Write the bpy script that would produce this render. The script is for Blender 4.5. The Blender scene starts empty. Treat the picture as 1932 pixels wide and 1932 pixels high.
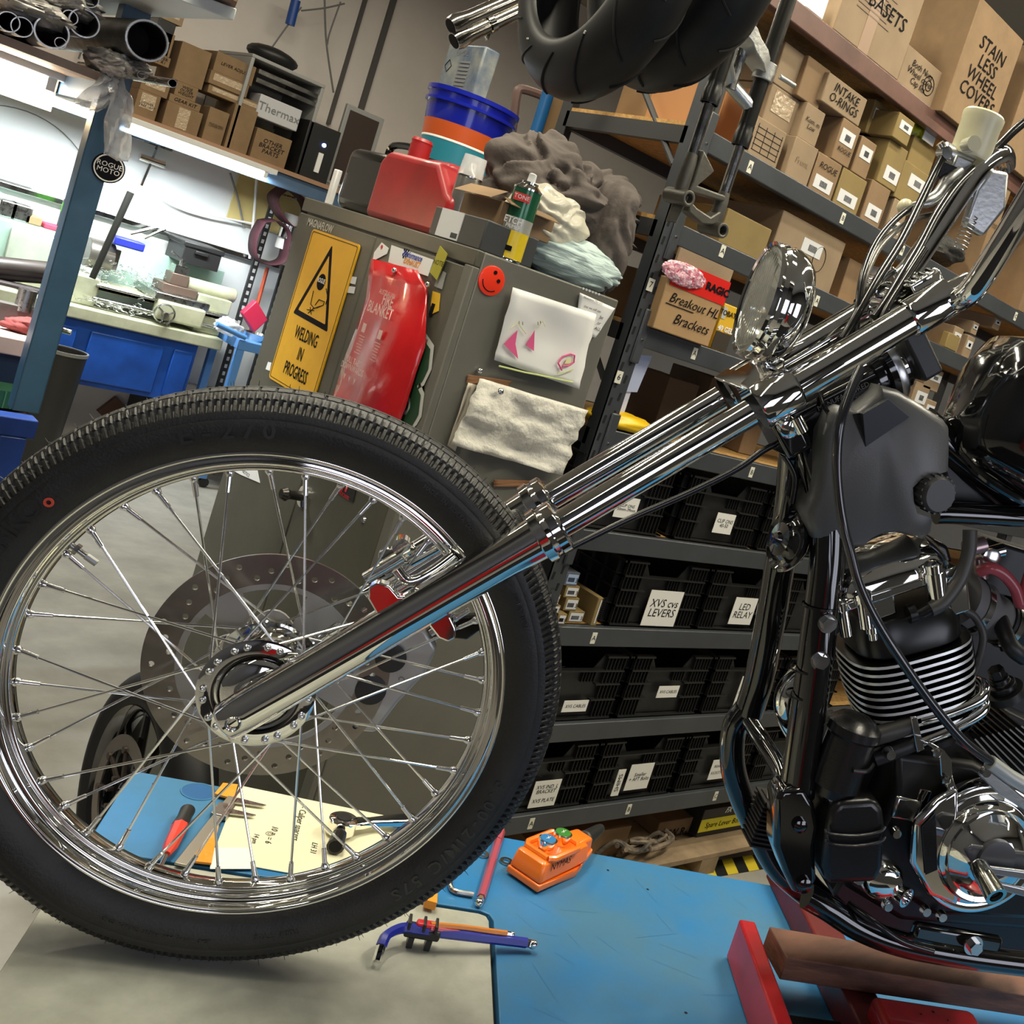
import bpy, bmesh, math, random
from mathutils import Vector as V, Matrix, Euler
random.seed(7)
SC=bpy.context.scene; COL=SC.collection
PI=math.pi
# ---------------- camera (solved from the photograph's vanishing points; the photo is an off-centre crop) -------------
FPX,CX,CY,PIT,ROL,YAW,EYE=1961.27,1384.65,852.36,.0797,-.3265,.7183,1.75
_cp,_sp,_cr,_sr,_cy,_sy=math.cos(PIT),math.sin(PIT),math.cos(ROL),math.sin(ROL),math.cos(YAW),math.sin(YAW)
_r0=V((_sy,-_cy,0)); _f0=V((_cy,_sy,0)); _u0=V((0,0,1))
FW=_cp*_f0-_sp*_u0; _up=_sp*_f0+_cp*_u0
RT=_cr*_r0-_sr*_up; UP=_sr*_r0+_cr*_up
EYEP=V((0,0,EYE))
cd=bpy.data.cameras.new('camera'); cam=bpy.data.objects.new('camera',cd); COL.objects.link(cam)
cam.matrix_world=Matrix.Translation(EYEP)@Matrix((RT,UP,-FW)).transposed().to_4x4()
cd.sensor_width=36; cd.sensor_fit='HORIZONTAL'; cd.lens=FPX/1932*36
cd.shift_x=(966-CX)/1932; cd.shift_y=(CY-966)/1932; cd.clip_start=.02; cd.clip_end=60
SC.camera=cam
SC.view_settings.view_transform='Standard'; SC.view_settings.look='None'; SC.view_settings.gamma=1
SC.view_settings.exposure=0.0; SC.view_settings.use_curve_mapping=False
# ---------------- world and lights -------------
w=bpy.data.worlds.new('world'); SC.world=w; w.use_nodes=True
w.node_tree.nodes['Background'].inputs[0].default_value=(.75,.8,.9,1); w.node_tree.nodes['Background'].inputs[1].default_value=.012
def area(name,loc,size,power,col,rot=(0,0,0)):
    l=bpy.data.lights.new(name,'AREA'); l.shape='RECTANGLE'; l.size,l.size_y=size; l.energy=power; l.color=col
    o=bpy.data.objects.new(name,l); COL.objects.link(o); o.location=loc; o.rotation_euler=rot; return o
WARM=(1,.93,.74); COOL=(.90,.97,1)
CEIL=4.0
# ceiling battens: (x,y,rotz,power)
BATTENS=[(.9,1.75,.42,80,WARM),(2.2,.55,.42,66,WARM),(.35,3.3,.75,34,WARM),(3.6,-.6,.42,24,WARM),(3.5,1.4,0,32,WARM),(-1.2,1.0,.42,16,WARM),(2.2,4.9,0,40,WARM),(-1,4.6,0,18,WARM)]
for i,(x,y,rz,p,c) in enumerate(BATTENS):
    area('batten_light',(x,y,CEIL-.42),(2.2,.09),p,c,(0,0,rz))
# ---------------- pixel -> world helpers (photo pixels, 1932 frame) -------------
def ray(x,y): return FW+RT*((x-CX)/FPX)-UP*((y-CY)/FPX)
def hit(x,y,n,p0):
    d=ray(x,y); return EYEP+d*((V(p0)-EYEP).dot(n)/d.dot(n))
def onY(x,y,c): return hit(x,y,V((0,1,0)),(0,c,0))
def onX(x,y,c): return hit(x,y,V((1,0,0)),(c,0,0))
def onZ(x,y,c): return hit(x,y,V((0,0,1)),(0,0,c))
_a=-.2985
NV=-(math.sin(_a)*_r0+math.cos(_a)*_f0)      # bike lateral axis, towards the camera
TV=math.cos(_a)*_r0-math.sin(_a)*_f0         # bike rearward axis
BO=EYEP+ray(486.03,1303.27)*1.1992-NV*.027   # front wheel centre
ZT=BO.z-.350                                  # lift table top
def W(a,k,z): return BO+TV*a+NV*k+V((0,0,z))
def K(x,y,k): return hit(x,y,NV,BO+NV*k)
def crop(x0,y0,s): return lambda x,y:(x0+x/s,y0+y/s)
c1=crop(0,0,2.972); c2=crop(640,0,2.972); c3=crop(1282,0,2.972); c4=crop(1000,500,3.864); c5=crop(950,950,3.513)
c6=crop(400,400,3.22); c7=crop(1332,1400,3.22); c8=crop(800,1400,3.22); c9=crop(0,1400,2.415); cA=crop(780,420,3.715)
cB=crop(480,350,4.83); c10=crop(1432,600,3.864); c11=crop(1382,1050,3.513); c12=crop(1000,100,3.864); c13=crop(840,0,2.76)
cC=crop(0,250,6.0375); cD=crop(0,560,5.367); cE=crop(0,0,4.293); c14=crop(700,850,3.865); c15=crop(350,880,3.864)
c16=crop(200,950,2.972); c17=crop(1600,180,4.39); c18=crop(1500,560,4.472); c19=crop(1650,1000,4.293); c20=crop(0,500,3.864)
# ---------------- materials -------------
MT={}
def mat(name,col=(.5,.5,.5),rough=.5,metal=0,var=0,vs=20,bump=0,bs=60,coat=0,trans=0,emit=None,es=0,alpha=1,col2=None,spec=.5,aniso=None,rv=0,stretch=None):
    if name in MT: return MT[name]
    m=bpy.data.materials.new(name); m.use_nodes=True; nt=m.node_tree; b=nt.nodes['Principled BSDF']; L=nt.links
    c=tuple(col)+(1,) if len(col)==3 else col
    b.inputs['Base Color'].default_value=c; b.inputs['Roughness'].default_value=rough; b.inputs['Metallic'].default_value=metal
    b.inputs['Coat Weight'].default_value=coat; b.inputs['Coat Roughness'].default_value=.06
    b.inputs['Transmission Weight'].default_value=trans; b.inputs['Alpha'].default_value=alpha
    b.inputs['Specular IOR Level'].default_value=spec
    if emit: b.inputs['Emission Color'].default_value=tuple(emit)+(1,); b.inputs['Emission Strength'].default_value=es
    if var or bump or rv or col2:
        tc=nt.nodes.new('ShaderNodeTexCoord'); src=tc.outputs['Object']
        if stretch:
            mp=nt.nodes.new('ShaderNodeMapping'); mp.inputs['Scale'].default_value=stretch; L.new(src,mp.inputs[0]); src=mp.outputs[0]
        n=nt.nodes.new('ShaderNodeTexNoise'); n.inputs['Scale'].default_value=vs; n.inputs['Detail'].default_value=6; n.inputs['Roughness'].default_value=.62; L.new(src,n.inputs['Vector'])
        if var or col2:
            mx=nt.nodes.new('ShaderNodeMix'); mx.data_type='RGBA'
            r=nt.nodes.new('ShaderNodeMapRange'); r.inputs[1].default_value=.35; r.inputs[2].default_value=.65; L.new(n.outputs[0],r.inputs[0]); L.new(r.outputs[0],mx.inputs[0])
            c2_=tuple(col2)+(1,) if col2 else tuple(max(0,v*(1-var)) for v in c[:3])+(1,)
            c1_=c if col2 else tuple(min(1,v*(1+var)) for v in c[:3])+(1,)
            mx.inputs[6].default_value=c1_; mx.inputs[7].default_value=c2_; L.new(mx.outputs[2],b.inputs['Base Color'])
        if rv:
            r2=nt.nodes.new('ShaderNodeMapRange'); r2.inputs[1].default_value=.3; r2.inputs[2].default_value=.7; r2.inputs[3].default_value=max(0,rough-rv); r2.inputs[4].default_value=rough+rv
            L.new(n.outputs[0],r2.inputs[0]); L.new(r2.outputs[0],b.inputs['Roughness'])
        if bump:
            n2=nt.nodes.new('ShaderNodeTexNoise'); n2.inputs['Scale'].default_value=bs; n2.inputs['Detail'].default_value=4; L.new(src,n2.inputs['Vector'])
            bp=nt.nodes.new('ShaderNodeBump'); bp.inputs['Strength'].default_value=bump; bp.inputs['Distance'].default_value=.01; L.new(n2.outputs[0],bp.inputs['Height']); L.new(bp.outputs[0],b.inputs['Normal'])
    MT[name]=m; return m
chrome=mat('chrome',(.86,.86,.84),.045,1); chrome_d=mat('chrome_dull',(.62,.62,.60),.16,1,rv=.06,vs=30)
alu=mat('cast_aluminium',(.55,.56,.55),.34,1,bump=.04,bs=150); steel=mat('steel',(.42,.42,.40),.3,1,rv=.1,vs=40)
spokem=mat('spoke_chrome',(.85,.85,.85),.2,1)
discm=mat('disc_steel',(.26,.24,.215),.30,1,var=.25,vs=6,stretch=(1,1,1)); discc=mat('disc_carrier',(.36,.35,.335),.42,.4)
rubber=mat('tyre_rubber',(.011,.011,.0105),.5,0,var=.3,vs=30,bump=.12,bs=300); rubber_l=mat('sidewall_lettering_rubber',(.022,.022,.021),.3)
blackg=mat('gloss_black_paint',(.006,.006,.006),.09,0,coat=1); blacks=mat('satin_black',(.010,.010,.010),.26,0,bump=.05,bs=400)
blackm=mat('matt_black_plastic',(.014,.014,.014),.45,0); cowlm=mat('grey_cowl_plastic',(.095,.095,.092),.36,0,bump=.06,bs=500)
cablem=mat('cable_black',(.008,.008,.008),.22); hosem=mat('hose_rubber',(.05,.047,.042),.45); pinkm=mat('pink_hose',(.55,.10,.12),.25,trans=.3)
whitep=mat('paper_white',(.80,.79,.76),.7); labelw=mat('label_white',(.62,.62,.62),.55); ink=mat('ink_black',(.006,.006,.008),.8,spec=.1); inkg=mat('ink_grey',(.18,.18,.18),.6)
card=mat('cardboard',(.22,.138,.070),.82,0,var=.10,vs=9,bump=.04,bs=120); card2=mat('cardboard_pale',(.265,.187,.112),.82,0,var=.10,vs=8); card3=mat('cardboard_yellow',(.22,.153,.052),.8,0,var=.08,vs=9); cardd=mat('cardboard_inside',(.20,.12,.06),.85)
tapem=mat('shiny_clear_tape',(.48,.37,.25),.12,0,bump=.9,bs=60,coat=1)
rackm=mat('rack_grey_steel',(.044,.048,.054),.42,.0,var=.15,vs=6,coat=.15); rackd=mat('rack_dark_steel',(.03,.031,.032),.5,0)
chip=mat('chipboard',(.42,.24,.075),.8,0,var=.25,vs=60,bump=.2,bs=150)
crate=mat('crate_black',(.012,.0118,.0112),.42,0,var=.3,vs=12)
cabm=mat('cabinet_olive_grey',(.078,.074,.054),.45,0,var=.12,vs=5,bump=.03,bs=90); cabs=mat('cabinet_side_grey',(.135,.13,.108),.42,0,var=.08,vs=5)
blueb=mat('table_blue',(.022,.19,.47),.42,0,col2=(.045,.165,.29),vs=4,rv=.14,bump=.02,bs=40); greyp=mat('plate_grey_green',(.46,.465,.40),.5,0,col2=(.33,.335,.28),vs=11,rv=.1)
redm=mat('jack_red',(.42,.012,.018),.35,0,var=.2,vs=12,coat=.3); woodm=mat('plank_wood',(.20,.085,.050),.6,0,col2=(.075,.032,.021),vs=14,stretch=(.35,1,3),bump=.2,bs=30)
black_gap=mat('rubber_gap',(.004,.004,.004),.7)
# ---------------- mesh builder -------------
def basis(z):
    z=V(z).normalized(); x=V((0,0,1)).cross(z)
    if x.length<1e-4: x=V((1,0,0))
    x.normalize(); return x,z.cross(x),z
class G:
    def __init__(s): s.v=[]; s.f=[]; s.mi=[]; s.cur=0
    def add(s,vs,fs):
        o=len(s.v); s.v+=[V(p) for p in vs]; s.f+=[tuple(i+o for i in f) for f in fs]; s.mi+=[s.cur]*len(fs)
    def box(s,p0,p1):
        x0,y0,z0=p0; x1,y1,z1=p1
        s.add([(x0,y0,z0),(x1,y0,z0),(x1,y1,z0),(x0,y1,z0),(x0,y0,z1),(x1,y0,z1),(x1,y1,z1),(x0,y1,z1)],[(0,3,2,1),(4,5,6,7),(0,1,5,4),(1,2,6,5),(2,3,7,6),(3,0,4,7)]); return s
    def obox(s,c,X,Y,Z):   # centre and half-axis vectors
        c,X,Y,Z=V(c),V(X),V(Y),V(Z)
        s.add([c-X-Y-Z,c+X-Y-Z,c+X+Y-Z,c-X+Y-Z,c-X-Y+Z,c+X-Y+Z,c+X+Y+Z,c-X+Y+Z],[(0,3,2,1),(4,5,6,7),(0,1,5,4),(1,2,6,5),(2,3,7,6),(3,0,4,7)]); return s
    def quad(s,a,b,c,d): s.add([a,b,c,d],[(0,1,2,3)]); return s
    def prism(s,pts,ext):  # polygon + extrusion vector
        n=len(pts); e=V(ext); s.add([V(p) for p in pts]+[V(p)+e for p in pts],[tuple(range(n))[::-1],tuple(range(n,2*n))]+[(i,(i+1)%n,n+(i+1)%n,n+i) for i in range(n)]); return s
    def rings(s,R,closed_u=True,cap=True,loop=False):  # list of rings with equal counts
        n=len(R[0]); vs=[p for r in R for p in r]; fs=[]; m=len(R)
        for j in range(m if loop else m-1):
            for i in range(n if closed_u else n-1):
                a=j*n+i; b=j*n+(i+1)%n; c=((j+1)%m)*n+(i+1)%n; d=((j+1)%m)*n+i; fs.append((a,b,c,d))
        if cap and closed_u and not loop: fs+= [tuple(range(n))[::-1],tuple((m-1)*n+i for i in range(n))]
        s.add(vs,fs); return s
    def cyl(s,p0,p1,r0,r1=None,n=20,cap=True):
        r1=r0 if r1 is None else r1; p0,p1=V(p0),V(p1); x,y,z=basis(p1-p0)
        s.rings([[p+(x*math.cos(2*PI*i/n)+y*math.sin(2*PI*i/n))*r for i in range(n)] for p,r in ((p0,r0),(p1,r1))],cap=cap); return s
    def lathe(s,prof,o,ax,n=48,cap=True,loop=False):   # prof = [(along axis, radius)]
        o=V(o); x,y,z=basis(ax)
        s.rings([[o+z*h+(x*math.cos(2*PI*i/n)+y*math.sin(2*PI*i/n))*r for i in range(n)] for h,r in prof],cap=cap,loop=loop); return s
    def tube(s,pts,r,n=12,cap=True):
        pts=[V(p) for p in pts]; rs=r if isinstance(r,(list,tuple)) else [r]*len(pts); R=[]; xp=None
        for i,p in enumerate(pts):
            d=(pts[min(i+1,len(pts)-1)]-pts[max(i-1,0)]).normalized()
            if xp is None: x,y,_=basis(d)
            else:
                x=(xp-d*xp.dot(d)); 
                if x.length<1e-6: x,_,_=basis(d)
                x.normalize(); y=d.cross(x)
            xp=x; R.append([p+(x*math.cos(2*PI*k/n)+y*math.sin(2*PI*k/n))*rs[i] for k in range(n)])
        s.rings(R,cap=cap); return s
    def blob(s,c,r,n=14,m=9):  # ellipsoid, r = vector radii
        c=V(c); R=[]
        for j in range(1,m):
            t=PI*j/m; R.append([c+V((r[0]*math.sin(t)*math.cos(2*PI*i/n),r[1]*math.sin(t)*math.sin(2*PI*i/n),r[2]*math.cos(t))) for i in range(n)])
        s.rings(R); return s
    def build(s,name,mats,parent=None,bevel=0,smooth=40,seg=2,noise=0,solid=0):
        me=bpy.data.meshes.new(name); po=parent['_o'] if parent is not None and '_o' in parent else (0,0,0)
        po=V(po); me.from_pydata([tuple(p-po) for p in s.v],[],s.f)
        mats=mats if isinstance(mats,(list,tuple)) else [mats]
        for m in mats: me.materials.append(m)
        for p,i in zip(me.polygons,s.mi): p.material_index=i
        bm=bmesh.new(); bm.from_mesh(me); bmesh.ops.recalc_face_normals(bm,faces=bm.faces)
        bm.to_mesh(me); bm.free(); me.update()
        if smooth: me.shade_smooth(); me.set_sharp_from_angle(angle=math.radians(smooth))
        o=bpy.data.objects.new(name,me); COL.objects.link(o)
        if parent is not None:
            o.parent=parent; o['_o']=tuple(po)
        if solid:
            md=o.modifiers.new('thick','SOLIDIFY'); md.thickness=solid; md.offset=0
        if bevel:
            b=o.modifiers.new('bevel','BEVEL'); b.width=bevel; b.segments=seg; b.limit_method='ANGLE'; b.angle_limit=math.radians(35)
        return o
def spline(pts,n=8):
    P=[V(p) for p in pts]; out=[]
    for i in range(len(P)-1):
        p0=P[max(i-1,0)];p1=P[i];p2=P[i+1];p3=P[min(i+2,len(P)-1)]
        for k in range(n):
            t=k/n; out.append(.5*((2*p1)+(p2-p0)*t+(2*p0-5*p1+4*p2-p3)*t*t+(3*p1-p0-3*p2+p3)*t**3))
    out.append(P[-1]); return out
def tag(o,label,cat,group=None):
    o['label']=label; o['category']=cat
    if group: o['group']=group
    return o
def thing(name,label,cat,loc=(0,0,0),group=None):
    o=bpy.data.objects.new(name,None); COL.objects.link(o); o.location=loc; o['_o']=tuple(loc); o.empty_display_size=.05
    return tag(o,label,cat,group)
def partE(name,parent,loc=None):
    o=bpy.data.objects.new(name,None); COL.objects.link(o); o.parent=parent; o.empty_display_size=.03
    o['_o']=parent['_o']; return o
def struct(o): o['kind']='structure'; return o
# text as flat mesh
def text(s_,origin,right,up,h,m,parent,name='lettering',ext=.0004,align='CENTER',shear=0,sx=1,space=1,bold=0,norm=None,mw=None):
    cu=bpy.data.curves.new('t','FONT'); cu.body=s_; cu.size=1; cu.align_x=align; cu.align_y='CENTER'; cu.resolution_u=2; cu.shear=shear; cu.space_character=space; cu.space_line=.85; cu.offset=bold
    o=bpy.data.objects.new('t',cu); COL.objects.link(o); bpy.context.view_layer.update()
    me=bpy.data.meshes.new_from_object(o.evaluated_get(bpy.context.evaluated_depsgraph_get()))
    bpy.data.objects.remove(o); bpy.data.curves.remove(cu)
    right=V(right).normalized(); up=V(up); up=(up-right*up.dot(right)).normalized(); nn=right.cross(up)
    po=V(parent['_o']) if parent is not None and '_o' in parent else V((0,0,0)); o0=V(origin)+nn*ext*(1.0 if ext else 0)
    sc=h*1.35
    if mw:
        xs=[v.co.x for v in me.vertices] or [0]; wd=(max(xs)-min(xs))*sc*sx
        if wd>mw: sc*=mw/wd
    for v in me.vertices:
        c=v.co; v.co=o0+right*(c.x*sc*sx)+up*(c.y*sc)-po
    me.materials.append(m); me.name=name
    ob=bpy.data.objects.new(name,me); COL.objects.link(ob)
    if parent is not None: ob.parent=parent; ob['_o']=tuple(po)
    return ob
def plate(outline,holes,o,x,y,th,name,m,parent,bevel=0):   # flat plate with real holes, 2D outline in metres
    cu=bpy.data.curves.new('p','CURVE'); cu.dimensions='2D'; cu.fill_mode='BOTH'; cu.extrude=th/2; cu.bevel_depth=bevel; cu.bevel_resolution=1
    for pts in [outline]+holes:
        sp=cu.splines.new('POLY'); sp.points.add(len(pts)-1); sp.use_cyclic_u=True
        for i,(a,b) in enumerate(pts): sp.points[i].co=(a,b,0,1)
    ob=bpy.data.objects.new('p',cu); COL.objects.link(ob); bpy.context.view_layer.update()
    me=bpy.data.meshes.new_from_object(ob.evaluated_get(bpy.context.evaluated_depsgraph_get())); bpy.data.objects.remove(ob); bpy.data.curves.remove(cu)
    x=V(x).normalized(); y=V(y).normalized(); z=x.cross(y); po=V(parent['_o']) if parent is not None else V((0,0,0)); o=V(o)
    for v in me.vertices: c=v.co; v.co=o+x*c.x+y*c.y+z*c.z-po
    me.materials.clear(); me.materials.append(m); me.name=name; ob=bpy.data.objects.new(name,me); COL.objects.link(ob)
    if parent is not None: ob.parent=parent; ob['_o']=tuple(po)
    me.shade_smooth(); me.set_sharp_from_angle(angle=math.radians(35)); return ob
def circ(cx,cy,r,n=16,ph=0): return [(cx+r*math.cos(2*PI*i/n+ph),cy+r*math.sin(2*PI*i/n+ph)) for i in range(n)]
def dup(root,delta,label=None,group=None):
    def cp(o,par):
        c=o.copy(); COL.objects.link(c); c.parent=par
        for ch in list(o.children): cp(ch,c)
        return c
    r=cp(root,None); r.location=V(root.location)+V(delta)
    if label: r['label']=label
    if group: r['group']=group
    return r
# =============== SETTING ===============
XR,YB,XL,YF=6.4,7.1,-2.6,-2.6
floorm=mat('concrete_floor',(.36,.345,.30),.62,0,col2=(.26,.25,.22),vs=3.2,bump=.03,bs=30,rv=.1)
wallm=mat('wall_paint',(.78,.72,.67),.8,0,var=.05,vs=2); wallw=mat('backboard_white',(.80,.83,.82),.45,0,var=.03,vs=3)
struct(G().box((XL,YF,-.1),(XR,YB,0)).build('floor',floorm))
struct(G().box((XL,YB,0),(XR,YB+.1,CEIL)).build('wall_back',wallm))
struct(G().box((XR,YF,0),(XR+.1,YB,CEIL)).build('wall_right',mat('wall_grey',(.25,.25,.26),.8)))
struct(G().box((XL-.1,YF,0),(XL,YB,CEIL)).build('wall_left',mat('wall_grey2',(.07,.07,.075),.8)))
struct(G().box((XL,YF-.1,0),(XR,YF,CEIL)).build('wall_front',mat('wall_dark',(.05,.05,.055),.8)))
struct(G().box((XL,YF,CEIL),(XR,YB,CEIL+.1)).build('ceiling',mat('ceiling_paint',(.36,.34,.29),.85)))
# wall trims: dark vertical conduit strips
for n_i,(xa,ya,xb,yb,wd) in enumerate([(742,0,708,195,.017),(657,105,636,180,.010)]):
    p=onY(xa,ya,YB-.01);q=onY(xb,yb,YB-.01)
    struct(G().box((p.x-wd,YB-.03,q.z-.2),(p.x+wd,YB,CEIL)).build('trim_%d'%(n_i+1),mat('conduit',(.10,.095,.09),.6)))
# ceiling battens (housings of the lamps set at the top)
battm=mat('batten_white',(.7,.7,.68),.4)
for i,(x,y,rz,p,c) in enumerate(BATTENS):
    t=thing('ceiling_light',['fluorescent ceiling batten over the front wheel and cabinet','fluorescent ceiling batten over the engine','fluorescent ceiling batten left of the grey cabinet','fluorescent ceiling batten at the right behind the bike','fluorescent ceiling batten over the steel rack','fluorescent ceiling batten at the near left side','fluorescent ceiling batten near the lathe bench','fluorescent ceiling batten by the left wall'][i],'lamp',(x,y,CEIL-.4))
    R=Matrix.Rotation(rz,3,'Z'); X=R@V((1,0,0)); Y=R@V((0,1,0)); o=V((x,y,CEIL-.37))
    G().obox(o,X*1.15,Y*.055,V((0,0,.03))).build('housing',battm,t,bevel=.01)
    g=G()
    for s in (-.9,.9): g.cyl(o+X*s,V((o.x,o.y,CEIL))+X*s,.004,n=6)
    g.build('suspension_rod',steel,t)
# daylight window added behind the photographer, unseen, for pale bands in the chrome
for i,(xa,xb) in enumerate(((-2.2,-.5),(.6,2.3))):
    fr=struct(G().box((xa-.05,YF-.02,1.15),(xb+.05,YF+.03,1.2)).box((xa-.05,YF-.02,2.5),(xb+.05,YF+.03,2.55)).box((xa-.05,YF-.02,1.2),(xa,YF+.03,2.5)).box((xb,YF-.02,1.2),(xb+.05,YF+.03,2.5)).box(((xa+xb)/2-.02,YF-.01,1.2),((xa+xb)/2+.02,YF+.025,2.5)).build('window_%d'%(i+1),mat('window_frame',(.3,.3,.3),.5)))
    g=G().box((xa,YF+.0,1.2),(xb,YF+.012,2.5)); g.build('pane',mat('added_glow_pane',(.8,.85,.95),.3,emit=(.78,.82,1),es=3.2),fr)
t=thing('added_tool_chest','added red tool chest behind the photographer, unseen, for red reflections','tool chest',(-1.2,-1.9,0))  # chest added out of view to put red lines in the chrome
G().box((-1.45,-2.2,.12),(-.85,-1.7,1.05)).build('body',mat('added_chest_red',(.5,.01,.012),.3,coat=.5),t,bevel=.01)
for k in range(6): G().box((-1.42,-1.70,.17+k*.145),(-.88,-1.685,.295+k*.145)).build('drawer',mat('added_chest_red',(.5,.01,.012),.3),t,bevel=.004)
G().box((-1.47,-2.22,1.05),(-.83,-1.68,1.07)).build('top_mat',blackm,t)
for x in (-1.36,-.94):
    for y in (-2.1,-1.8): G().cyl((x-.02,y,.06),(x+.02,y,.06),.06,n=16).build('caster',blackm,t)
P=[W(a,k,0) for a,k in ((-.9,.75),(2.4,.75),(2.4,2.6),(-.9,2.6))]  # unseen mat, added so the chrome has something dark to reflect
tag(G().prism([V((p.x,p.y,.0)) for p in P],(0,0,.012)).build('added_floor_mat',mat('added_mat_black',(.007,.007,.007),.8,spec=.2),bevel=.003),'added black floor mat beside the lift table, unseen, for dark reflections','mat')
# floor tape
g=G(); ta,tb=onZ(*c7(20,775),.002),onZ(*c7(395,715),.002); d=(tb-ta); L=d.length; d.normalize(); nn=V((-d.y,d.x,0))*.045
n=6
for i in range(-3,n+3):
    g.cur=0 if i%2 else 1
    a=ta+d*(L*i/n); b=ta+d*(L*(i+1)/n); sk=d*.05
    g.quad(a-nn,b-nn,b+nn+sk,a+nn+sk)
tag(g.build('floor_tape',[mat('tape_yellow',(.62,.48,.03),.5),blackm],smooth=0),'yellow and black hazard tape strip stuck on the concrete floor','tape')
# =============== LATHE CORNER ===============
YBN=6.5   # bench front plane
p=lambda x,y,c=YBN: onY(x,y,c)
bl_=p(*c20(575,330)); br_=p(*c20(1630,560)); zt=bl_.z+.02; zb=.46
bluec=mat('lathe_cabinet_blue',(.008,.065,.34),.4,0,var=.2,vs=6); cream=mat('lathe_cream_green',(.42,.43,.30),.45,0,var=.15,vs=10); mint=mat('mint_green_paint',(.38,.56,.47),.4,0,var=.08,vs=6)
x0,x1=bl_.x-1.15,br_.x
t=thing('lathe_bench','blue steel cabinet bench with cream tray top under the lathe','bench',((x0+x1)/2,YBN+.25,0))
G().box((x0,YBN,zt-.07),(x1,YBN+.54,zt)).build('tray_top',cream,t,bevel=.008)
G().box((x0+.02,YBN+.03,zb),(x1-.12,YBN+.54,zt-.07)).build('cabinet_body',bluec,t,bevel=.004)
for xa,xb in ((x0+.05,x0+.6),(p(*c20(530,420)).x-.28,p(*c20(610,500)).x-.03),(p(*c20(690,430)).x,p(*c20(1230,520)).x),(p(*c20(1290,580)).x,x1-.14)):
    if xb>xa: G().box((xa,YBN+.012,zb+.03),(xb,YBN+.03,zt-.12)).build('door_panel',bluec,t,bevel=.006)
for xa in (x0+.1,x1-.25): G().box((xa,YBN+.08,0),(xa+.1,YBN+.5,zb)).build('leg',mat('dark_foot',(.03,.03,.035),.6),t)
# swarf heap and offcuts underneath
g=G(); random.seed(3)
sc0=onZ(130,850,0)
for i in range(170):
    c=sc0+V((random.gauss(.15,.28),random.gauss(0,.12),random.random()*.05)); a=random.random()*6.3; r=random.uniform(.01,.03)
    g.tube([c+V((math.cos(a+k*1.3)*r,math.sin(a+k*1.3)*r,k*.008+.004)) for k in range(4)],.0016,n=4)
sw=g.build('metal_swarf',chrome_d,smooth=0); sw['kind']='stuff'; tag(sw,'heap of curly metal swarf on the floor under the lathe bench','swarf')
for i,(xx,yy,a,l,lab) in enumerate(((140,790,.9,.5,'brown timber offcut lying under the lathe bench'),)):
    c=onZ(xx,yy+40,0)+V((.25,.0,.16)); g=G(); g.obox(c,V((.22*math.cos(a),.0,-.22*math.sin(a)*.6)),V((0,.03,0)),V((.04,0,.055)))
    tag(g.build('timber_offcut',mat('offcut_brown',(.20,.10,.06),.7),bevel=.003),lab,'wood')
# lathe
lz=zt
def PL(cropf,x,y,dy=.12): return p(*cropf(x,y),YBN+dy)
t=thing('metal_lathe','cream and mint green metalworking lathe on the blue bench','lathe',(br_.x-.5,YBN+.3,lz))
hx0=PL(cC,330,1000).x-.28; hx1=PL(cC,755,1100).x
G().box((x0+.35,YBN+.13,lz),(hx1-.0,YBN+.5,PL(cC,500,1100).z)).build('headstock',mint,t,bevel=.015)
G().box((hx1-.24,YBN+.115,lz+.12),(hx1-.01,YBN+.13,PL(cC,500,1130).z-.02)).build('headstock_cover',mat('mint_grey',(.46,.52,.43),.5,0,var=.1,vs=10),t,bevel=.006)
pa=PL(c20,700,110); pb_=PL(c20,1640,330)
bedz0,bedz1=lz+.10,pa.z-.02
G().box((pa.x-.35,YBN+.10,lz),(pa.x+.02,YBN+.45,bedz1+.03)).build('bed_foot',cream,t,bevel=.008)
G().box((pb_.x-.16,YBN+.10,lz),(pb_.x+.0,YBN+.45,bedz0)).build('bed_foot',cream,t,bevel=.008)
g=G(); g.box((pa.x,YBN+.12,bedz0),(pb_.x,YBN+.17,bedz1)); g.box((pa.x,YBN+.36,bedz0),(pb_.x,YBN+.42,bedz1)); g.box((pa.x,YBN+.12,bedz0),(pb_.x,YBN+.42,bedz0+.03)); g.build('bed',cream,t,bevel=.004)
G().cyl((pa.x,YBN+.09,bedz1-.08),(pb_.x,YBN+.09,bedz1-.08),.012).build('lead_screw',steel,t)
G().cyl((pa.x,YBN+.09,bedz0+.03),(pb_.x,YBN+.09,bedz0+.03),.009).build('feed_rod',steel,t)
ca=PL(c20,1140,200); cb=PL(c20,1440,420)
G().box((ca.x,YBN+.03,lz+.03),(cb.x,YBN+.12,bedz1+.01)).build('apron',mat('lathe_cream',(.47,.47,.32),.45,0,var=.12,vs=10),t,bevel=.012)
G().box((ca.x-.02,YBN+.06,bedz1),(cb.x+.02,YBN+.46,bedz1+.05)).build('saddle',steel,t,bevel=.005)
g=G(); q=PL(c20,1270,120); g.box((q.x-.04,YBN+.16,bedz1+.05),(q.x+.16,YBN+.34,bedz1+.1)); g.box((q.x,YBN+.18,bedz1+.1),(q.x+.1,YBN+.3,bedz1+.17)); g.build('compound_slide',mat('slide_brown_steel',(.16,.11,.085),.45,.4),t,bevel=.004)
g=G(); g.box((q.x+.01,YBN+.19,bedz1+.17),(q.x+.09,YBN+.27,bedz1+.22)); g.cyl((q.x+.05,YBN+.23,bedz1+.22),(q.x+.05,YBN+.23,bedz1+.26),.012); g.cyl((q.x+.05,YBN+.23,bedz1+.25),(q.x-.04,YBN+.17,bedz1+.29),.006); g.build('tool_post',steel,t)
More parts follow.
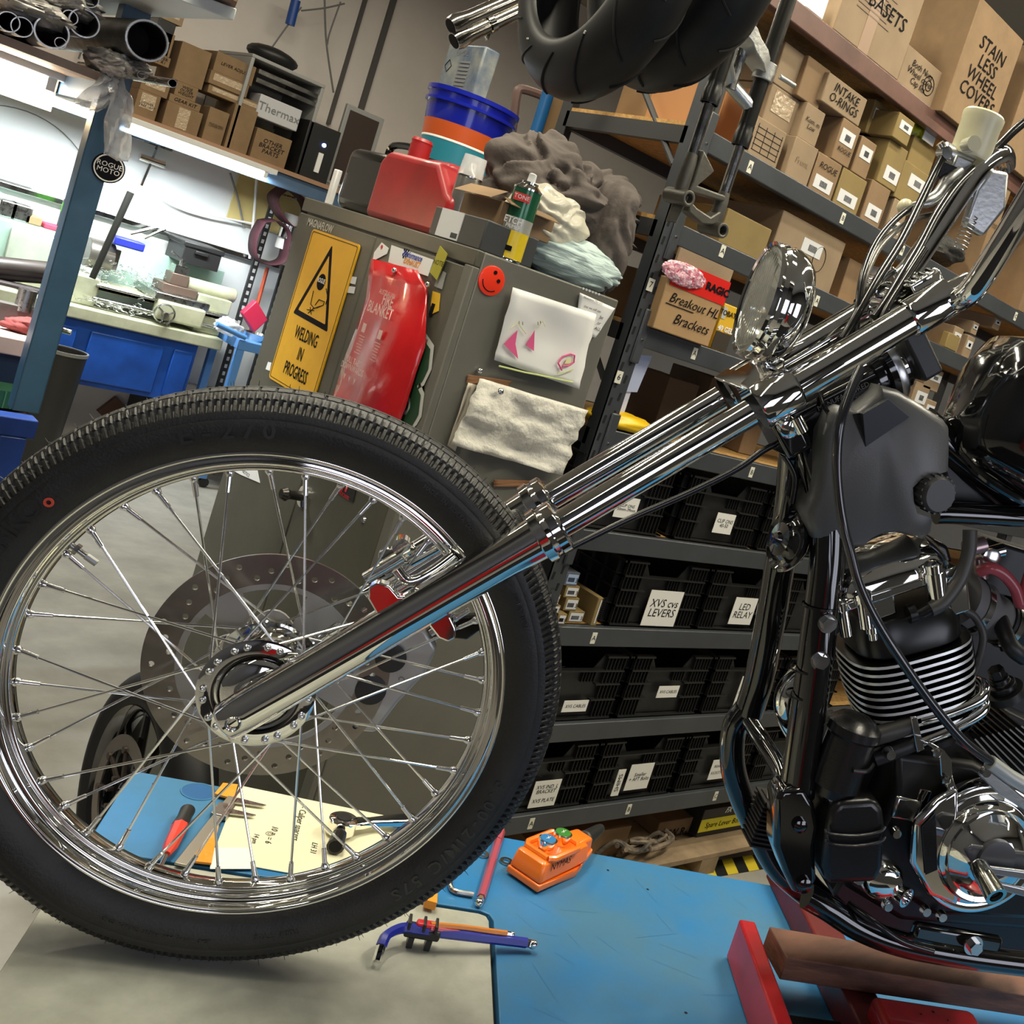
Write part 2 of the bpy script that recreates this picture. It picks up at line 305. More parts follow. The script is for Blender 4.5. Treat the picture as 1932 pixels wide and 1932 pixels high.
wc=PL(c20,1205,360,.0); g=G()
g.lathe([(.0,.055),(.012,.061),(.02,.055),(.012,.05)],(wc.x,YBN-.0,wc.z),(0,1,0),n=32,cap=False,loop=True)
for k in range(3):
    a=k*2*PI/3+.4; g.cyl((wc.x,YBN+.01,wc.z),(wc.x+.052*math.cos(a),YBN+.01,wc.z+.052*math.sin(a)),.006,n=8)
g.cyl((wc.x,YBN-.02,wc.z),(wc.x,YBN+.06,wc.z),.014); g.cyl((wc.x+.02,YBN-.04,wc.z-.05),(wc.x+.02,YBN,wc.z-.05),.008)
g.build('handwheel',steel,t)
ta_=PL(c20,1500,120); g=G(); g.box((ta_.x,YBN+.16,bedz1),(ta_.x+.2,YBN+.36,bedz1+.09)); g.cyl((ta_.x-.05,YBN+.26,bedz1+.12),(ta_.x+.24,YBN+.26,bedz1+.12),.045); g.build('tailstock',cream,t,bevel=.006)
ch=PL(cC,1280,1450,.2); g=G(); g.cyl((ch.x-.11,YBN+.3,ch.z),(ch.x+.02,YBN+.3,ch.z),.085,n=28); g.box((ch.x-.02,YBN+.25,ch.z-.06),(ch.x+.05,YBN+.35,ch.z+.06)); g.build('chuck',mat('chuck_steel',(.20,.185,.16),.35,.7),t,bevel=.004)
# mint splash guard behind the bed
ga=PL(cC,1280,1230,.46); gb=PL(c20,1590,10,.46)
G().box((ga.x,YBN+.46,bedz1-.02),(gb.x+.05,YBN+.48,ga.z)).build('splash_guard',mint,t,bevel=.004)
gz=ga.z
# long dark pipe standing out of the chuck
q0=PL(cC,1050,1660,.05); q1=PL(cC,1490,680,.05); g=G(); g.tube([q0,q1],[.017,.019],n=16); tag(g.build('pipe_lever',mat('black_pipe',(.03,.03,.026),.4,.5)),'long dark steel pipe leaning up from the lathe chuck','pipe')
# silvery swarf on lathe
g=G(); random.seed(5)
for base,cnt,sx_,sz_ in ((PL(c20,1100,140,.2),70,.16,.03),(PL(c20,1040,230,.06),16,.01,.07),(PL(c20,820,310,.02),90,.22,.012),(PL(c20,800,60,.2),80,.16,.04)):
    for i in range(cnt):
        c=base+V((random.gauss(0,sx_*.6),random.uniform(-.02,.08),random.gauss(0,sz_))); c.z=max(c.z,lz+.008); a=random.random()*6
        g.tube([c+V((math.cos(a+k)*.014,math.sin(a+k)*.014,k*.004)) for k in range(4)],.0017,n=4)
sw=g.build('lathe_chips',mat('bright_swarf',(.7,.72,.7),.25,.8),smooth=0); sw['kind']='stuff'; tag(sw,'tangled bright metal chips lying over the lathe bed and carriage','swarf')
# white backboard + aluminium strip
ba=onY(0,150,7.06); bb=onY(640,480,7.06)
struct(G().box((x0-.5,7.065,.5),(bb.x+.6,7.098,1.95)).build('wall_panel',wallw))
s1=onY(*cC(0,570),7.05); s2=onY(*cC(1700,1080),7.05)
struct(G().box((s1.x-.3,7.02,(s1.z+s2.z)/2-.02),(s2.x+.9,7.06,(s1.z+s2.z)/2+.012)).build('trim_3',chrome_d,bevel=.003))
# mint cover / plastic box boxes on bench rear: use a helper for small boxes by pixels on a Y plane
def ybox(name,bl,tr,Yc,depth,m,label,cat,z0=None,bev=.004,group=None,parent=None):
    a=onY(bl[0],bl[1],Yc); b=onY(tr[0],tr[1],Yc); zz=a.z if z0 is None else z0
    o=V(((a.x+b.x)/2,Yc+depth/2,zz))
    if parent is None: t=thing(name,label,cat,o,group)
    g=G().box((a.x,Yc,zz),(b.x,Yc+depth,b.z)); g.build('body',m,t,bevel=bev); t['_b']=(a.x,b.x,zz,b.z,Yc); return t
mintp=gz
tb=ybox('tool_case',c1(1010,1475),c1(1250,1420),YBN+.25,.28,blackm,'black plastic tool case on the mint guard behind the lathe','case',z0=gz)
b=tb['_b']; G().box((b[0]+.06,b[4]-.02,b[3]-.05),(b[1]-.08,b[4]+.0,b[3]-.03)).build('handle',blackm,tb,bevel=.004); G().box((b[0]-.01,b[4]-.008,b[3]-.02),(b[1]+.01,b[4]+.29,b[3]+.01)).build('lid',blackm,tb,bevel=.006)
def bottle(name,base,h,r,m,label,capm,band=None,cat='bottle'):
    t=thing(name,label,cat,base); o=V(base)
    G().lathe([(0,r*.9),(.01,r),(h*.68,r),(h*.8,r*.55),(h*.84,r*.35)],o,(0,0,1),n=20).build('bottle_body',m,t)
    G().lathe([(h*.84,r*.4),(h*.97,r*.32),(h,r*.15)],o,(0,0,1),n=14).build('cap',capm,t)
    if band: G().lathe([(h*.42,r*1.02),(h*.62,r*1.02)],o,(0,0,1),n=20,cap=False).build('label_band',band,t)
    return t
hz=PL(cC,500,1100).z
bq=onY(*cC(800,900),6.75); bottle('oil_bottle',(bq.x,6.75,hz),.26,.045,mat('bottle_dark',(.02,.03,.015),.3),'dark bottle with a bright green label band on the lathe headstock',mat('cap_cream',(.6,.6,.35),.5),mat('label_green',(.12,.5,.04),.5))
bq=onY(*cC(920,950),6.75); bottle('spray_bottle',(bq.x+.02,6.75,hz),.27,.03,mat('bottle_grey',(.04,.04,.05),.3),'slim dark grey spray bottle behind the blue post',whitep)
for nm,x,y,ww,hh,m,lab,cat in (('parts_tray',1480,1230,.16,.05,mat('tray_blue',(.02,.03,.35),.4),'small blue plastic tray of parts on the mint guard','tray'),('chuck_key_box',150,980,.15,.09,steel,'grey steel tool block at the left end of the headstock','tool block'),('rag',650,1040,.12,.03,mat('rag_red',(.5,.05,.10),.8),'crumpled pink red rag on the headstock','rag'),('parts_tin',850,1010,.10,.06,mat('tin_yellow',(.5,.38,.12),.5),'small yellow and red parts tin on the headstock','tin'),('small_bottle',170,830,.03,.09,blacks,'tiny black bottle at the left end of the headstock','bottle'),('metal_block',400,900,.08,.05,mat('brown_rag',(.30,.2,.1),.8),'brown grimy block among the clutter on the headstock','block')):
    q=onY(*cC(x,y),6.7); zz=hz if x<1100 else gz
    tag(G().box((q.x-ww/2,6.68,zz),(q.x+ww/2,6.80,zz+hh)).build(nm,m,bevel=.008),lab,cat)
# aluminium offcuts leaning
for i,(xa,ya,xb,yb,lab) in enumerate(((1480,1150,1780,1080,'silvery bar lying tilted behind the lathe, upper of two'),(1640,1200,1880,1095,'silvery bar lying tilted behind the lathe, lower of two'))):
    q=onY(*cC(xa,ya),6.95);r=onY(*cC(xb,yb),6.95); q.z=max(q.z,gz+.012); g=G(); g.tube([q,r],.012,n=8); tag(g.build('metal_bar',chrome_d),lab,'bar')
# manual page, round cable on the board
q=onY(*cC(10,480),7.05); r=onY(*cC(400,600),7.05); t=thing('paper_chart','white paper chart pinned to the board above the lathe','paper',(q.x,7.05,q.z-.1))
g=G().box((q.x-.1,7.048,r.z-.02),(r.x,7.052,q.z+.05)); g.build('sheet',mat('sheet_grey',(.62,.66,.68),.7),t)
text('G VT\nOPERATING MANUAL',((q.x+r.x)/2-.03,7.046,(q.z+r.z)/2+.0),(1,0,0),(0,0,1),.035,inkg,t,mw=(r.x-q.x)*.8)
cc=onY(*cC(60,700),7.0); g=G(); g.tube([V((cc.x+.42*math.cos(a),7.04,cc.z+.05+.42*math.sin(a))) for a in [i*PI/26 for i in range(-6,22)]],.003,n=5); tag(g.build('looped_cable',inkg),'thin cable looped in an arc on the white board','cable')
def cable(px,Yc,r,m,label,cat='cable',name='hanging_cable'):
    o=G().tube(spline([onY(x,y,Yc) for x,y in px],6),r,n=6).build(name,m); return tag(o,label,cat)
yc=mat('card_yellow',(.62,.50,.20),.7)
q=onY(*c1(1270,1220),7.05); r=onY(*c1(1600,1000),7.05); 
tag(G().box((q.x,7.04,q.z),(r.x+.15,7.055,r.z+.25)).build('yellow_board',yc),'tan yellow board fixed to the wall beside the shelf end','board')
cable([c1(1440,1000),c1(1425,1200),c1(1400,1450)],6.98,.009,whitep,'white cable dropping in front of the yellow board')
cable([c1(880,1060),c1(980,1140),c1(1150,1200),c1(1450,1260)],7.0,.007,whitep,'white cable sagging across the white board')
cable([c1(1290,970),c1(1330,1100),c1(1370,1280)],7.02,.006,inkg,'thin grey cable hanging before the yellow board')
q=onY(*cC(1790,100),7.04); t=thing('wall_bracket','small chrome clamp bracket hanging on the white board','bracket',q)
g=G(); g.box((q.x-.06,7.0,q.z-.03),(q.x+.08,7.06,q.z+.02)); g.build('plate',steel,t); g=G(); g.cyl((q.x,7.0,q.z),(q.x-.03,7.0,q.z-.28),.009,n=8); g.cyl((q.x-.08,7.0,q.z-.12),(q.x+.06,7.0,q.z-.12),.022,n=12); g.build('clamp',chrome,t)
# =============== SHELF OVER THE LATHE ===============
sa=onY(235,232,6.4); sb=onY(649,373,6.4); shz=(sa.z+sb.z)/2+.03
railm=mat('rail_blue_grey',(.07,.12,.20),.45,0,var=.1,vs=5)
t=thing('wall_shelf','long chipboard shelf on a blue grey steel rail above the lathe','shelf',(sa.x,6.4,shz-.1))
G().box((.3,6.38,shz-.09),(sb.x+1.2,6.42,shz-.005)).build('front_rail',railm,t,bevel=.004)
G().box((.3,6.36,shz-.005),(sb.x+1.2,7.08,shz+.02)).build('shelf_board',mat('shelf_ply',(.34,.20,.12),.7),t)
for xx in (.5,2.0,3.6): G().box((xx,6.42,shz-.09),(xx+.04,7.08,shz-.01)).build('bracket',railm,t)
sz=shz+.02
def strip_lamp(pa_,pb2,Yc,label,pw):
    a=onY(*pa_,Yc); b=onY(*pb2,Yc); z=(a.z+b.z)/2
    t=thing('strip_lamp',label,'lamp',((a.x+b.x)/2,Yc,z))
    G().box((a.x-.05,Yc-.02,z+.018),(b.x+.05,Yc+.03,z+.05)).build('housing',battm,t,bevel=.004)
    G().cyl((a.x,Yc,z),(b.x,Yc,z),.014,n=14).build('tube',mat('tube_glow',(1,1,1),.4,emit=(.93,1,.98),es=14),t)
    for x in (a.x,b.x): G().box((x-.02,Yc-.015,z-.015),(x+.0,Yc+.015,z+.02)).build('end_cap',battm,t)
    area('strip_lamp_light',((a.x+b.x)/2,Yc,z-.02),(b.x-a.x,.04),pw,COOL,(.45,0,0))
strip_lamp((244,239),(503,330),6.34,'long glowing strip lamp under the shelf over the lathe',30)
strip_lamp((60,173),(205,226),6.34,'glowing strip lamp under the shelf, left of the blue post',16)
cab_cable=cable([c1(560,0),c1(440,330)],7.05,.005,inkg,'thin dark cable slanting down the bare wall')
random.seed(11)
# cartons on the wall shelf: (bl,tr,depth,stack z offset or None, text, material)
cartW=[((830,660),(960,545),'',card),((985,340),None,'',card)]
def carton(bl,tr,Yc,depth,m,label,txt=None,th=.04,z0=None,tape=0,group=None,name='cardboard_box',th_col=None,open_=0,rows=None,lab=0,rz=0):
    a=onY(bl[0],bl[1],Yc); b=onY(tr[0],tr[1],Yc); zz=a.z if z0 is None else z0; x0,x1,z1=a.x,b.x,b.z
    if z1<zz+.03: z1=zz+.05
    cx=(x0+x1)/2; cy=Yc+depth/2
    t=thing(name,label,'box',(cx,cy,zz),group)
    G().box((x0,Yc,zz),(x1,Yc+depth,z1)).build('carton',m,t,bevel=.003)
    if tape:
        w=(x1-x0)
        G().box((cx-.03 if tape==2 else x0+.02,Yc-.0015,zz+(z1-zz)*.35 if tape==1 else zz+.01),(cx+.03 if tape==2 else x1-.02,Yc+.001,z1-.01)).build('tape_strip',tapem,t)
    if txt: text(txt,(cx,Yc-.002,zz+(z1-zz)*((.72 if lab==1 else .3) if lab else .5)),(1,0,0),(0,0,1),th,th_col or ink,t,'handwriting',shear=.15,mw=(x1-x0)*.72)
    if lab:
        lx=min((x1-x0)*.36,.05); lz_=min((z1-zz)*.17,.022); lc=V((cx+(x1-x0)*random.uniform(-.04,.1),Yc-.002,zz+(z1-zz)*(.30 if lab==1 else .62)))
        lo=G().box((lc.x-lx,Yc-.0015,lc.z-lz_),(lc.x+lx,Yc+.001,lc.z+lz_)).build('shipping_label',labelw,t)
        g=G()
        for k in range(9):
            xx=lc.x-lx*.35+k*lx*.09; g.box((xx,Yc-.0022,lc.z-lz_*.5),(xx+lx*.045,Yc-.0012,lc.z+lz_*.4))
        g.build('barcode',ink,lo if False else t,smooth=0)
    if open_:
        G().obox((x0-.0,Yc+depth/2,z1+.02),(.02,0,.025),(0,depth/2,0),(.001,0,-.001)).build('flap',m,t,)
        G().obox((cx,Yc-.015,z1+.012),((x1-x0)/2,0,0),(0,.018,.014),(0,.001,.001)).build('flap',m,t)
        G().box((x0+.008,Yc+.008,z1-.001),(x1-.008,Yc+depth-.008,z1+.0008)).build('inside',cardd,t)
    t['_b']=(x0,x1,zz,z1,Yc); return t
YS=6.42; B=c1
row=[((740,640),(905,545),'LOWER\nTREE NUT',1,'brown carton with marker writing lowest left on the wall shelf'),
((895,730),(1140,640),'',2,'flat carton with shiny tape under the gear kit box'),
((1125,790),(1290,640),'MUDGUARD\nLOWER FITT',0,'carton with four lines of marker text, centre of the wall shelf'),
((1255,820),(1450,630),'',0,'tall plain carton right of centre on the wall shelf'),
((1395,890),(1640,790),'OTHER\nBRACKET\nPARTS',0,'low carton with writing in front of the grey amplifier case')]
tops=[]
for bl,tr,tx,tp,lab in row:
    c=carton(B(*bl),B(*tr),YS,.3,card,lab,tx or None,.035,z0=sz,tape=tp); tops.append(c['_b'])
zl=[b[3] for b in tops]
carton(B(770,540),B(960,470),YS+.01,.28,card,'brown carton with shiny tape, second up at the left on the wall shelf',None,z0=zl[0],tape=1)
c=carton(B(920,650),B(1130,590),YS+.01,.28,card,'carton marked with gear kit writing, above the taped flat carton','GEAR KIT',.05,z0=zl[1]); z2=c['_b'][3]
c=carton(B(965,560),B(1115,500),YS+.02,.26,card,'small carton with three lines of writing on the gear kit carton','WIDE\nOUTER\nWEIGHT',.03,z0=z2)
carton(B(980,390),B(1190,300),YS+.03,.3,card,'large plain carton at the top of the left stack on the wall shelf',None,z0=c['_b'][3])
c=carton(B(1140,590),B(1455,640),YS+.03,.25,card,'wide taped carton across the middle of the wall shelf',None,z0=max(zl[2],zl[3]),tape=1)
c2_=carton(B(1150,520),B(1400,480),YS+.02,.27,card,'carton with crinkled shiny tape below the lever carton',None,z0=c['_b'][3],tape=1)
carton(B(1190,400),B(1440,380),YS+.03,.27,card,'carton marked with lever writing, topmost of its stack','LEVER ADJUST',.035,z0=c2_['_b'][3])
c=carton(B(800,430),B(960,330),YS+.02,.28,card,'carton marked lower right of the blue post','LOWER\nKIT R1',.045,z0=zl[0]+.16,tape=0)
carton(B(850,260),B(985,200),YS+.02,.28,card,'brown carton half hidden by the blue post',None,z0=c['_b'][3])
bx_=carton(B(870,180),B(990,140),YS+.02,.28,blacks,'black carton with a white label high beside the blue post',None,z0=c['_b'][3]+.001,lab=1)
carton(B(890,100),B(1040,80),YS+.02,.28,card2,'taped carton at the very top beside the blue post',None,z0=bx_['_b'][3]+.001,tape=1)
# amplifier / server case
a=onY(*B(1490,760),6.42); b=onY(*B(1900,560),6.42); x0_,x1_=onY(*B(1390,400),6.42).x,onY(*B(1905,560),6.42).x; zt_=onY(*B(1600,400),6.42).z
t=thing('wall_cabinet','open grey metal equipment cabinet standing on the wall shelf','cabinet',(x0_,6.6,sz)); greyc=mat('equip_grey',(.30,.30,.29),.5)
g=G(); g.box((x0_,6.42,sz),(x0_+.02,6.95,zt_)); g.box((x0_+.42,6.42,sz),(x0_+.44,6.95,zt_)); g.box((x0_,6.42,zt_),(x0_+.44,6.95,zt_+.02)); g.box((x0_,6.93,sz),(x0_+.44,6.95,zt_)); g.build('case',greyc,t,bevel=.004)
g=G(); g.box((x0_+.06,6.43,zt_-.07),(x0_+.42,6.6,zt_-.045)); g.box((x0_+.06,6.43,zt_-.12),(x0_+.42,6.6,zt_-.095)); g.build('rail',chrome_d,t)
G().box((x0_+.11,6.44,zt_-.30),(x0_+.36,6.60,zt_-.17)).build('white_unit',mat('unit_white',(.5,.5,.52),.5),t,bevel=.005)
text('Thermax',(x0_+.235,6.437,zt_-.235),(1,0,0),(0,0,1),.05,inkg,t)
G().box((x0_+.02,6.9,sz),(x0_+.42,6.92,zt_-.3)).build('back_board',mat('olive_board',(.28,.25,.14),.7),t)
tag(G().blob((x0_+.18,6.62,zt_+.07),(.15,.12,.055)).build('black_bag',blackm),'slumped black bag on top of the grey equipment cabinet','bag')
q=onY(*B(1800,900),6.40)
t=thing('router','slim black box with a glowing blue light on the wall shelf','router',(q.x,6.42,sz)); G().box((q.x-.12,6.42,sz),(q.x+.08,6.62,sz+.33)).build('case',blackm,t,bevel=.004)
g=G(); g.cyl((q.x,6.415,sz+.22),(q.x,6.42,sz+.22),.012,n=12); g.build('blue_light',mat('led_blue',(.1,.1,1),.4,emit=(.15,.25,1),es=25),t); G().box((q.x-.018,6.413,sz+.05),(q.x+.012,6.42,sz+.17)).build('white_stripe',whitep,t)
a=onY(*c2(50,580),6.5);b=onY(*c2(270,620),6.5)
t=thing('framed_board','dark board in a pale frame leaning at the wall behind the cabinet','board',(a.x,6.55,sz)); 
bz0=a.z-.5; g=G(); g.box((a.x,6.5,bz0),(b.x,6.53,a.z+.0)); g.build('frame',greyc,t,bevel=.004); G().box((a.x+.025,6.495,bz0+.02),(b.x-.03,6.5,a.z-.03)).build('dark_panel',mat('board_brown',(.045,.03,.025),.4),t)
# overhead cables
cable([c1(1690,60),c1(1820,45),c1(1932,20)],6.9,.006,inkg,'grey cable running across the top of the wall')
cable([c1(1820,0),c1(1830,240),c1(1870,520)],6.9,.006,inkg,'thin grey cable hanging down the wall above the equipment cabinet')
cable([c1(1910,10),c1(1850,180),c1(1835,250)],6.9,.005,inkg,'thin grey cable joining another high on the wall')
cable([c1(1690,40),c1(1600,160),c1(1480,330),],6.9,.005,inkg,'thin grey cable slanting left down the wall')
q=onY(*c1(1660,0),6.9); r=onY(*c1(1625,140),6.9); o=G().cyl(q,r,.028).build('blue_tube',mat('tube_blue',(.02,.08,.35),.4)); tag(o,'short blue plastic tube hanging from the ceiling','tube')
from mathutils import noise as _nz
def crumple(name,c,r,m,label,cat,amp=.25,fr=2.2,seed=0,n=36,mm=24,ridge=False,flat=None,parent=None):
    c=V(c); R=[]
    for j in range(1,mm):
        t=PI*j/mm; ring=[]
        for i in range(n):
            a=2*PI*i/n; d=V((math.sin(t)*math.cos(a),math.sin(t)*math.sin(a),math.cos(t)))
            q=d*fr+V((seed*3.1,seed*1.7,seed)); w_=V((_nz.noise(q*.9),_nz.noise(q*.9+V((5,1,2))),_nz.noise(q*.9+V((1,7,3)))))
            if ridge:
                A1=V((q.x*.55+q.z*.35,q.y*.6-q.x*.2,q.z*1.1))+w_*.35; A2=V((q.x*1.0-q.z*.5,q.y*.8,q.z*.5))+w_*.4+V((9,2,4))
                k=.75*_nz.noise(q*.7)+.17*math.cos(13*_nz.noise(A1))+.12*math.cos(15*_nz.noise(A2)) +.03*math.cos(16*_nz.noise(A1*1.9))
            else: k=_nz.noise(q)+.5*_nz.noise(q*2.3)+.15*_nz.noise(q*5.1)
            p=c+V((d.x*r[0],d.y*r[1],d.z*r[2]))*(1+amp*k)
            if flat is not None and p.z<flat: p.z=flat+(.002)
            ring.append(p)
        R.append(ring)
    o=G().rings(R).build(name,m,parent,smooth=60 if ridge else 80)
    return tag(o,label,cat) if parent is None else o
# =============== LEFT BLUE RACK AND BENCH ===============
postm=mat('post_blue',(.035,.095,.16),.42,0,var=.15,vs=7,coat=.1); PXp,PYp=.835,2.9
d0=onY(114,640,PYp); pxr=d0.x   # right edge of the post's front face
t=thing('pipe_rack','dark blue steel post and shelf rack carrying scrap pipes at the left',
 'rack',(pxr-.03,PYp+.03,1.08))
G().box((pxr-.058,PYp,1.085),(pxr,PYp+.05,2.7)).build('post',postm,t,bevel=.003)
sh=onY(225,150,PYp-.0).z
G().box((-.5,PYp+.02,sh-.02),(pxr+.0,PYp+.75,sh)).build('shelf_board',mat('old_board',(.40,.31,.24),.5,0,col2=(.30,.20,.13),vs=5,stretch=(1,4,1)),t)
G().box((-.5,PYp+.36,sh-.12),(pxr-.06,PYp+.42,sh-.02)).build('bearer',mat('bearer_wood',(.42,.28,.14),.7,0,var=.15,vs=8),t)
G().box((pxr-.055,PYp+.05,sh-.07),(pxr-.01,PYp+.75,sh-.02)).build('side_rail',railm,t)
g=G(); q=onY(205,317,PYp-.002); g.lathe([(-.001,.036),(.002,.036)],(q.x,PYp-.001,q.z),(0,-1,0),n=28); st=g.build('round_sticker',ink,smooth=30); tag(st,'round black sticker with white lettering on the blue post','sticker')
st['_o']=(0,0,0)
text('ROGUE\nMOTO',(q.x,PYp-.004,q.z),(1,0,0),(0,0,1),.0125,whitep,st,ext=.0006)
g=G(); g.lathe([(-.0035,.030),(-.0035,.033)],(q.x,PYp,q.z),(0,1,0),n=28,cap=False); g.build('white_ring',whitep,st)
pipes=[(277.6,76.7,25.6,0,'widest open black pipe end, lowest right of the pipe pile'),(158.8,43.7,17.5,0,'open dark exhaust pipe end in the middle of the pile'),(96,67,19.5,0,'wide black pipe end with a red label under it'),(132,33,9,1,'slim pipe with a bright cut rim at the top of the pile'),(114,81,6.7,1,'thin copper coloured pipe below the wide black end'),(15,47,12,0,'dark pipe end farthest left in the pile'),(38.7,60.6,12,0,'closed grey pipe end second from the left in the pile'),(266,141,4.5,1,'thin bright pipe, left of the two poking past the post'),(325.7,157,5.5,1,'thin bright pipe poking farthest past the blue post'),(168,-3,11,0,'dark pipe end cut by the top of the picture')]
pdark=mat('exhaust_dark',(.06,.055,.048),.38,.8,rv=.1,vs=20); pbr=mat('pipe_bronze',(.35,.27,.20),.25,1,rv=.1,vs=20); bore=mat('bore_black',(.004,.004,.004),.9)
for i,(x,y,rp,br,lab) in enumerate(pipes):
    Ye=PYp-.10-(.0 if i!=8 else .12)-(.05 if i==0 else 0); q=onY(x,y,Ye); r=rp/1961*q.length*1.0
    q.z=max(q.z,sh+r+.002) if i not in (7,8) else q.z
    L=.75 if not br else (.5 if i in (7,8) else .6)
    t=thing('exhaust_pipe',lab,'pipe',q,'scrap pipes on the left rack')
    g=G(); g.lathe([(0,r),(0,r*.86),(.12,r*.86),(.12,.0001)],q,(0,1,0),n=32,cap=False); g.lathe([(0,r),(L,r)],q,(0,1,0),n=32,cap=False); g.lathe([(L,r),(L,.0001)],q,(0,1,0),n=32,cap=False)
    g.build('pipe',pbr if br else pdark,t)
    G().lathe([(.115,r*.85),(.118,r*.85)],q,(0,1,0),n=24).build('bore',bore,t)
    G().lathe([(-.001,r*.99),(-.001,r*.90),(.004,r*.86),(.004,r*1.01)],q,(0,1,0),n=32,cap=False,loop=True).build('rim',steel,t)
foil=mat('foil_grey',(.42,.40,.37),.4,.35,rv=.15,vs=12,bump=.6,bs=25)
for i,(x,y,rx,rz,lab) in enumerate(((205,118,.075,.05,'big foil wrapped muffler lump left of the widest pipe end'),(62,22,.14,.05,'crumpled grey foil wrapping over the top left pipes'),(120,5,.10,.05,'crumpled foil lump at the top edge above the pipes'),(243,128,.045,.035,'small torn foil lump just left of the blue post'))):
    q=onY(x,y,PYp+.02); crumple('foil_wrap',q+V((0,-.02,0)),(rx*.62,.12,rz*.62),foil,lab,'foil',.38,1.6,i+1,n=60,mm=40,ridge=True)
# hanging plastic wrap
plast=mat('clear_wrap',(.75,.75,.74),.12,0,alpha=.5,bump=1.2,bs=14,vs=8)
q0=onY(232,150,PYp-.08); 
def strap(pxs,Yc,w,m,name,label,cat,amp=.012,seed=0):
    pts=spline([onY(x,y,Yc) for x,y in pxs],6); R=[]
    for i,p in enumerate(pts):
        ww=w(i/(len(pts)-1)); ring=[]
        for k in range(9):
            s=(k/8-.5)*2; ring.append(p+V((s*ww,amp*math.sin(s*7+i*.7+seed)-.012*(1-s*s),amp*.3*math.cos(i+k))))
        R.append(ring)
    return tag(G().rings(R,closed_u=False,cap=False).build(name,m,solid=.002,smooth=80),label,cat)
strap([(222,148),(228,190),(224,240),(218,300)],PYp-.04,lambda t:.012+.017*math.sin(min(1,t*1.3)*PI*.6),plast,'plastic_wrap','long clear plastic wrap hanging down in front of the blue post','plastic wrap')
strap([(215,150),(190,180),(160,205)],PYp-.03,lambda t:.02+.012*math.sin(t*3),plast,'plastic_wrap','short twist of clear wrap pulled left from the pipe pile','plastic wrap',seed=2)
# upper white board & crates
zb_=onY(300,35,PYp).z
b0=[onZ(x,y,zb_) for x,y in ((148,10),(150,27),(441,39),(300,-14),(240,-40))]
whiteb=mat('white_panel',(.62,.66,.64),.45)
tag(G().prism(b0,(0,0,.025)).build('pale_board',whiteb,bevel=.002),'pale board lying across the top of the blue rack','board')
b1=[onZ(x,y,zb_+.03) for x,y in ((330,-10),(440,22),(447,6),(380,-30))]
tag(G().prism(b1,(0,0,.06)).build('timber_block',mat('dark_timber',(.17,.10,.055),.7),bevel=.002),'brown timber laid on the pale board at the top','wood')
b1=[onZ(x,y,zb_+.026) for x,y in ((150,0),(258,8),(262,-20),(160,-28))]
tag(G().prism(b1,(0,0,.10)).build('black_case',blackm,bevel=.004),'flat black case lying on the pale board','case')
strip_lamp((-30,118),(103,160),3.25,'glowing strip lamp under the left shelf board',34)
# left workbench
bf=onY(98,653,3.12); bz=bf.z; benchpink=mat('bench_top',(.55,.42,.38),.45,0,var=.12,vs=6)
t=thing('workbench','pinkish topped work bench with tools at the left edge','bench',(bf.x-.4,3.4,0))
yb_=onZ(40,600,bz).y
G().box((bf.x-1.4,3.12,bz-.045),(bf.x,3.62,bz)).build('bench_top',benchpink,t,bevel=.003)
G().box((bf.x-1.4,3.13,bz-.16),(bf.x-.005,3.17,bz-.045)).build('apron',mat('apron_dark_blue',(.008,.02,.05),.5),t)
for xx in (bf.x-.075,bf.x-1.38): G().box((xx,3.14,0),(xx+.07,3.21,bz-.045)).build('leg',mat('leg_dark',(.02,.022,.028),.5),t,bevel=.003)
zr=onY(30,785,3.02).z; blf=mat('frame_blue',(.012,.045,.22),.42,0,var=.2,vs=6)
t=thing('frame_table','royal blue steel frame table low at the left edge','table',(bf.x-.4,3.05,0))
xr_=onY(76,790,3.0).x
G().box((xr_-1.2,3.0,zr-.05),(xr_,3.06,zr)).build('top_rail',blf,t,bevel=.004)
G().box((xr_-.075,3.0,0),(xr_-.015,3.06,zr-.05)).build('leg',blf,t,bevel=.004)
G().box((xr_-.075,3.3,0),(xr_-.015,3.36,zr-.05)).build('leg',blf,t,bevel=.004)
G().box((xr_-1.2,3.06,zr-.03),(xr_-.0,3.42,zr-.012)).build('shelf_board',mat('shelf_brown',(.08,.055,.04),.6),t)
# grinding disc + drill stand
gd=onY(8,740,3.2); gr=mat('grinder_green',(.02,.10,.05),.5)
t=thing('grinding_disc','green ribbed flap disc lying on the blue frame table','disc',(gd.x-.04,3.22,zr-.012))
g=G(); g.lathe([(0,.10),(.01,.125),(.055,.125),(.07,.10)],(gd.x-.04,3.22,zr-.012),(0,0,1),n=56); g.build('disc',gr,t)
g=G()
for k in range(44):
    a=2*PI*k/44; c=V((gd.x-.04+.126*math.cos(a),3.22+.126*math.sin(a),zr+.02)); g.obox(c,V((math.cos(a),math.sin(a),0))*.002,V((-math.sin(a),math.cos(a),0))*.0015,V((0,0,.022)))
g.build('flap',mat('flap_green',(.06,.22,.12),.6),t); G().lathe([(.07,.06),(.076,.055)],(gd.x-.04,3.22,zr-.012),(0,0,1)).build('centre',labelw,t)
t=thing('drill_stand','black rack of bright drill bits under the workbench','drill stand',(onY(25,700,3.3).x,3.3,onY(25,730,3.3).z))
qa=onY(-30,735,3.3); qb=onY(62,735,3.3); qz=onY(30,680,3.3).z
G().box((qa.x,3.32,qb.z-.02),(qb.x,3.42,qb.z+.0)).build('base',blackm,t); G().box((qa.x,3.30,(qb.z+qz)/2),(qb.x,3.31,(qb.z+qz)/2+.008)).build('wire_rail',steel,t)
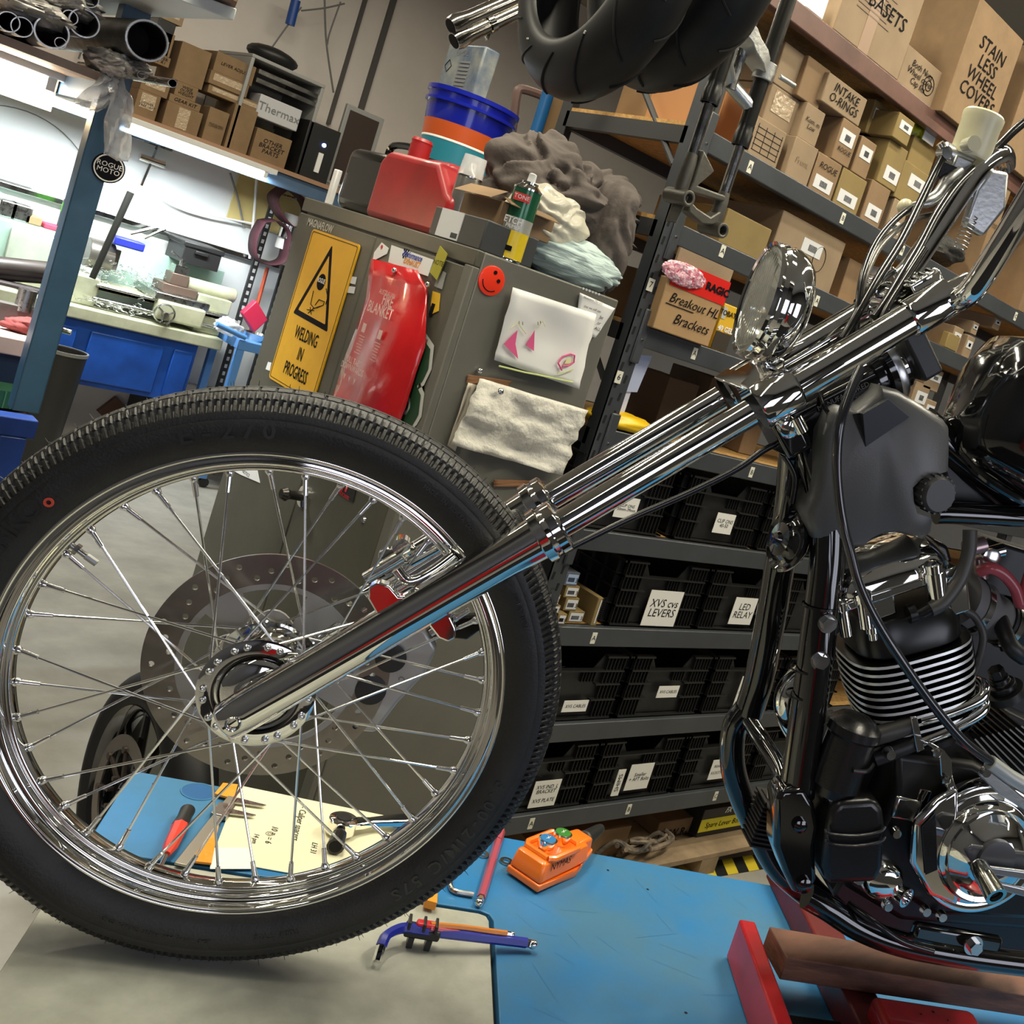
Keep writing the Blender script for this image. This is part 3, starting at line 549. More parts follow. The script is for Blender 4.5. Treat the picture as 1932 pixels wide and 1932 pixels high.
for k in range(14):
    x=qa.x+.012+k*(qb.x-qa.x-.02)/14; G().cyl((x,3.35,qb.z),(x,3.35,qb.z+.08+.05*((k*7)%5)/5),.005,n=8).build('drill_bit',chrome_d,t)
# press beams
pd=mat('press_dark',(.035,.028,.025),.4,.3,var=.3,vs=8)
t=thing('shop_press','dark steel press with horizontal round beams at the left','press',(bf.x-.3,3.35,bz))
for (xa,ya,xb,yb,r) in ((0,8,530,62,.026),(0,70,505,112,.016)):
    A=onY(*c20(xa,ya),3.35); Bq=onY(*c20(xb,yb),3.35); A=A+(A-Bq)*.6; G().cyl(A,Bq,r,n=16).build('round_beam',pd,t)
A=onY(*c20(0,110),3.32); Bq=onY(*c20(475,250),3.32); G().box((A.x-.3,3.3,Bq.z+.0),(Bq.x,3.36,A.z)).build('cross_beam',mat('press_brown',(.045,.035,.035),.5),t,bevel=.003)
A=onY(*c20(0,260),3.3); Bq=onY(*c20(430,400),3.3); G().box((A.x-.3,3.27,bz),(Bq.x,3.3,onY(*c20(300,320),3.3).z)).build('bolster_plate',mat('bolster',(.17,.155,.14),.4,.5,var=.3,vs=8),t,bevel=.003)
q=onZ(*c20(190,500),bz); crumple('rag',q+V((0,0,.018)),(.055,.035,.024),mat('rag_maroon',(.20,.035,.03),.85),'small maroon cloth lying on the pinkish bench top','cloth',.3,2,4,flat=bz)
q=onY(*c20(190,260),3.28); tag(G().cyl((q.x,3.285,q.z-.03),(q.x,3.285,q.z+.03),.022).build('steel_cylinder',steel),'short steel cylinder standing on the press plate','cylinder')
q=onZ(*c20(70,440),bz); g=G(); g.tube([q+V((math.cos(a)*.022,math.sin(a)*.022,.005)) for a in [i*.5 for i in range(10)]],.005,n=6); tag(g.build('c_clip',blacks),'small black open clip on the pinkish bench','clip')
q=onZ(*c20(350,480),bz); g=G(); g.tube([q+V((-.03,.02,.012)),q+V((.05,-.02,.012))],.008,n=8); g.tube([q+V((-.03,.02,.012)),q+V((-.05,.05,.012))],.014,n=8); tag(g.build('spanner',chrome_d),'chrome spanner lying on the pinkish bench by the post','spanner')
# waste bin
bc=onY(84,812,6.2); bc.z=0; rim=onY(122,661,bc.y)
t=thing('waste_bin','tall black waste bin behind the blue post','bin',bc)
rz=rim.z; rr=abs(onY(165,669,bc.y).x-rim.x)*1.0; cx=rim.x
G().lathe([(0,rr*.74),(rz,rr),(rz,rr*.95),(.02,rr*.7)],(cx,bc.y,0),(0,0,1),n=40,cap=False).build('bin_body',mat('bin_black',(.022,.021,.019),.45),t); G().lathe([(.015,.01),(.016,rr*.72)],(cx,bc.y,0),(0,0,1),n=30).build('bin_floor',blackm,t)
G().lathe([(rz-.012,rr*1.0),(rz-.012,rr*1.04),(rz+.006,rr*1.04),(rz+.006,rr*.96)],(cx,bc.y,0),(0,0,1),n=40,cap=False,loop=True).build('bin_rim',mat('rim_grey',(.22,.22,.21),.35),t)
# light-blue trolley
trm=mat('trolley_blue',(.10,.27,.62),.4)
Yt=6.35
def tz(x,y): return onY(*c20(x,y),Yt)
H=tz(1640,520); Lg=tz(1560,870)
t=thing('tool_trolley','light blue steel trolley beside the grey cabinet','trolley',(H.x,Yt,0))
xl=max(H.x-.02,br_.x+.03); xr=xl+.62; zt2=H.z
g=G().box((xl,Yt,zt2-.06),(xr,Yt+.42,zt2)); g.build('top_tray',trm,t,bevel=.004)
for xx,yy in ((xl,Yt),(xr-.04,Yt),(xl,Yt+.38),(xr-.04,Yt+.38),(xl+.22,Yt)): G().box((xx,yy,0.06),(xx+.04,yy+.04,zt2-.06)).build('leg',trm,t)
G().box((xl,Yt,.25),(xr,Yt+.42,.28)).build('lower_tray',trm,t)
G().cyl(tz(1580,430),tz(1790,530),.016,n=10).build('handle',trm,t)
for xx in (xl+.04,xr-.05):
    for yy in (Yt+.03,Yt+.38): G().cyl((xx,yy-.012,.03),(xx,yy+.012,.03),.03,n=14).build('wheel',blackm,t)
for nm,px_,m,lab in (('clear_jar',(1700,540),mat('jar_pale',(.75,.75,.78),.1,alpha=.7),'pale crinkled plastic bag on the blue trolley'),):
    q=tz(*px_); crumple('plastic_bag',(q.x,Yt+.12,zt2+.045),(.075,.06,.05),plast,lab,'bag',.4,3,8,ridge=True)
q=tz(1850,570); tag(G().lathe([(0,.06),(.045,.075),(.045,.07),(.006,.055)],(q.x+.06,Yt+.14,zt2),(0,0,1),n=24,cap=False).build('metal_dish',chrome_d),'shiny metal dish on the blue trolley','dish')
q=tz(1905,480); tag(G().obox((q.x+.06,Yt+.3,zt2+.13),(.03,0,.05),(0,.03,0),(.05,0,-.05)).build('red_tool',mat('tool_red',(.65,.03,.08),.4),bevel=.006),'bright red tool standing on the trolley beside the cabinet','tool')
# slotted angle uprights on the masonry wall
for (xa,ya,xb,yb,lab) in ((1540,1110,1320,1830,'slotted steel strip standing against the wall, left of two'),(1600,1490,1475,1840,'slotted steel strip standing against the wall, right of two')):
    A=onY(*c1(xa,ya),6.95); Bq=onY(*c1(xb,yb),6.95); t=thing('slotted_strip',lab,'steel strip',Bq); G().box((A.x-.02,6.94,0),(A.x+.02,6.96,A.z)).build('strip',rackd,t)
    g=G()
    for k in range(int((A.z-Bq.z+.5)/.05)): g.box((A.x-.008,6.936,Bq.z-.48+k*.05),(A.x+.008,6.94,Bq.z-.455+k*.05))
    g.build('slot',mat('slot_grey',(.6,.6,.58),.6),t,smooth=0)
cable([c1(1500,1500),c1(1440,1720),c1(1400,1880)],6.9,.012,mat('cord_orange',(.6,.10,.04),.5),'orange red cord hanging down the wall by the trolley')
# sanding belts
beltm=mat('sanding_belt',(.055,.010,.018),.75,0,bump=.1,bs=400)
def belt(pxs,Yc,wd,lab):
    pts=spline([onY(x,y,Yc) for x,y in pxs]+[onY(pxs[0][0],pxs[0][1],Yc)],6)[:-1]
    R=[[p,p+V((0,wd,0))] for p in pts]; o=G(); n=len(R)
    o.add([q for r in R for q in r],[(2*i,2*((i+1)%n),2*((i+1)%n)+1,2*i+1) for i in range(n)])
    return tag(o.build('sanding_belt',beltm,solid=.003,smooth=80),lab,'sanding belt')
belt([(502,420),(487,450),(487,485),(510,500),(538,495),(546,470),(549,440),(530,419)],6.72,.14,'burgundy sanding belt loop hanging lower beside the cabinet')
belt([(543,359),(526,375),(533,402),(556,428),(580,430),(590,400),(570,370)],6.70,.18,'burgundy sanding belt loop hanging higher beside the cabinet')
hk=onY(548,372,6.74); tag(G().tube([V((hk.x,6.66,hk.z-.0)),V((hk.x,6.98,hk.z)),V((hk.x,6.98,sz-.02))],.008,n=8).build('belt_hook',steel),'steel hook under the wall shelf holding the sanding belts','hook')
q=onY(545,440,6.8); t=thing('grinder','white and chrome belt grinder head beside the sanding belts','grinder',q); G().cyl(onY(553,405,6.86),onY(533,470,6.86),.05,n=18).build('motor',whitep,t); G().cyl(onY(549,425,6.84),onY(541,450,6.84),.06,n=18).build('chrome_collar',chrome_d,t)
# =============== GREY CABINET ===============
_d=ray(903,471); CP=EYEP+_d*(2.4/math.hypot(_d.x,_d.y)); XC,YC,ZC=CP.x,CP.y,CP.z
yl=onX(577,366,XC).y; xrr=onY(1168,567,YC).x
t=thing('steel_cabinet','tall olive grey two door steel cabinet covered in stickers','cabinet',((XC+xrr)/2,(YC+yl)/2,0)); CAB=t
G().box((XC+.018,YC,.0),(xrr,yl,ZC)).build('body',cabs,t,bevel=.004)
zd=onX(710,447,XC).z; ym=onX(710,447,XC).y
G().box((XC,YC+.0,zd+.006),(XC+.018,yl,ZC)).build('top_rail',cabm,t,bevel=.003)
G().box((XC-.001,YC+.0,.02),(XC+.018,YC+.035,zd+.006)).build('corner_strip',cabs,t,bevel=.003)
for a_,b_ in ((YC+.037,ym-.002),(ym+.002,yl)): G().box((XC-.0,a_,.1),(XC+.018,b_,zd)).build('door',cabm,t,bevel=.003)
G().box((XC+.002,YC,.02),(XC+.018,yl,.1)).build('plinth',cabm,t)
kq=onX(575,937,XC); g=G(); g.lathe([(0,.028),(.006,.028),(.008,.018)],(XC,kq.y,kq.z),(-1,0,0),n=28); g.build('knob_plate',chrome,t); g=G(); g.lathe([(.006,.013),(.04,.011),(.05,.018),(.062,.012)],(XC,kq.y,kq.z),(-1,0,0),n=24); g.build('knob',mat('knob_dark',(.06,.055,.05),.3,.8),t)
q=onX(*c15(1300,390),XC); G().lathe([(0,.008),(.004,.006)],(XC,q.y,q.z),(-1,0,0),n=12).build('bolt',chrome_d,t)
FR,UPZ=V((0,-1,0)),V((0,0,1))   # front face text frame ; side face uses (1,0,0)
def ftext(s_,x,y,h,m,par,dx=.004,**k):
    q=onX(x,y,XC-dx); return text(s_,(XC-dx,q.y,q.z),FR,UPZ,h,m,par,**k)
text('MAGNAFLOW',(XC-.001,onX(*cB(600,368),XC).y,onX(*cB(600,368),XC).z),FR,UPZ,.022,mat('decal_pale',(.5,.49,.42),.5),CAB,'door_decal',bold=.02,sx=.8)
g=G(); vents=[onY(*cA(1190+i*22,462+i*8),YC) for i in range(6)]
for v_ in vents: g.lathe([(0,.003),(.001,.003)],(v_.x,YC,v_.z),(0,-1,0),n=8)
g.build('vent_hole',labelw,CAB,smooth=0)
def frect(pl,pr,dx=.002):  # front rectangle from px top-left & bottom-right on the door plane -> (y_left,y_right,z0,z1)
    a=onX(*pl,XC-dx); b=onX(*pr,XC-dx); return a.y,b.y,b.z,a.z
# welding sign
sy=onX(*cB(530,400),XC-.006); sy2=onX(*cB(965,530),XC-.006); sy3=onX(*cB(145,1740),XC-.006)
y0,y1,z1,z0=sy.y,sy2.y,(sy.z+sy2.z)/2,sy3.z-.005
t=thing('warning_sign','yellow welding in progress warning sign on the cabinet door','sign',(XC-.004,(y0+y1)/2,z0)); yel=mat('sign_yellow',(.72,.38,.012),.4,0,var=.06,vs=12)
def rrect(y0,y1,z0,z1,r,x,n=6):
    P=[]
    for cy_,cz_,a0 in ((y0-r,z1-r,0),(y1+r,z1-r,90),(y1+r,z0+r,180),(y0-r,z0+r,270)):
        for k in range(n+1): a=math.radians(a0+90*k/n); P.append(V((x,cy_+r*math.cos(a),cz_+r*math.sin(a))))
    return P
G().prism(rrect(y0,y1,z0,z1,.012,XC-.006),(.004,0,0)).build('plate',yel,t)
def ringline(P,Q,name,m,par,th=.0006):
    g=G(); n=len(P); e=V((-th,0,0)); g.add(P+Q+[p+e for p in P]+[q+e for q in Q],[(2*n+i,2*n+(i+1)%n,3*n+(i+1)%n,3*n+i) for i in range(n)]+[(i,(i+1)%n,2*n+(i+1)%n,2*n+i) for i in range(n)]+[(n+i,n+(i+1)%n,3*n+(i+1)%n,3*n+i) for i in range(n)]); return g.build(name,m,par,smooth=0)
ringline(rrect(y0-.006,y1+.006,z0+.006,z1-.006,.008,XC-.006),rrect(y0-.0075,y1+.0075,z0+.0075,z1-.0075,.007,XC-.006),'border',ink,t)
S=lambda x,y: (lambda q:(q.y,q.z))(onX(*cB(x,y),XC-.006))
def tri(sc):
    pts=[S(712,540),S(665,1335),S(355,1160)]; cy_=sum(p[0] for p in pts)/3; cz_=sum(p[1] for p in pts)/3; out=[]
    for i in range(3):
        p=pts[i]; p=(cy_+(p[0]-cy_)*sc,cz_+(p[1]-cz_)*sc); a=pts[i-1];b=pts[(i+1)%3]; a=(cy_+(a[0]-cy_)*sc,cz_+(a[1]-cz_)*sc); b=(cy_+(b[0]-cy_)*sc,cz_+(b[1]-cz_)*sc)
        for k in (.06,.02): out.append(V((XC-.006,p[0]+(a[0]-p[0])*k,p[1]+(a[1]-p[1])*k)))
        for k in (.02,.06): out.append(V((XC-.006,p[0]+(b[0]-p[0])*k,p[1]+(b[1]-p[1])*k)))
    return out
ringline(tri(1),tri(.80),'triangle',ink,t)
c=S(610,880); g=G(); g.lathe([(0,.022),(.0008,.022)],(XC-.006,c[0],c[1]),(-1,0,0),n=28); 
g.build('badge',ink,t,smooth=0); text('ROGUE',(XC-.0072,c[0],c[1]+.003),FR,UPZ,.013,whitep,t,bold=.02,sx=.75)
g=G()
for pts in ([(540,960),(515,1080),(545,1120),(600,1100)],[(555,1090),(590,1040),(640,1060),(630,1090),(570,1115)],[(655,940),(670,1020),(650,1085)],[(480,1130),(545,1140)],[(510,1110),(520,1175)],[(490,1165),(545,1115)]):
    g.tube([V((XC-.0065,)+S(*p_)) for p_ in pts],.0011,n=5)
g.build('welder_pictogram',ink,t)
for s_,cx_,cy_,h in (('WELDING',474,1382,.036),('IN',420,1545,.036),('PROGRESS',375,1710,.036)):
    c=S(cx_,cy_); text(s_,(XC-.0065,c[0],c[1]),FR,UPZ,h,ink,t,sx=.62,bold=.012)
# fire blanket bag
fb=[(1180,705),(1449,800),(1480,860),(1449,1150),(1360,1500),(1240,1932),(700,1900),(850,1500),(1000,1100),(1110,850)]
P=[onX(*cB(*p_),XC-.012) for p_ in fb]; cen=sum(P,V())/len(P)
t=thing('fire_blanket','shiny red fire blanket pouch hanging on the cabinet door','fire blanket',(XC-.01,cen.y,cen.z-.2)); redp=mat('pouch_red',(.50,.010,.013),.22,0,var=.15,vs=6,bump=.25,bs=10,coat=.6)
def fbm(px,py,off=.0): return onX(px,py,XC-.012-off)
rows_=[[(702,488),(787,510)],[(698,520),(806,545)],[(690,560),(806,600)],[(672,620),(800,655)],[(655,670),(785,702)],[(635,725),(770,760)],[(618,770),(752,800)],[(600,830),(735,860)]]
R=[]
for j,(l,r_) in enumerate(rows_):
    A=fbm(*l);Bq=fbm(*r_); ring=[]
    bul=[0,.004,.022,.034,.040,.036,.030,.02][j]
    for k in range(15):
        s=k/14; q=A.lerp(Bq,s); f=(min(1,s/.5) if s<.5 else 1)*math.sin(min(1,max(0,(1-s)/.32))*PI/2); q.x-=bul*(.3+.7*s)*f+.003*math.sin(s*17+j*2)*(1 if j else 0); ring.append(q)
    R.append(ring)
G().rings(R,closed_u=False,cap=False).build('pouch',redp,t,smooth=80,solid=.003)
for (x,y,s_,h,b_) in ((745,559,'AUSTRALIAN',.013,.0),(746,573,'FIRE',.028,.012),(737,592,'BLANKET',.028,.012),(692,688,'PULL TABS',.016,.01),(690,702,'DOWNWARDS',.016,.01),(682,718,'v   v   v',.02,.04)):
    q=fbm(x,y); 
    # drape the lettering just above the pouch surface
    best=min(((r_[k]-V((r_[k].x,q.y,q.z))).length,r_[k].x) for r_ in R for k in range(15)); nx=min(r_[k].x for r_ in R for k in range(15) if abs(r_[k].z-q.z)<.05)
    text(s_,(nx-.0015,q.y,q.z),FR,UPZ,h,mat('print_pale',(.75,.50,.46),.4),t,sx=.75,bold=b_)
for (x,y) in ((708,625),(738,638)):
    q=fbm(x,y); nx=min(r_[k].x for r_ in R for k in range(15) if abs(r_[k].z-q.z)<.05); g=G(); 
    for k in range(7): g.box((nx-.004,q.y-.016,q.z-.02-k*.007),(nx-.0035,q.y+.012*(1-.3*(k%3)),q.z-.0185-k*.007))
    g.box((nx-.004,q.y-.008,q.z-.01),(nx-.0035,q.y+.008,q.z+.012)); g.build('instructions',MT['print_pale'],t,smooth=0)
for x,y in ((744,510),(807,537)):
    q=fbm(x,y,.006); tag(G().blob(q,(.006,.007,.007)).build('magnet',chrome),'silver ball magnet holding the fire blanket, '+('left' if x<780 else 'right')+' one','magnet')
# stickers on the front
def fsticker(name,corners,m,label,cat='sticker',dx=.0025,s_=None,h=.02,tm=None,**k):
    P=[onX(x,y,XC-dx) for x,y in corners]; c=sum(P,V())/len(P); t=thing(name,label,cat,(XC-dx,c.y,min(p.z for p in P))); G().prism(P,(.0015,0,0)).build('print',m,t,smooth=0)
    if s_: text(s_,(XC-dx,c.y,c.z),FR,UPZ,h,tm or ink,t,**k)
    return t,c
t,c=fsticker('banner_sticker',[c6(1090,200),c6(1345,290),c6(1310,390),c6(1070,305)],whitep,'white performance exhaust sticker with a chequered corner',s_=None)
text('Performance',(XC-.003,c.y-.008,c.z+.012),FR,UPZ,.016,mat('ink_blue',(.01,.04,.35),.5),t,shear=.3,bold=.02,sx=.8); text('EXHAUST',(XC-.003,c.y-.012,c.z-.004),FR,UPZ,.014,mat('ink_orange',(.75,.28,.02),.5),t,shear=.25,bold=.03,sx=.9); text('www.performance.com.au',(XC-.003,c.y,c.z-.020),FR,UPZ,.005,ink,t)
g=G()
for i in range(5):
    for j in range(4):
        if (i+j)%2==0: g.box((XC-.0032,c.y+.034+i*-.005,c.z+.018-j*.006),(XC-.0026,c.y+.039-i*.005,c.z+.024-j*.006))
g.build('chequer',ink,t,smooth=0)
t,c=fsticker('diamond_sticker',[c6(1030,185),c6(1072,220),c6(1060,255),c6(975,298),c6(985,245)],whitep,'torn white sticker with a small red heart'); G().lathe([(0,.005),(.0005,.005)],(XC-.003,c.y,c.z+.012),(-1,0,0),n=10).build('heart',mat('ink_red',(.6,.01,.02),.5),t)
fsticker('yellow_tag',[c6(1385,205),c6(1430,255),c6(1365,415),c6(1322,365)],mat('tag_yellow',(.36,.33,.02),.4),'olive yellow tag stuck at the pouch top',dx=.01,s_='NOTE',h=.012)
t,c=fsticker('figure_sticker',[c6(1340,480),c6(1385,495),c6(1375,600),c6(1325,625),c6(1330,560)],mat('fig_yellow',(.72,.42,.02),.5),'small sticker of a figure in yellow and black by the pouch'); G().box((XC-.0035,c.y-.006,c.z-.03),(XC-.0027,c.y+.008,c.z-.002)).build('trousers',ink,t)
fsticker('grey_sticker',[c6(1385,350),c6(1420,370),c6(1395,470),c6(1350,450)],mat('stk_grey',(.30,.30,.28),.4),'grey cartoonless badge sticker behind the yellow tag'.replace('cartoonless ',''))
fsticker('red_sticker',[c6(1262,760),c6(1312,775),c6(1295,830),c6(1250,820)],mat('stk_dim',(.28,.13,.11),.4),'small red and grey badge sticker beside the pouch',s_='US',h=.014,tm=whitep)
P=c6(1200,960); q=onX(*P,XC-.003); t=thing('letter_sticker','large green letter B sticker with a pale outline low on the door','sticker',(XC-.003,q.y,q.z-.12)); text('B',(XC-.002,q.y-.01,q.z-.045),FR,UPZ,.24,mat('ink_pale',(.5,.5,.46),.5),t,'outline',bold=.055,sx=.9); text('B',(XC-.0032,q.y-.01,q.z-.045),FR,UPZ,.235,mat('ink_green',(.012,.05,.02),.5),t,'letter',bold=.02,sx=.9)
fsticker('white_magnet',[c6(850,392),c6(878,395),c6(868,440),c6(838,432)],labelw,'white clip tab sticking out beside the warning sign, upper'); fsticker('white_magnet',[c6(832,450),c6(868,455),c6(860,495),c6(822,490)],labelw,'white clip tab sticking out beside the warning sign, lower')
fsticker('red_tab',[c6(340,910),c6(360,915),c6(350,965),c6(325,955)],whitep,'little white and red house sticker left of the warning sign')
t,c=fsticker('sprocket_sticker',[c15(1105,90),c15(1245,150),c15(1220,260),c15(1088,175)],mat('stk_black',(.02,.02,.02),.4),'black and red sprockets sticker low on the cabinet door'); text('JT',(XC-.003,c.y,c.z+.008),FR,UPZ,.026,mat('ink_red2',(.55,.02,.03),.4),t,bold=.05,sx=1.2); text('SPROCKETS',(XC-.003,c.y,c.z-.014),FR,UPZ,.0085,mat('ink_red2',(.55,.02,.03),.4),t,bold=.02)
fsticker('white_notice',[c15(310,10),c15(520,20),c15(540,120),c15(400,60)],whitep,'white paper notice at the door edge behind the tyre',s_='NOTICE',h=.01)
# side face
SR=V((1,0,0))
q=onY(928,530,YC-.003); t=thing('smiley_sticker','round red smiling face sticker on the cabinet side','sticker',(q.x,YC-.002,q.z-.035)); rs=.034
G().lathe([(0,rs),(.003,rs*.99),(.004,rs*.9)],(q.x,YC,q.z),(0,-1,0),n=40).build('disc',mat('smiley_red',(.85,.04,.012),.3,coat=.5),t)
g=G()
for ex,ez in ((.004,.016),(.018,.0)): g.lathe([(0,.0048),(.0006,.0048)],(q.x+ex-.002,YC-.0042,q.z+ez+.004),(0,-1,0),n=14)
g.tube([V((q.x+.024*math.cos(a),YC-.0042,q.z+.024*math.sin(a))) for a in [math.radians(185+i*10) for i in range(13)]],.0012,n=6); g.build('face',ink,t)
def spaper(pts,name,m,label,Yo=.01,warp=.006,cat='paper',n=10,seed=0):
    # bilinear sheet from 4 px corners TL,TR,BR,BL
    A=[onY(x,y,YC-Yo) for x,y in pts]; c=sum(A,V())/4; t=thing(name,label,cat,(c.x,YC-Yo,min(a.z for a in A))); R=[]
    for j in range(n+1):
        v=j/n; l=A[0].lerp(A[3],v); r=A[1].lerp(A[2],v); ring=[]
        for i in range(n+1):
            u=i/n; p_=l.lerp(r,u); p_.y-=warp*(_nz.noise(V((u*3+seed,v*3,seed)))+.6*_nz.noise(V((u*8,v*8,seed+4))))+warp*.7; ring.append(p_)
        R.append(ring)
    G().rings(R,closed_u=False,cap=False).build('sheet',m,t,solid=.0012,smooth=80); return t,A
t,A=spaper([cA(1165,490),cA(1410,600),cA(1270,810),cA(1130,720)],'handwritten_note',whitep,'handwritten note about mirrors at the cabinet side edge',.004,.002)
q=onY(*cA(1260,545),YC-.008); text('Homeless Mirrors',(q.x-.0,YC-.0075,q.z),SR,UPZ,.010,ink,t,shear=.2,mw=.062); q=onY(*cA(1255,605),YC-.008); text('that we still use',(q.x,YC-.0075,q.z),SR,UPZ,.009,ink,t,shear=.2,mw=.055)
for s_,x,y in (('be',1318,665),('or',1300,705),('ALL',1290,745)): q=onY(*cA(x,y),YC-.008); text(s_,(q.x,YC-.0075,q.z),SR,UPZ,.009,ink,t,shear=.2)
t,A=spaper([cA(690,450),cA(1275,640),cA(1155,1165),cA(560,960)],'childs_drawing',whitep,"crinkled child's drawing of two pink figures on the cabinet side",.014,.006,seed=2)
def sk(pts,r,m,name,fill=False,yo=.0245):
    P=[onY(*cA(x,y),YC-yo) for x,y in pts]
    if fill: G().prism(P,(0,.0008,0)).build(name,m,t,smooth=0)
    else: G().tube(P,r,n=5).build(name,m,t)
pk=mat('crayon_pink',(.72,.10,.26),.8); gn=mat('crayon_green',(.55,.62,.25),.8); yl_=mat('crayon_yellow',(.75,.72,.35),.8)
sk([(730,755),(635,850),(735,955),(715,850)],.001,pk,'pink_dress',1); sk([(850,755),(790,860),(845,900)],.001,pk,'pink_dress',1)
sk([(1040,1035),(1015,985),(1045,940),(1100,920),(1130,930),(1125,980),(1080,1005),(1045,1005)],.0022,pk,'pink_flower'); sk([(1060,990),(1075,955),(1110,955),(1100,985)],.001,yl_,'flower_centre',1)
sk([(600,1005),(780,1050),(860,1065),(1000,1095),(1120,1120)],.0022,gn,'green_ground'); sk([(1010,1060),(1060,1050),(1120,1030)],.0014,gn,'leaf'); sk([(680,740),(730,700),(790,780)],.001,yl_,'yellow_hair'); sk([(870,740),(905,690),(925,730)],.001,yl_,'yellow_hair'); sk([(740,690),(742,715)],.0009,inkg,'eye'); sk([(765,695),(767,718)],.0009,inkg,'eye'); sk([(872,695),(874,718)],.0009,inkg,'eye'); sk([(890,690),(892,712)],.0009,inkg,'eye')
qm=mat('quilted_paper',(.66,.63,.55),.7,0,bump=.5,bs=70,var=.05,vs=5)
t,A=spaper([cA(440,1080),cA(1200,1305),cA(1020,1760),cA(240,1540)],'shop_towel','x' and qm,'quilted white paper towel pad hung on the cabinet side',.012,.022,n=18,cat='paper towel',seed=5)
q=onY(*cA(613,1187),YC-.04); tag(G().blob((q.x,YC-.038,q.z),(.009,.007,.009)).build('magnet',chrome),'silver ball magnet on the quilted paper towel','magnet')
q=onY(*cA(470,1040),YC-.01); tag(G().blob((q.x,YC-.008,q.z),(.007,.006,.007)).build('magnet',chrome),'silver ball magnet at the towel top left corner','magnet')
t,A=spaper([cA(380,1065),cA(690,1110),cA(660,1150),cA(370,1125)],'brown_paper_edge',mat('kraft_brown',(.27,.13,.06),.8),'brown kraft paper strip behind the paper towel top',.003,.001)
t,A=spaper([cA(380,1120),cA(440,1135),cA(290,1600),cA(235,1560)],'paper_roll_edge',mat('paper_old',(.58,.52,.42),.7),'yellowed paper strip down the left of the paper towel',.006,.003)
t,A=spaper([cA(560,1800),cA(920,1810),cA(880,1850),cA(560,1850)],'brown_paper_edge',MT['kraft_brown'],'brown kraft paper showing below the paper towel',.005,.002)
# ---- things on the cabinet ----
def TX(x,y,d): return onX(x,y,XC+d)
def cylobj(name,label,cat,pb,pt,d,r,mats,face='X',segs=None,z0=None):
    A=TX(*pb,d) if face=='X' else onY(*pb,YC+d); Bq=TX(*pt,d) if face=='X' else onY(*pt,YC+d); z=ZC if z0 is None else z0
    return V((A.x,A.y,z)),Bq.z-z
# black jerry can
a=TX(655,380,.10); b=TX(735,395,.10); zt_=TX(690,270,.10).z
t=thing('jerry_can','black metal jerry can with a strap at the cabinet top left','jerry can',(XC+.16,(a.y+b.y)/2,ZC)); jb=mat('jerry_black',(.006,.006,.005),.2,coat=.3)
G().box((XC+.06,b.y,ZC),(XC+.26,a.y,zt_-.02)).build('can',jb,t,bevel=.03,seg=4); G().tube(spline([(XC+.16,a.y-.03,zt_-.025),(XC+.16,a.y-.05,zt_+.02),(XC+.16,b.y+.03,zt_+.02),(XC+.16,b.y+.02,zt_-.025)],5),.010,n=8).build('handle',jb,t)
q=TX(672,345,.05); G().box((XC+.045,a.y-.01,ZC),(XC+.06,a.y+.015,ZC+.10)).build('white_strap',whitep,t,bevel=.003)
# red can
a=TX(697,388,.05); b=TX(845,420,.05); z1=TX(735,283,.05).z
redc=mat('can_red',(.30,.010,.012),.38,0,var=.15,vs=10,coat=.15); t=thing('fuel_can','red plastic fuel can with a moulded neck on the cabinet','fuel can',(XC+.12,(a.y+b.y)/2,ZC))
prof=[(a.y,ZC),(b.y,ZC),(b.y,ZC+.10),(b.y+.03,z1-.07),(b.y+.10,z1-.005),(a.y-.03,z1),(a.y,z1-.03)]
G().prism([V((XC+.04,y,z)) for y,z in prof],(.15,0,0)).build('body',redc,t,bevel=.018,seg=4)
nc=V((XC+.11,TX(785,285,.1).y,z1-.01)); G().lathe([(0,.03),(.02,.026),(.03,.028),(.036,.026),(.044,.028),(.05,.026),(.058,.028),(.066,.024)],nc,(0,0,1),n=24).build('neck',redc,t)
G().tube(spline([(XC+.11,b.y+.11,z1-.02),(XC+.11,b.y+.07,z1-.03),(XC+.11,b.y+.015,z1-.10),(XC+.11,b.y+.012,ZC+.06)],5),.014,n=10).build('handle',redc,t)
q=TX(850,330,.30); t=thing('fuel_can','second red fuel can hidden behind the first, under the bucket','fuel can',(XC+.32,q.y,ZC)); zb2=TX(848,300,.30).z
G().box((XC+.23,q.y-.10,ZC),(XC+.42,q.y+.16,zb2-.02)).build('body',redc,t,bevel=.02,seg=3)
# bucket
zt3=TX(790,160,.32).z; q=TX(865,300,.32); br=.125; t=thing('paint_bucket','blue plastic bucket with an orange band on top of the red cans','bucket',(XC+.34,q.y+.0,zb2-.02)); cB_=V((XC+.34,TX(873,225,.32).y,zb2-.02)); h=TX(873,185,.32).z-(zb2-.02)
pb1=mat('bucket_blue',(.005,.012,.28),.22,coat=.4); G().lathe([(0,br*.86),(h*.3,br*.9)],cB_,(0,0,1),n=44).build('teal_base',mat('bucket_teal',(.02,.20,.27),.35),t); G().lathe([(h*.3,br*.905),(h*.32,br*.91),(h*.33,br*.905)],cB_,(0,0,1),n=44).build('white_line',whitep,t); G().lathe([(h*.33,br*.905),(h*.55,br*.95)],cB_,(0,0,1),n=44).build('orange_band',mat('bucket_orange',(.50,.085,.015),.4),t)
G().lathe([(h*.55,br*.95),(h*.80,br),(h*.80,br*1.06),(h*.84,br*1.06),(h*.85,br*1.01),(h*.93,br*1.03),(h*.94,br*1.07),(h,br*1.07),(h,br*.9),(h*.93,br*.88)],cB_,(0,0,1),n=44).build('blue_rim',pb1,t)
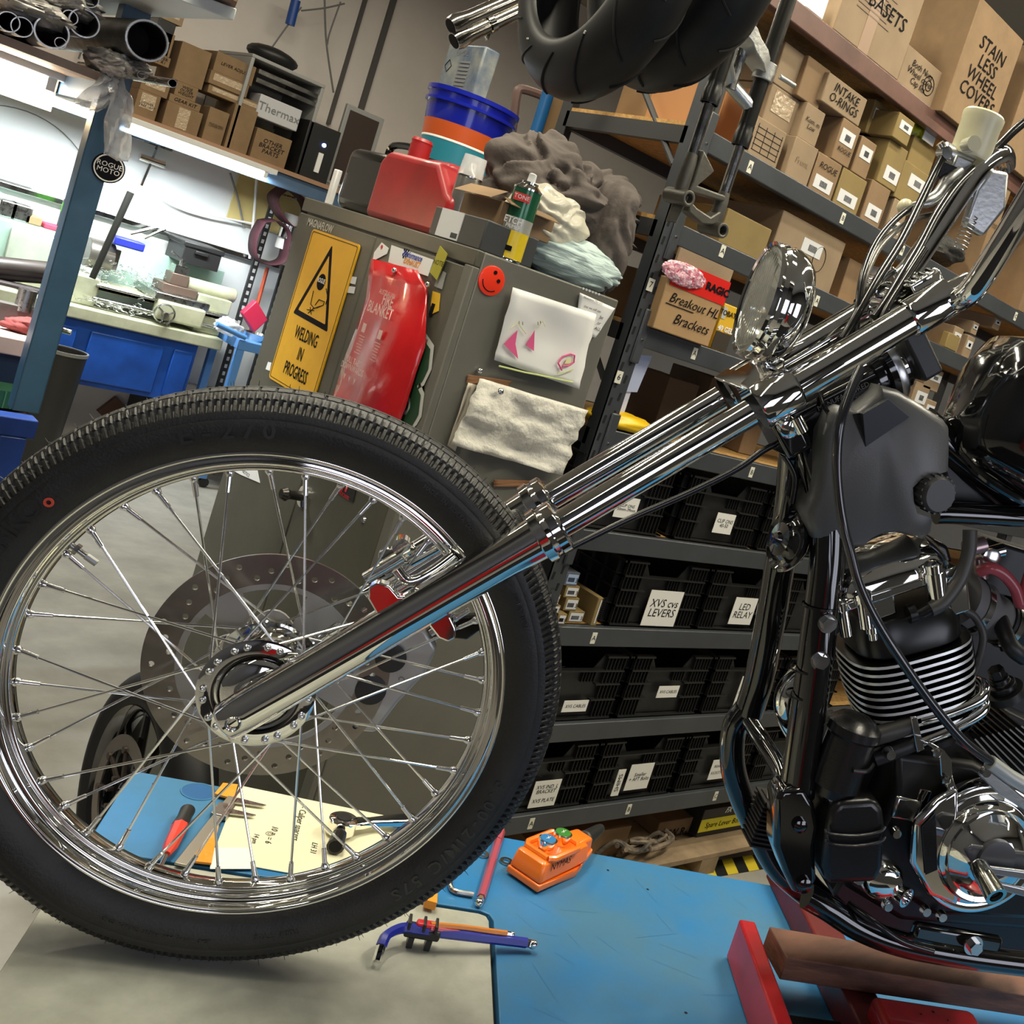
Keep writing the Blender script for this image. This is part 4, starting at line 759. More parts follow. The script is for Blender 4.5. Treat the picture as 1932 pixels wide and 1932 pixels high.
G().lathe([(h*.93,.001),(h*.935,br*.88)],cB_,(0,0,1),n=36).build('lid',blackm,t)
a=TX(842,165,.30); b=TX(905,190,.30); zt4=TX(860,100,.34).z; zb4=cB_.z+h*.94
t=thing('solvent_tin','weathered blue and white square tin on the bucket','tin',(XC+.34,(a.y+b.y)/2,zb4)); G().box((XC+.27,b.y,zb4),(XC+.32,a.y,zt4)).build('tin',mat('tin_weathered',(.27,.28,.25),.45,.2,col2=(.07,.11,.18),vs=12),t,bevel=.005)
g=G(); 
for k in range(7): g.box((XC+.268,(a.y+b.y)/2-.045+k*.0,zb4+.03+k*.011),(XC+.2695,(a.y+b.y)/2+.01,zb4+.036+k*.011))
g.build('printed_lines',inkg,t,smooth=0); text('UPOL',(XC+.269,(a.y+b.y)/2+.01,zt4-.025),FR,UPZ,.02,inkg,t)
ptd=[V((XC+.269,a.y-.03+dy,zt4-.065+dz)) for dy,dz in ((0,.018),(-.018,0),(0,-.018),(.018,0))]; G().tube(ptd+[ptd[0]],.001,n=4).build('diamond_mark',ink,t)
# spray can with clear cap
def spray(name,label,basep,h,r,bodym,capk,par=None):
    o=V(basep); t=thing(name,label,'spray can',o); G().lathe([(0,r*.96),(.004,r),(h*.78,r),(h*.80,r*.97)],o,(0,0,1),n=36).build('can',bodym,t); G().lathe([(h*.80,r*1.02),(h*.815,r*1.02),(h*.86,r*.62),(h*.88,r*.62)],o,(0,0,1),n=36).build('shoulder',chrome_d,t); G().lathe([(h*.88,r*.3),(h*.97,r*.26),(h*.98,r*.1)],o,(0,0,1),n=16).build('nozzle',whitep,t)
    if capk: G().lathe([(h*.80,r*1.0),(h*1.06,r*.9),(h*1.06,.002)],o,(0,0,1),n=36,cap=False).build('clear_cap',mat('clear_plastic',(.9,.88,.88),.08,alpha=.32),t,solid=.001)
    return t
a=TX(857,400,.08); h=TX(905,300,.08).z-ZC; spray('spray_can','spray can with a clear cap beside the red fuel can',(XC+.08,TX(868,395,.08).y,ZC),h/1.05,.030,mat('can_silver',(.35,.33,.31),.25,.8),1)
# grey flat box with label
a=onY(820,430,YC+.0); q=TX(815,425,.015)
t=thing('flat_box','dark grey flat box with a white label at the cabinet corner','box',(XC+.12,YC+.12,ZC)); yq=TX(815,420,.01).y; z5=TX(822,388,.01).z
G().box((XC+.008,YC+.012,ZC),(onY(1010,480,YC+.012).x,yq,z5)).build('box',mat('box_dark_grey',(.045,.047,.048),.5),t,bevel=.003)
G().box((XC+.006,TX(862,450,.006).y,ZC+.004),(XC+.008,TX(833,400,.006).y,z5+.0)).build('white_label',labelw,t)
g=G(); yy0=TX(862,450,.006).y
for k in range(10): g.box((XC+.0055,yy0+.004+k*.0028,ZC+.008),(XC+.0062,yy0+.0055+k*.0028,ZC+.02))
g.build('barcode',ink,t,smooth=0)
# small open carton on it
t=thing('small_carton','small open cardboard carton on the dark grey flat box','box',(XC+.12,YC+.12,z5)); ya=TX(865,400,.05).y; yb2=YC+.03; z6=TX(880,362,.05).z
G().box((XC+.05,yb2+.01,z5),(XC+.20,ya,z6)).build('carton',card,t,bevel=.002); G().obox((XC+.035,(ya+yb2)/2,z6+.01),(.018,0,.012),(0,(ya-yb2)/2-.01,0),(.0007,0,.001)).build('flap',card,t); G().obox((XC+.12,yb2-.004,z6+.003),(.07,0,0),(0,.018,.006),(0,0,.001)).build('flap',card,t); G().box((XC+.06,yb2+.02,z6-.001),(XC+.19,ya-.01,z6+.001)).build('inside',cardd,t)
# etch primer
q=onY(965,470,YC+.02); h=onY(997,322,YC+.02).z-ZC
etm=mat('can_green',(.02,.13,.06),.22,.3,coat=.3); r_=.032; o=V((q.x+.004,YC-.0+.03,z5 if 0 else ZC+.0)); o.y=YC+.032
# the can stands on the corner of the flat box edge strip: keep it on the cabinet top in front of the box
t=thing('etch_primer_can','green and yellow etch primer spray can at the cabinet corner','spray can',o); G().lathe([(0,r_*.97),(.004,r_),(h*.80,r_)],o,(0,0,1),n=40).build('can',etm,t)
G().lathe([(.005,r_*1.01),(h*.33,r_*1.01)],o,(0,0,1),n=40,cap=False).build('yellow_label',mat('lab_yellow',(.72,.52,.02),.3),t); G().lathe([(h*.33,r_*1.012),(h*.48,r_*1.012)],o,(0,0,1),n=40,cap=False).build('silver_label',mat('lab_silver',(.42,.42,.38),.3,.3),t)
G().lathe([(-.0,r_*1.02),(.004,r_*1.03),(.006,r_*1.0)],o,(0,0,1),n=40).build('base_ring',chrome,t); G().lathe([(h*.80,r_*1.03),(h*.82,r_*1.03),(h*.87,r_*.6),(h*.895,r_*.6)],o,(0,0,1),n=36).build('shoulder',chrome,t); G().lathe([(h*.895,r_*.3),(h*.99,r_*.28),(h,r_*.15)],o,(0,0,1),n=16).build('nozzle',whitep,t)
vd=V((-_f0.x,-_f0.y,0)).normalized(); rr_=V((_r0.x,_r0.y,0)); 
text('ETCH',o+vd*r_*1.03+V((0,0,h*.43))-rr_*.003,rr_,UPZ,.016,whitep,t,bold=.01,sx=.8); text('PRIMER',o+vd*r_*1.03+V((0,0,h*.365)),rr_,UPZ,.010,whitep,t,bold=.0,sx=.8); G().obox(o+vd*r_*1.02+V((0,0,h*.70)),rr_*.019,V((0,0,.009)),vd*.001).build('red_panel',mat('lab_red',(.7,.05,.05),.4),t); text('TONE',o+vd*r_*1.06+V((0,0,h*.70)),rr_,UPZ,.010,whitep,t,bold=.01)
G().obox(o+vd*r_*1.03+V((0,0,h*.13)),rr_*.012,V((0,0,.006)),vd*.0006).build('hazard_marks',ink,t)
# cloth, bags
jm=mat('jacket_grey',(.075,.060,.052),.85,0,bump=.35,bs=45,var=.12,vs=6)
q=onY(1015,330,YC+.25); crumple('grey_jacket',(onY(1068,372,YC+.25).x,YC+.28,onY(1068,392,YC+.25).z),(.205,.17,.145),jm,'crumpled grey brown jacket heaped on the cabinet top','jacket',.40,1.8,3,n=150,mm=100,ridge=True,flat=ZC)
crumple('grey_jacket_sleeve' if 0 else 'jacket_sleeve',(onY(1150,480,YC+.10).x,YC+.14,onY(1150,470,YC+.10).z),(.075,.08,.16),jm,'grey brown jacket sleeve drooping over the cabinet back edge','jacket',.35,1.0,9,n=100,mm=70,ridge=True)
crumple('plastic_bag',(onY(1050,418,YC+.08).x,YC+.11,onY(1050,425,YC+.08).z),(.105,.07,.078),mat('bag_cream',(.55,.52,.42),.3,alpha=.92,bump=.5,bs=30),'cream plastic bag beside the etch primer can','bag',.35,1.1,5,n=110,mm=70,ridge=True)
crumple('cloth_bundle',(onY(1085,500,YC+.08).x,YC+.09,onY(1085,497,YC+.08).z),(.155,.075,.062),mat('cloth_mint',(.42,.52,.50),.8,0,bump=.6,bs=25,stretch=(1,1,6),var=.1,vs=10),'pale mint cloth bundle at the cabinet back corner','cloth',.22,1.1,6,n=110,mm=70,ridge=True)
# =============== STEEL RACK ===============
YR=2.1; XU=1.846; BZ=dict(T=2.714,A=2.287,B=2.030,C=1.742,D=1.447,E=1.161,F=.875,G=.574,H=.287); bh=.029; XE=5.2; RD=.6
t=thing('steel_rack','long dark grey boltless steel rack full of crates and cartons','rack',(XU+.03,YR+.3,0)); RACK=t
def upright(x,y,sgn,front):
    g=G(); g.box((x,y,0),(x+.058,y+.003,2.95)); g.box((x,y,0),(x+.003,y+.045*sgn if sgn>0 else y,2.95)) if sgn>0 else g.box((x,y-.045,0),(x+.003,y,2.95))
    o=g.build('upright',rackm if front else rackd,t)
    return o
upright(XU,YR,1,1); upright(XU,YR+RD,-1,0); upright(4.35,YR,1,1); upright(4.35,YR+RD,-1,0)
g=G(); z=.1
while z<2.9:
    for dx,dz in ((.014,0),(.040,.018)): g.obox((XU+dx,YR-.0006,z+dz),(.0035,0,.0),(0,.0006,0),(.001,0,.011))
    z+=.05
s_=g.build('slot',bore,t,smooth=0); s_['kind']='stuff'
for k,zc in BZ.items():
    m_=rackm if k!='T' else woodm
    G().box((XU+.05,YR-.004,zc-bh),(XE,YR+.03,zc+bh)).build('beam',rackm if k!='T' else mat('red_brown_beam',(.13,.065,.05),.35,0,var=.2,vs=9,coat=.4),t,bevel=.003)
    G().box((XU+.01,YR+RD-.03,zc-bh),(XE,YR+RD,zc+bh)).build('rear_beam',rackd,t)
    G().box((XU+.0,YR+.03,zc-bh),(XU+.02,YR+RD-.03,zc+bh*.6)).build('side_beam',rackd,t)
    G().box((XU+.004,YR+.02,zc+bh-.018),(XE,YR+RD-.01,zc+bh)).build('shelf_board',chip,t)
    if k!='T':
        g=G(); g.box((XU+.030,YR-.008,zc-.075),(XU+.062,YR-.0,zc+.075)); g.build('beam_connector',rackm,t,bevel=.004)
        g=G(); g.lathe([(0,.004),(.003,.003)],(XU+.046,YR-.008,zc-.01),(0,-1,0),n=10); g.build('rivet',chrome_d,t)
for z in (.45,1.0,1.6,2.2):
    G().cyl((XU+.01,YR+.05,z),(XU+.01,YR+RD-.04,z+.45),.009,n=6).build('side_brace',rackd,t)
ST={k:v+bh for k,v in BZ.items()}
def tagq(x,y,s,parent=t,w=.009,h=.017,m=labelw):
    q=onY(x,y,YR-.0045); G().box((q.x-w,YR-.0055,q.z-h),(q.x+w,YR-.004,q.z+h)).build('bay_label',mat('tag_cream',(.68,.66,.55),.5),parent); text(s,(q.x,YR-.0058,q.z),(1,0,0),UPZ,.016,ink,parent,'bay_letter')
for x,y,s in ((1415,315,'A'),(1590,412,'B'),(1916,597,'C'),(1363,474,'A'),(1541,568,'A'),(1310,667,'A'),(1418,891,'B'),(1186,1527,'B'),(1002,1554,'A'),(1350,1502,'C'),(1120,1204,'A'),(1702,472,'B')): tagq(x,y,s)
for x,y,s in ((1226,537,'7'),(1166,711,'6')):
    q=onY(x,y,YR-.002); G().box((q.x-.011,YR-.006,q.z-.017),(q.x+.011,YR-.0045,q.z+.017)).build('number_label',MT['tag_cream'],t); text(s,(q.x,YR-.0065,q.z),(1,0,0),UPZ,.018,ink,t,'number')
# crates
def crate_at(xc,shelf,label,card=None,w=.385,h=.205,group='black plastic crates on the steel rack'):
    x0,x1=xc-w/2,xc+w/2; z0=ST[shelf]+.001; y0,y1=YR+.012,YR+.50; z1=z0+h
    t=thing('plastic_crate',label,'crate',(xc,(y0+y1)/2,z0),group)
    g=G(); ins=.016; a=.10; dz=.045
    X0,X1=x0+ins,x1-ins
    # front wall with a dipped top edge
    P=[(X0,z0),(X1,z0),(X1,z1),(x1-.10,z1),(x1-.13,z1-dz),(x0+.13,z1-dz),(x0+.10,z1),(X0,z1)]
    g.prism([V((x,y0+ins,z)) for x,z in P],(0,.004,0)); g.prism([V((x,y1-ins,z)) for x,z in P],(0,.004,0))
    g.box((X0,y0+ins,z0),(X0+.004,y1-ins,z1)); g.box((X1-.004,y0+ins,z0),(X1,y1-ins,z1)); g.box((X0,y0+ins,z0+.004),(X1,y1-ins,z0+.010))
    for zz,full in ((z0+.004,1),(z0+.062,0),(z0+.112,0),(z0+.155,1)):
        for xa,xb in (((X0,X1),) if full else ((X0,x0+.115),(x1-.115,X1))): g.box((xa-(ins if xa==X0 else 0),y0,zz),(xb+(ins if xb==X1 else 0),y0+ins,zz+.004))
        g.box((x0,y0,zz),(X0,y1,zz+.004)); g.box((X1,y0,zz),(x1,y1,zz+.004))
    for xa,xb in ((X0-.01,x0+.10),(x1-.10,X1+.01)): g.box((xa,y0,z1-.006),(xb,y0+ins,z1))
    g.box((x0,y0,z1-.006),(X0,y1,z1)); g.box((X1,y0,z1-.006),(x1,y1,z1))
    for k in range(6):
        for xx in (x0+.02+k*.014,x1-.02-k*.014): g.box((xx-.001,y0+.003,z0+.005),(xx+.001,y0+ins,z1-.006))
    for k in range(5): g.box((xc-.03+k*.012+.05,y0+.006,z0+.12),(xc-.028+k*.012+.05,y0+ins,z0+.155))
    for k in range(8): g.box((x0+.003,y0+.03+k*.058,z0+.005),(X0,y0+.032+k*.058,z1-.006))
    g.build('crate_body',crate,t,smooth=0)
    if card:
        (px,py,cw,chh,lines,th)=card; q=onY(px,py,y0-.002); 
        cdm=G(); rx=V((1,0,0)); o=G().box((q.x-cw/2,y0-.003,q.z-chh/2),(q.x+cw/2,y0-.0018,q.z+chh/2)).build('label_card',mat('card_white',(.74,.72,.66),.6),t)
        text(lines,(q.x,y0-.0033,q.z),(1,0,0),UPZ,th,ink,o,'handwriting',shear=.15,mw=cw*.84)
    return t
X_=lambda px,py: onY(px,py,YR+.01).x
cr=[('E',(1182,958),(.085,.062),'CLIP ONS\n30mm-39mm',.013,'black crate labelled clip ons on the fifth shelf, left one'),
('E',(1366,988),(.088,.066),'CLIP ONS\n40-50',.02,'black crate labelled 40 to 50 on the fifth shelf'),
('E',None,None,None,0,'unlabelled black crate right of the 40 to 50 crate'),('E',None,None,None,0,'black crate on the fifth shelf behind the engine cowl'),
('F',(1250,1148),(.145,.115),'XVS cvs\nLEVERS',.038,'black crate with a large levers card'),
('F',(1402,1153),(.115,.095),'LED\nRELAY',.026,'black crate labelled LED relay'),
('F',None,None,None,0,'black crate right of the LED relay crate'),('F',None,None,None,0,'farthest right black crate on the levers shelf'),
('G',(1085,1332),(.095,.036),'XVS CABLES',.017,'black crate labelled cables nearest the tyre'),
('G',(1260,1305),(.095,.040),'XVS CABLES',.017,'black crate labelled cables in the middle of its shelf'),
('G',(1397,1306),(.035,.12),None,.01,'black crate with a tall white slip beside the down tube'),('G',None,None,None,0,'black crate farthest right on the cables shelf'),
('H',(1028,1497),(.10,.085),'XVS IND. L\nBRACKET\n\nXVS PLATE',.014,'black crate labelled bracket and plate on the lowest shelf'),
('H',(1206,1465),(.105,.09),'Smaller\n+ AFT Bolts',.018,'black crate with a faded card on the lowest shelf'),
('H',(1357,1451),(.095,.075),'REAR SETS\n\nKICKSTAND',.014,'black crate labelled rear sets and kickstand'),('H',None,None,None,0,'black crate farthest right on the lowest shelf')]
last={}
for sh_,px,wh,tx,th,lab in cr:
    if px: xc=X_(*px)-.02
    else: xc=last[sh_]+.40
    if sh_ in last and xc<last[sh_]+.388: xc=last[sh_]+.388
    last[sh_]=xc
    c_=crate_at(xc,sh_,lab,(px[0],px[1],wh[0],wh[1],tx or ' ',th) if px and tx else ((px[0],px[1],wh[0],wh[1],'CABLE',.012) if px else None))
q=onY(1166,1476,YR+.007); tg=G().box((q.x-.016,YR+.004,q.z-.045),(q.x+.016,YR+.006,q.z+.045)); o=tg.build('shims_card',MT['card_white']); tag(o,'narrow upright card reading shims between two lowest crates','card'); o['_o']=(0,0,0); text('SHIMS',(q.x,YR+.0035,q.z),(0,0,1),(-1,0,0),.017,ink,o,'handwriting')
# small barcode cartons at the left of shelf F
random.seed(2)
lb=lambda x,y:c5(x,y)
def bc(bl,tr,dy,z0,lab,dark=0,txt='3'):
    a=onY(*lb(*bl),YR+dy); b=onY(*lb(*tr),YR+dy); h=b.z-a.z; zz=z0; m=card3 if not dark else mat('carton_slate',(.10,.11,.13),.6)
    t=thing('parts_carton',lab,'box',((a.x+b.x)/2,YR+dy+.1,zz),'small barcoded cartons beside the levers crate')
    G().box((a.x,YR+dy,zz),(b.x,YR+dy+.30,zz+h)).build('carton',m,t,bevel=.002); G().box((a.x+.006,YR+dy-.001,zz+h*.15),(b.x-.004,YR+dy,zz+h*.85)).build('label',labelw if not dark else mat('label_blue',(.35,.45,.62),.5),t)
    g=G(); w_=b.x-a.x
    for k in range(9): g.box((a.x+w_*.2+k*w_*.055,YR+dy-.0018,zz+h*.3),(a.x+w_*.2+k*w_*.055+w_*.028,YR+dy-.0008,zz+h*.62))
    g.build('barcode',ink,t,smooth=0); text(txt,(b.x-w_*.15,YR+dy-.0015,zz+h*.42),(1,0,0),UPZ,h*.35,ink,t,'numeral')
    return zz+h
zF=ST['F']
z_=bc((425,760),(552,690),.03,zF,'barcoded carton at the bottom of the right column',0); z_=bc((415,640),(530,560),.03,z_,'barcoded carton second up in the right column'); z_=bc((425,530),(540,460),.03,z_,'barcoded carton third up in the right column, darker top'); z_=bc((435,425),(550,345),.03,z_+.0,'slate carton with a blue label topmost in the right column',1)
z_=bc((350,785),(432,715),.01,zF,'barcoded carton at the bottom of the left column',0,'S'); z_=bc((330,650),(408,600),.01,z_,'barcoded carton second up in the left column'); z_=bc((350,545),(425,480),.01,z_,'barcoded carton third up in the left column'); bc((390,440),(435,385),.01,z_,'barcoded carton topmost in the left column')
a=onY(*lb(580,800),YR+.0); b=onY(*lb(712,620),YR+.0); t=thing('parts_carton','tall yellowish carton with a slanted barcode label beside the levers crate','box',((a.x+b.x)/2+.01,YR+.15,zF)); G().box((a.x+.01,YR+.012,zF),(b.x-.01,YR+.40,zF+b.z-a.z)).build('carton',card3,t,bevel=.002); G().box((a.x+.02,YR+.0108,zF+.008),(b.x-.018,YR+.012,zF+(b.z-a.z)*.92)).build('label',labelw,t)
g=G(); 
for k in range(12): g.box((a.x+.026,YR+.0098,zF+.02+k*.006),(a.x+.042,YR+.011,zF+.0235+k*.006))
g.build('barcode',ink,t,smooth=0)
# cartons on the rack (front faces by photo corners)
def rk(bl,tr,shelf,desc,txt=None,th=.03,m=card,dy=.02,depth=.3,z0=None,crop_=c3,**k):
    return carton(crop_(*bl),crop_(*tr),YR+dy,depth,m,desc,txt,th,z0=ST[shelf]+.001 if z0 is None else z0,**k)
random.seed(4)
r1=rk((385,830),(605,750),'A','pale carton printed with an empty table on shelf A',m=card2,dy=.03)
b=r1['_b']; g=G()
for k in range(5): g.box((b[0]+.01,b[4]-.001,b[2]+.02+k*(b[3]-b[2]-.03)/5),(b[1]-.01,b[4]+.0002,b[2]+.0215+k*(b[3]-b[2]-.03)/5))
for k in range(4): g.box((b[0]+.012+k*(b[1]-b[0]-.026)/3,b[4]-.001,b[2]+.02),(b[0]+.0135+k*(b[1]-b[0]-.026)/3,b[4]+.0002,b[3]-.016))
g.build('printed_table',ink,r1,smooth=0)
r2=rk((590,970),(782,840),'A','plain tan carton, second on shelf A',m=card2,txt='Front',th=.02,th_col=mat('pencil',(.25,.17,.1),.8))
r3=rk((720,1050),(915,930),'A','tan carton printed with a shield logo on shelf A',txt='ROGUE',th=.022,lab=1)
r4=rk((860,1125),(1055,1020),'A','olive tan carton with one white label, centre of shelf A',m=card3,lab=1)
r5=rk((1015,1215),(1187,1070),'A','carton with a low white label, next right on shelf A',lab=1)
r6=rk((1150,1290),(1290,1160),'A','partly hidden carton behind the cables on shelf A',lab=1,m=card2)
q1=rk((655,770),(822,640),'A','carton with handwritten card upper left on shelf A',m=card2,txt='Kom. m\nLow',th=.025,z0=r2['_b'][3]+.001,dy=.03)
q2=rk((850,880),(1020,725),'A','upper carton with a barcode and shield logo',txt='ROGUE',th=.02,z0=r3['_b'][3]+.001,lab=2,dy=.02)
q3=rk((965,950),(1110,815),'A','upper carton with brown shiny tape and a label',z0=r4['_b'][3]+.001,lab=2,dy=.02)
q4=rk((1105,1010),(1285,850),'A','upper olive carton with a low label',m=card3,z0=r5['_b'][3]+.001,lab=1,dy=.02)
q5=rk((1200,1100),(1420,1000),'A','small carton with yellow and white label near the lever',m=card3,z0=r6['_b'][3]+.001,lab=2,dy=.02)
rk((1240,1000),(1445,850),'A','plain open carton behind the brake lever',m=card3,z0=q5['_b'][3]+.001,dy=.05)
q6=rk((790,570),(1055,560),'A','open carton marked intake o-rings, top of its stack','INTAKE\nO-RINGS',.032,m=card2,z0=q2['_b'][3]+.001,dy=.02,open_=0)
b=q6['_b']
q7=rk((1190,770),(1322,690),'A','small carton with a long white label below the yellow bag',m=card3,z0=q4['_b'][3]+.001,lab=2,dy=.0)
q8=rk((1040,740),(1190,620),'A','flat olive carton with a printed label under the top beam',m=card3,z0=max(q3['_b'][3],q4['_b'][3])+.001,lab=2,dy=.10)
bq=onY(*c3(1370,745),YR+.06); yb=q7['_b']; t=thing('printed_bag','yellow and black patterned bag with a white label','bag',(bq.x,YR+.1,yb[3])); 
o=crumple('bag_body',(bq.x,YR+.1,bq.z),(.055,.05,.065),mat('bag_yellow',(.68,.72,.02),.35,col2=(.02,.02,.01),vs=28),'','',.15,3,2,parent=t); G().box((bq.x-.03,YR+.035,bq.z-.03),(bq.x+.04,YR+.038,bq.z+.012)).build('label',labelw,t)
q9=rk((450,700),(680,570),'A','crumpled plastic wrapped carton behind the hanging forks',m=card2,z0=r1['_b'][3]+.001,tape=1,dy=.06)
rk((520,470),(730,330),'A','plain tan carton high behind the hanging fork clamp',m=card2,z0=q9['_b'][3]+.001,dy=.06)
rk((660,520),(850,400),'A','brown carton with dark open side next to the o-rings carton',m=card,z0=q1['_b'][3]+.001,dy=.04)
rk((300,790),(400,500),'A','orange brown carton standing behind the hanging forks',m=mat('card_orange',(.42,.20,.08),.8),dy=.05)
rk((200,700),(300,420),'A','orange brown carton with black printing behind the forks',m=MT['card_orange'],dy=.05,txt='FRAGILE',th=.025)
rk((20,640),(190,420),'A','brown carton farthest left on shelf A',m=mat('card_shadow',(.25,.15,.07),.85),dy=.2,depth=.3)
# large cartons to the right on shelf A
rk((1655,1515),(1900,960),'A','big plain carton marked wheel covers on shelf A','WHEEL\nCOVERS',.045,m=card,dy=.0,depth=.5)
s9=rk((1910,1700),(2200,1000),'A','big carton cut by the right picture edge on shelf A',m=card,dy=.0,depth=.5,txt='HEATED\nGRIPS',th=.05)
# top shelf
T1=rk((835,235),(1395,-60),'T','large pale carton marked baskets on the top beam','& BASETS',.055,m=card2,dy=.0,depth=.5)
b=T1['_b']; cxx=(b[0]+b[1])/2; G().box((cxx-.05,b[4]-.0015,b[2]+.0),(cxx+.0,b[4],b[3])).build('brown_tape',mat('tape_brown',(.33,.22,.15),.3),T1)
g=G(); 
for k in range(9): g.box((cxx-.11,b[4]-.002,b[2]+.10+k*.014),(cxx+.06-.02*(k%3),b[4]-.001,b[2]+.104+k*.014))
g.build('small_print',mat('print_brown',(.22,.15,.10),.7),T1,smooth=0)
T2=rk((1215,460),(1475,410),'T','carton with wheel cover notes and a drawn circle','Both Nuts\nWheel cover\nCap fits',.03,m=card2,dy=.02)
b=T2['_b']; g=G(); 
for r in (.03,.016): g.tube([V((b[1]-.05+r*math.cos(a),b[4]-.001,b[2]+.06+r*math.sin(a))) for a in [i*PI/10 for i in range(21)]],.0015,n=4)
g.build('drawn_circle',ink,T2)
rk((1480,600),(1932,230),'T','tall brown carton marked stainless wheel covers on the top beam','STAIN\nLESS\nWHEEL\nCOVERS',.058,m=card,dy=-.03,depth=.5)
rk((1830,800),(2250,500),'T','brown carton right of the stainless carton, on the top beam','HEATED',.06,m=card,dy=-.03,depth=.5)
rk((700,60),(850,-30),'T','white carton corner at the picture top beside the fork',m=whitep,dy=.0)
# shelf B
B1=rk((470,1530),(935,1365),'B','open carton with a drawn circle and a white label on shelf B',m=card2,dy=.03,depth=.5,txt='',lab=2)
b=B1['_b']; g=G(); g.tube([V(((b[0]+b[1])/2+.06+.03*math.cos(a),b[4]-.001,(b[2]+b[3])/2+.04*math.sin(a))) for a in [i*PI/10 for i in range(21)]],.0012,n=4); g.build('drawn_circle',ink,B1)
rk((220,1340),(520,1290),'B','flat yellowish carton left on shelf B',m=card3,dy=.02,depth=.3,z0=ST['B']+.001,lab=0)
rk((895,1640),(1060,1500),'B','brown carton behind the cables on shelf B',m=card,dy=.06)
rk((1060,1700),(1240,1560),'B','white topped carton with red print on shelf B',m=whitep,dy=.05,txt='PARTS',th=.03,th_col=MT['ink_red'])
# black net on shelf A
q=onY(*c3(1550,1450),YR-.0); crumple('black_net',(q.x,YR+.08,q.z+.02),(.10,.08,.05),mat('net_black',(.05,.047,.042),.8,col2=(.015,.014,.013),vs=160),'dark mesh net sagging over the shelf edge behind the handlebar','net',.3,2,7,ridge=True)
# shelf B right small cartons; shelf C right
k=0
for bl,tr,sh_,z0,lab in (((1310,380),(1430,280),'B',None,'small carton with a label on shelf B, first behind the tank'),((1425,440),(1525,350),'B',None,'small carton with a label on shelf B, second behind the tank'),((1470,330),(1560,230),'B','up','small labelled carton upper one on shelf B'),((1650,300),(1750,195),'B','up','small labelled carton farthest right on shelf B'),
 ((1070,780),(1258,640),'C','up','small labelled carton on top at shelf C'),((980,860),(1150,760),'C',None,'small labelled carton at shelf C, under the top one'),((870,780),(1000,720),'C','up','small labelled carton left at shelf C'),((1070,980),(1200,890),'C',None,'small labelled carton lowest at shelf C')):
    a=onY(*c18(*bl),YR+.04+.03*k); z0_=max(a.z,ST[sh_]+.001) if z0=='up' else ST[sh_]+.001
    carton(c18(*bl),c18(*tr),YR+.04+.0*k,.30,card2,lab,None,z0=z0_,lab=2); k+=1
rk2=carton(c18(1255,440),c18(1400,345),YR+.0,.03,card3,'flat tan carton leaning at the shelf B edge',None,z0=ST['B']+.001)
# shelf C: breakout brackets box
C1=carton(c4(890,455),c4(1415,250),YR-.03,.4,mat('card_warm',(.36,.22,.10),.8,0,var=.06,vs=8),'tan carton marked breakout brackets on shelf C',None,z0=ST['C']+.001)
b=C1['_b']; text('Breakout HL',((b[0]+b[1])/2+.01,b[4]-.002,b[2]+(b[3]-b[2])*.66),(1,0,0),UPZ,.028,ink,C1,'handwriting',shear=.3); text('Brackets',((b[0]+b[1])/2+.02,b[4]-.002,b[2]+(b[3]-b[2])*.3),(1,0,0),UPZ,.030,ink,C1,'handwriting',shear=.3); G().obox(((b[0]+b[1])/2-.04,b[4]-.0015,b[2]+(b[3]-b[2])*.53),(.055,0,0),(0,.0005,0),(0,0,.0012)).build('underline',ink,C1)
G().box((b[0]+.01,b[4]+.002,b[3]),(b[1]+.002,b[4]+.01,b[3]+.085)).build('flap',card2,C1)
t=thing('parcel_strip','red and black courier tape strip with crinkled film above the brackets carton','tape',((b[0]+b[1])/2,b[4],b[3])); G().box((b[0]+.01,b[4]-.002,b[3]-.018),(b[1]+.004,b[4]+.0,b[3]+.05)).build('red_strip',mat('strip_red',(.62,.02,.015),.25,coat=.5),t); text('RAGIC',((b[0]+b[1])/2+.075,b[4]-.003,b[3]+.016),(1,0,0),UPZ,.030,ink,t,bold=.05,sx=1.1,mw=.095); 
crumple('film',((b[0]+b[1])/2-.07,b[4]-.008,b[3]+.02),(.085,.008,.030),mat('film_pink',(.45,.03,.09),.12,coat=1,bump=1.5,bs=50,col2=(.8,.6,.65),vs=90),'','',.12,4,3,parent=t,n=60,mm=30)
Y1=carton(c4(1330,560),c4(1530,320),YR+.02,.12,mat('gel_yellow',(.70,.42,.03),.4),'yellow battery gel carton with a motorcycle picture on shelf C',None,z0=ST['C']+.001); b=Y1['_b']; G().box((b[0],b[4]-.0015,b[2]+.002),(b[1],b[4],b[2]+.055)).build('dark_band',mat('band_brown',(.05,.04,.03),.4),Y1); G().box((b[0],b[4]-.0015,b[3]-.045),(b[1]-.05,b[4],b[3]-.01)).build('grey_band',mat('band_grey',(.45,.45,.45),.4),Y1); text('40 GEL',((b[0]+b[1])/2,b[4]-.002,b[2]+.065),(1,0,0),UPZ,.016,whitep,Y1,bold=.03); text('MOTOBATT',((b[0]+b[1])/2-.02,b[4]-.002,b[3]-.027),(1,0,0),UPZ,.016,ink,Y1,bold=.02)
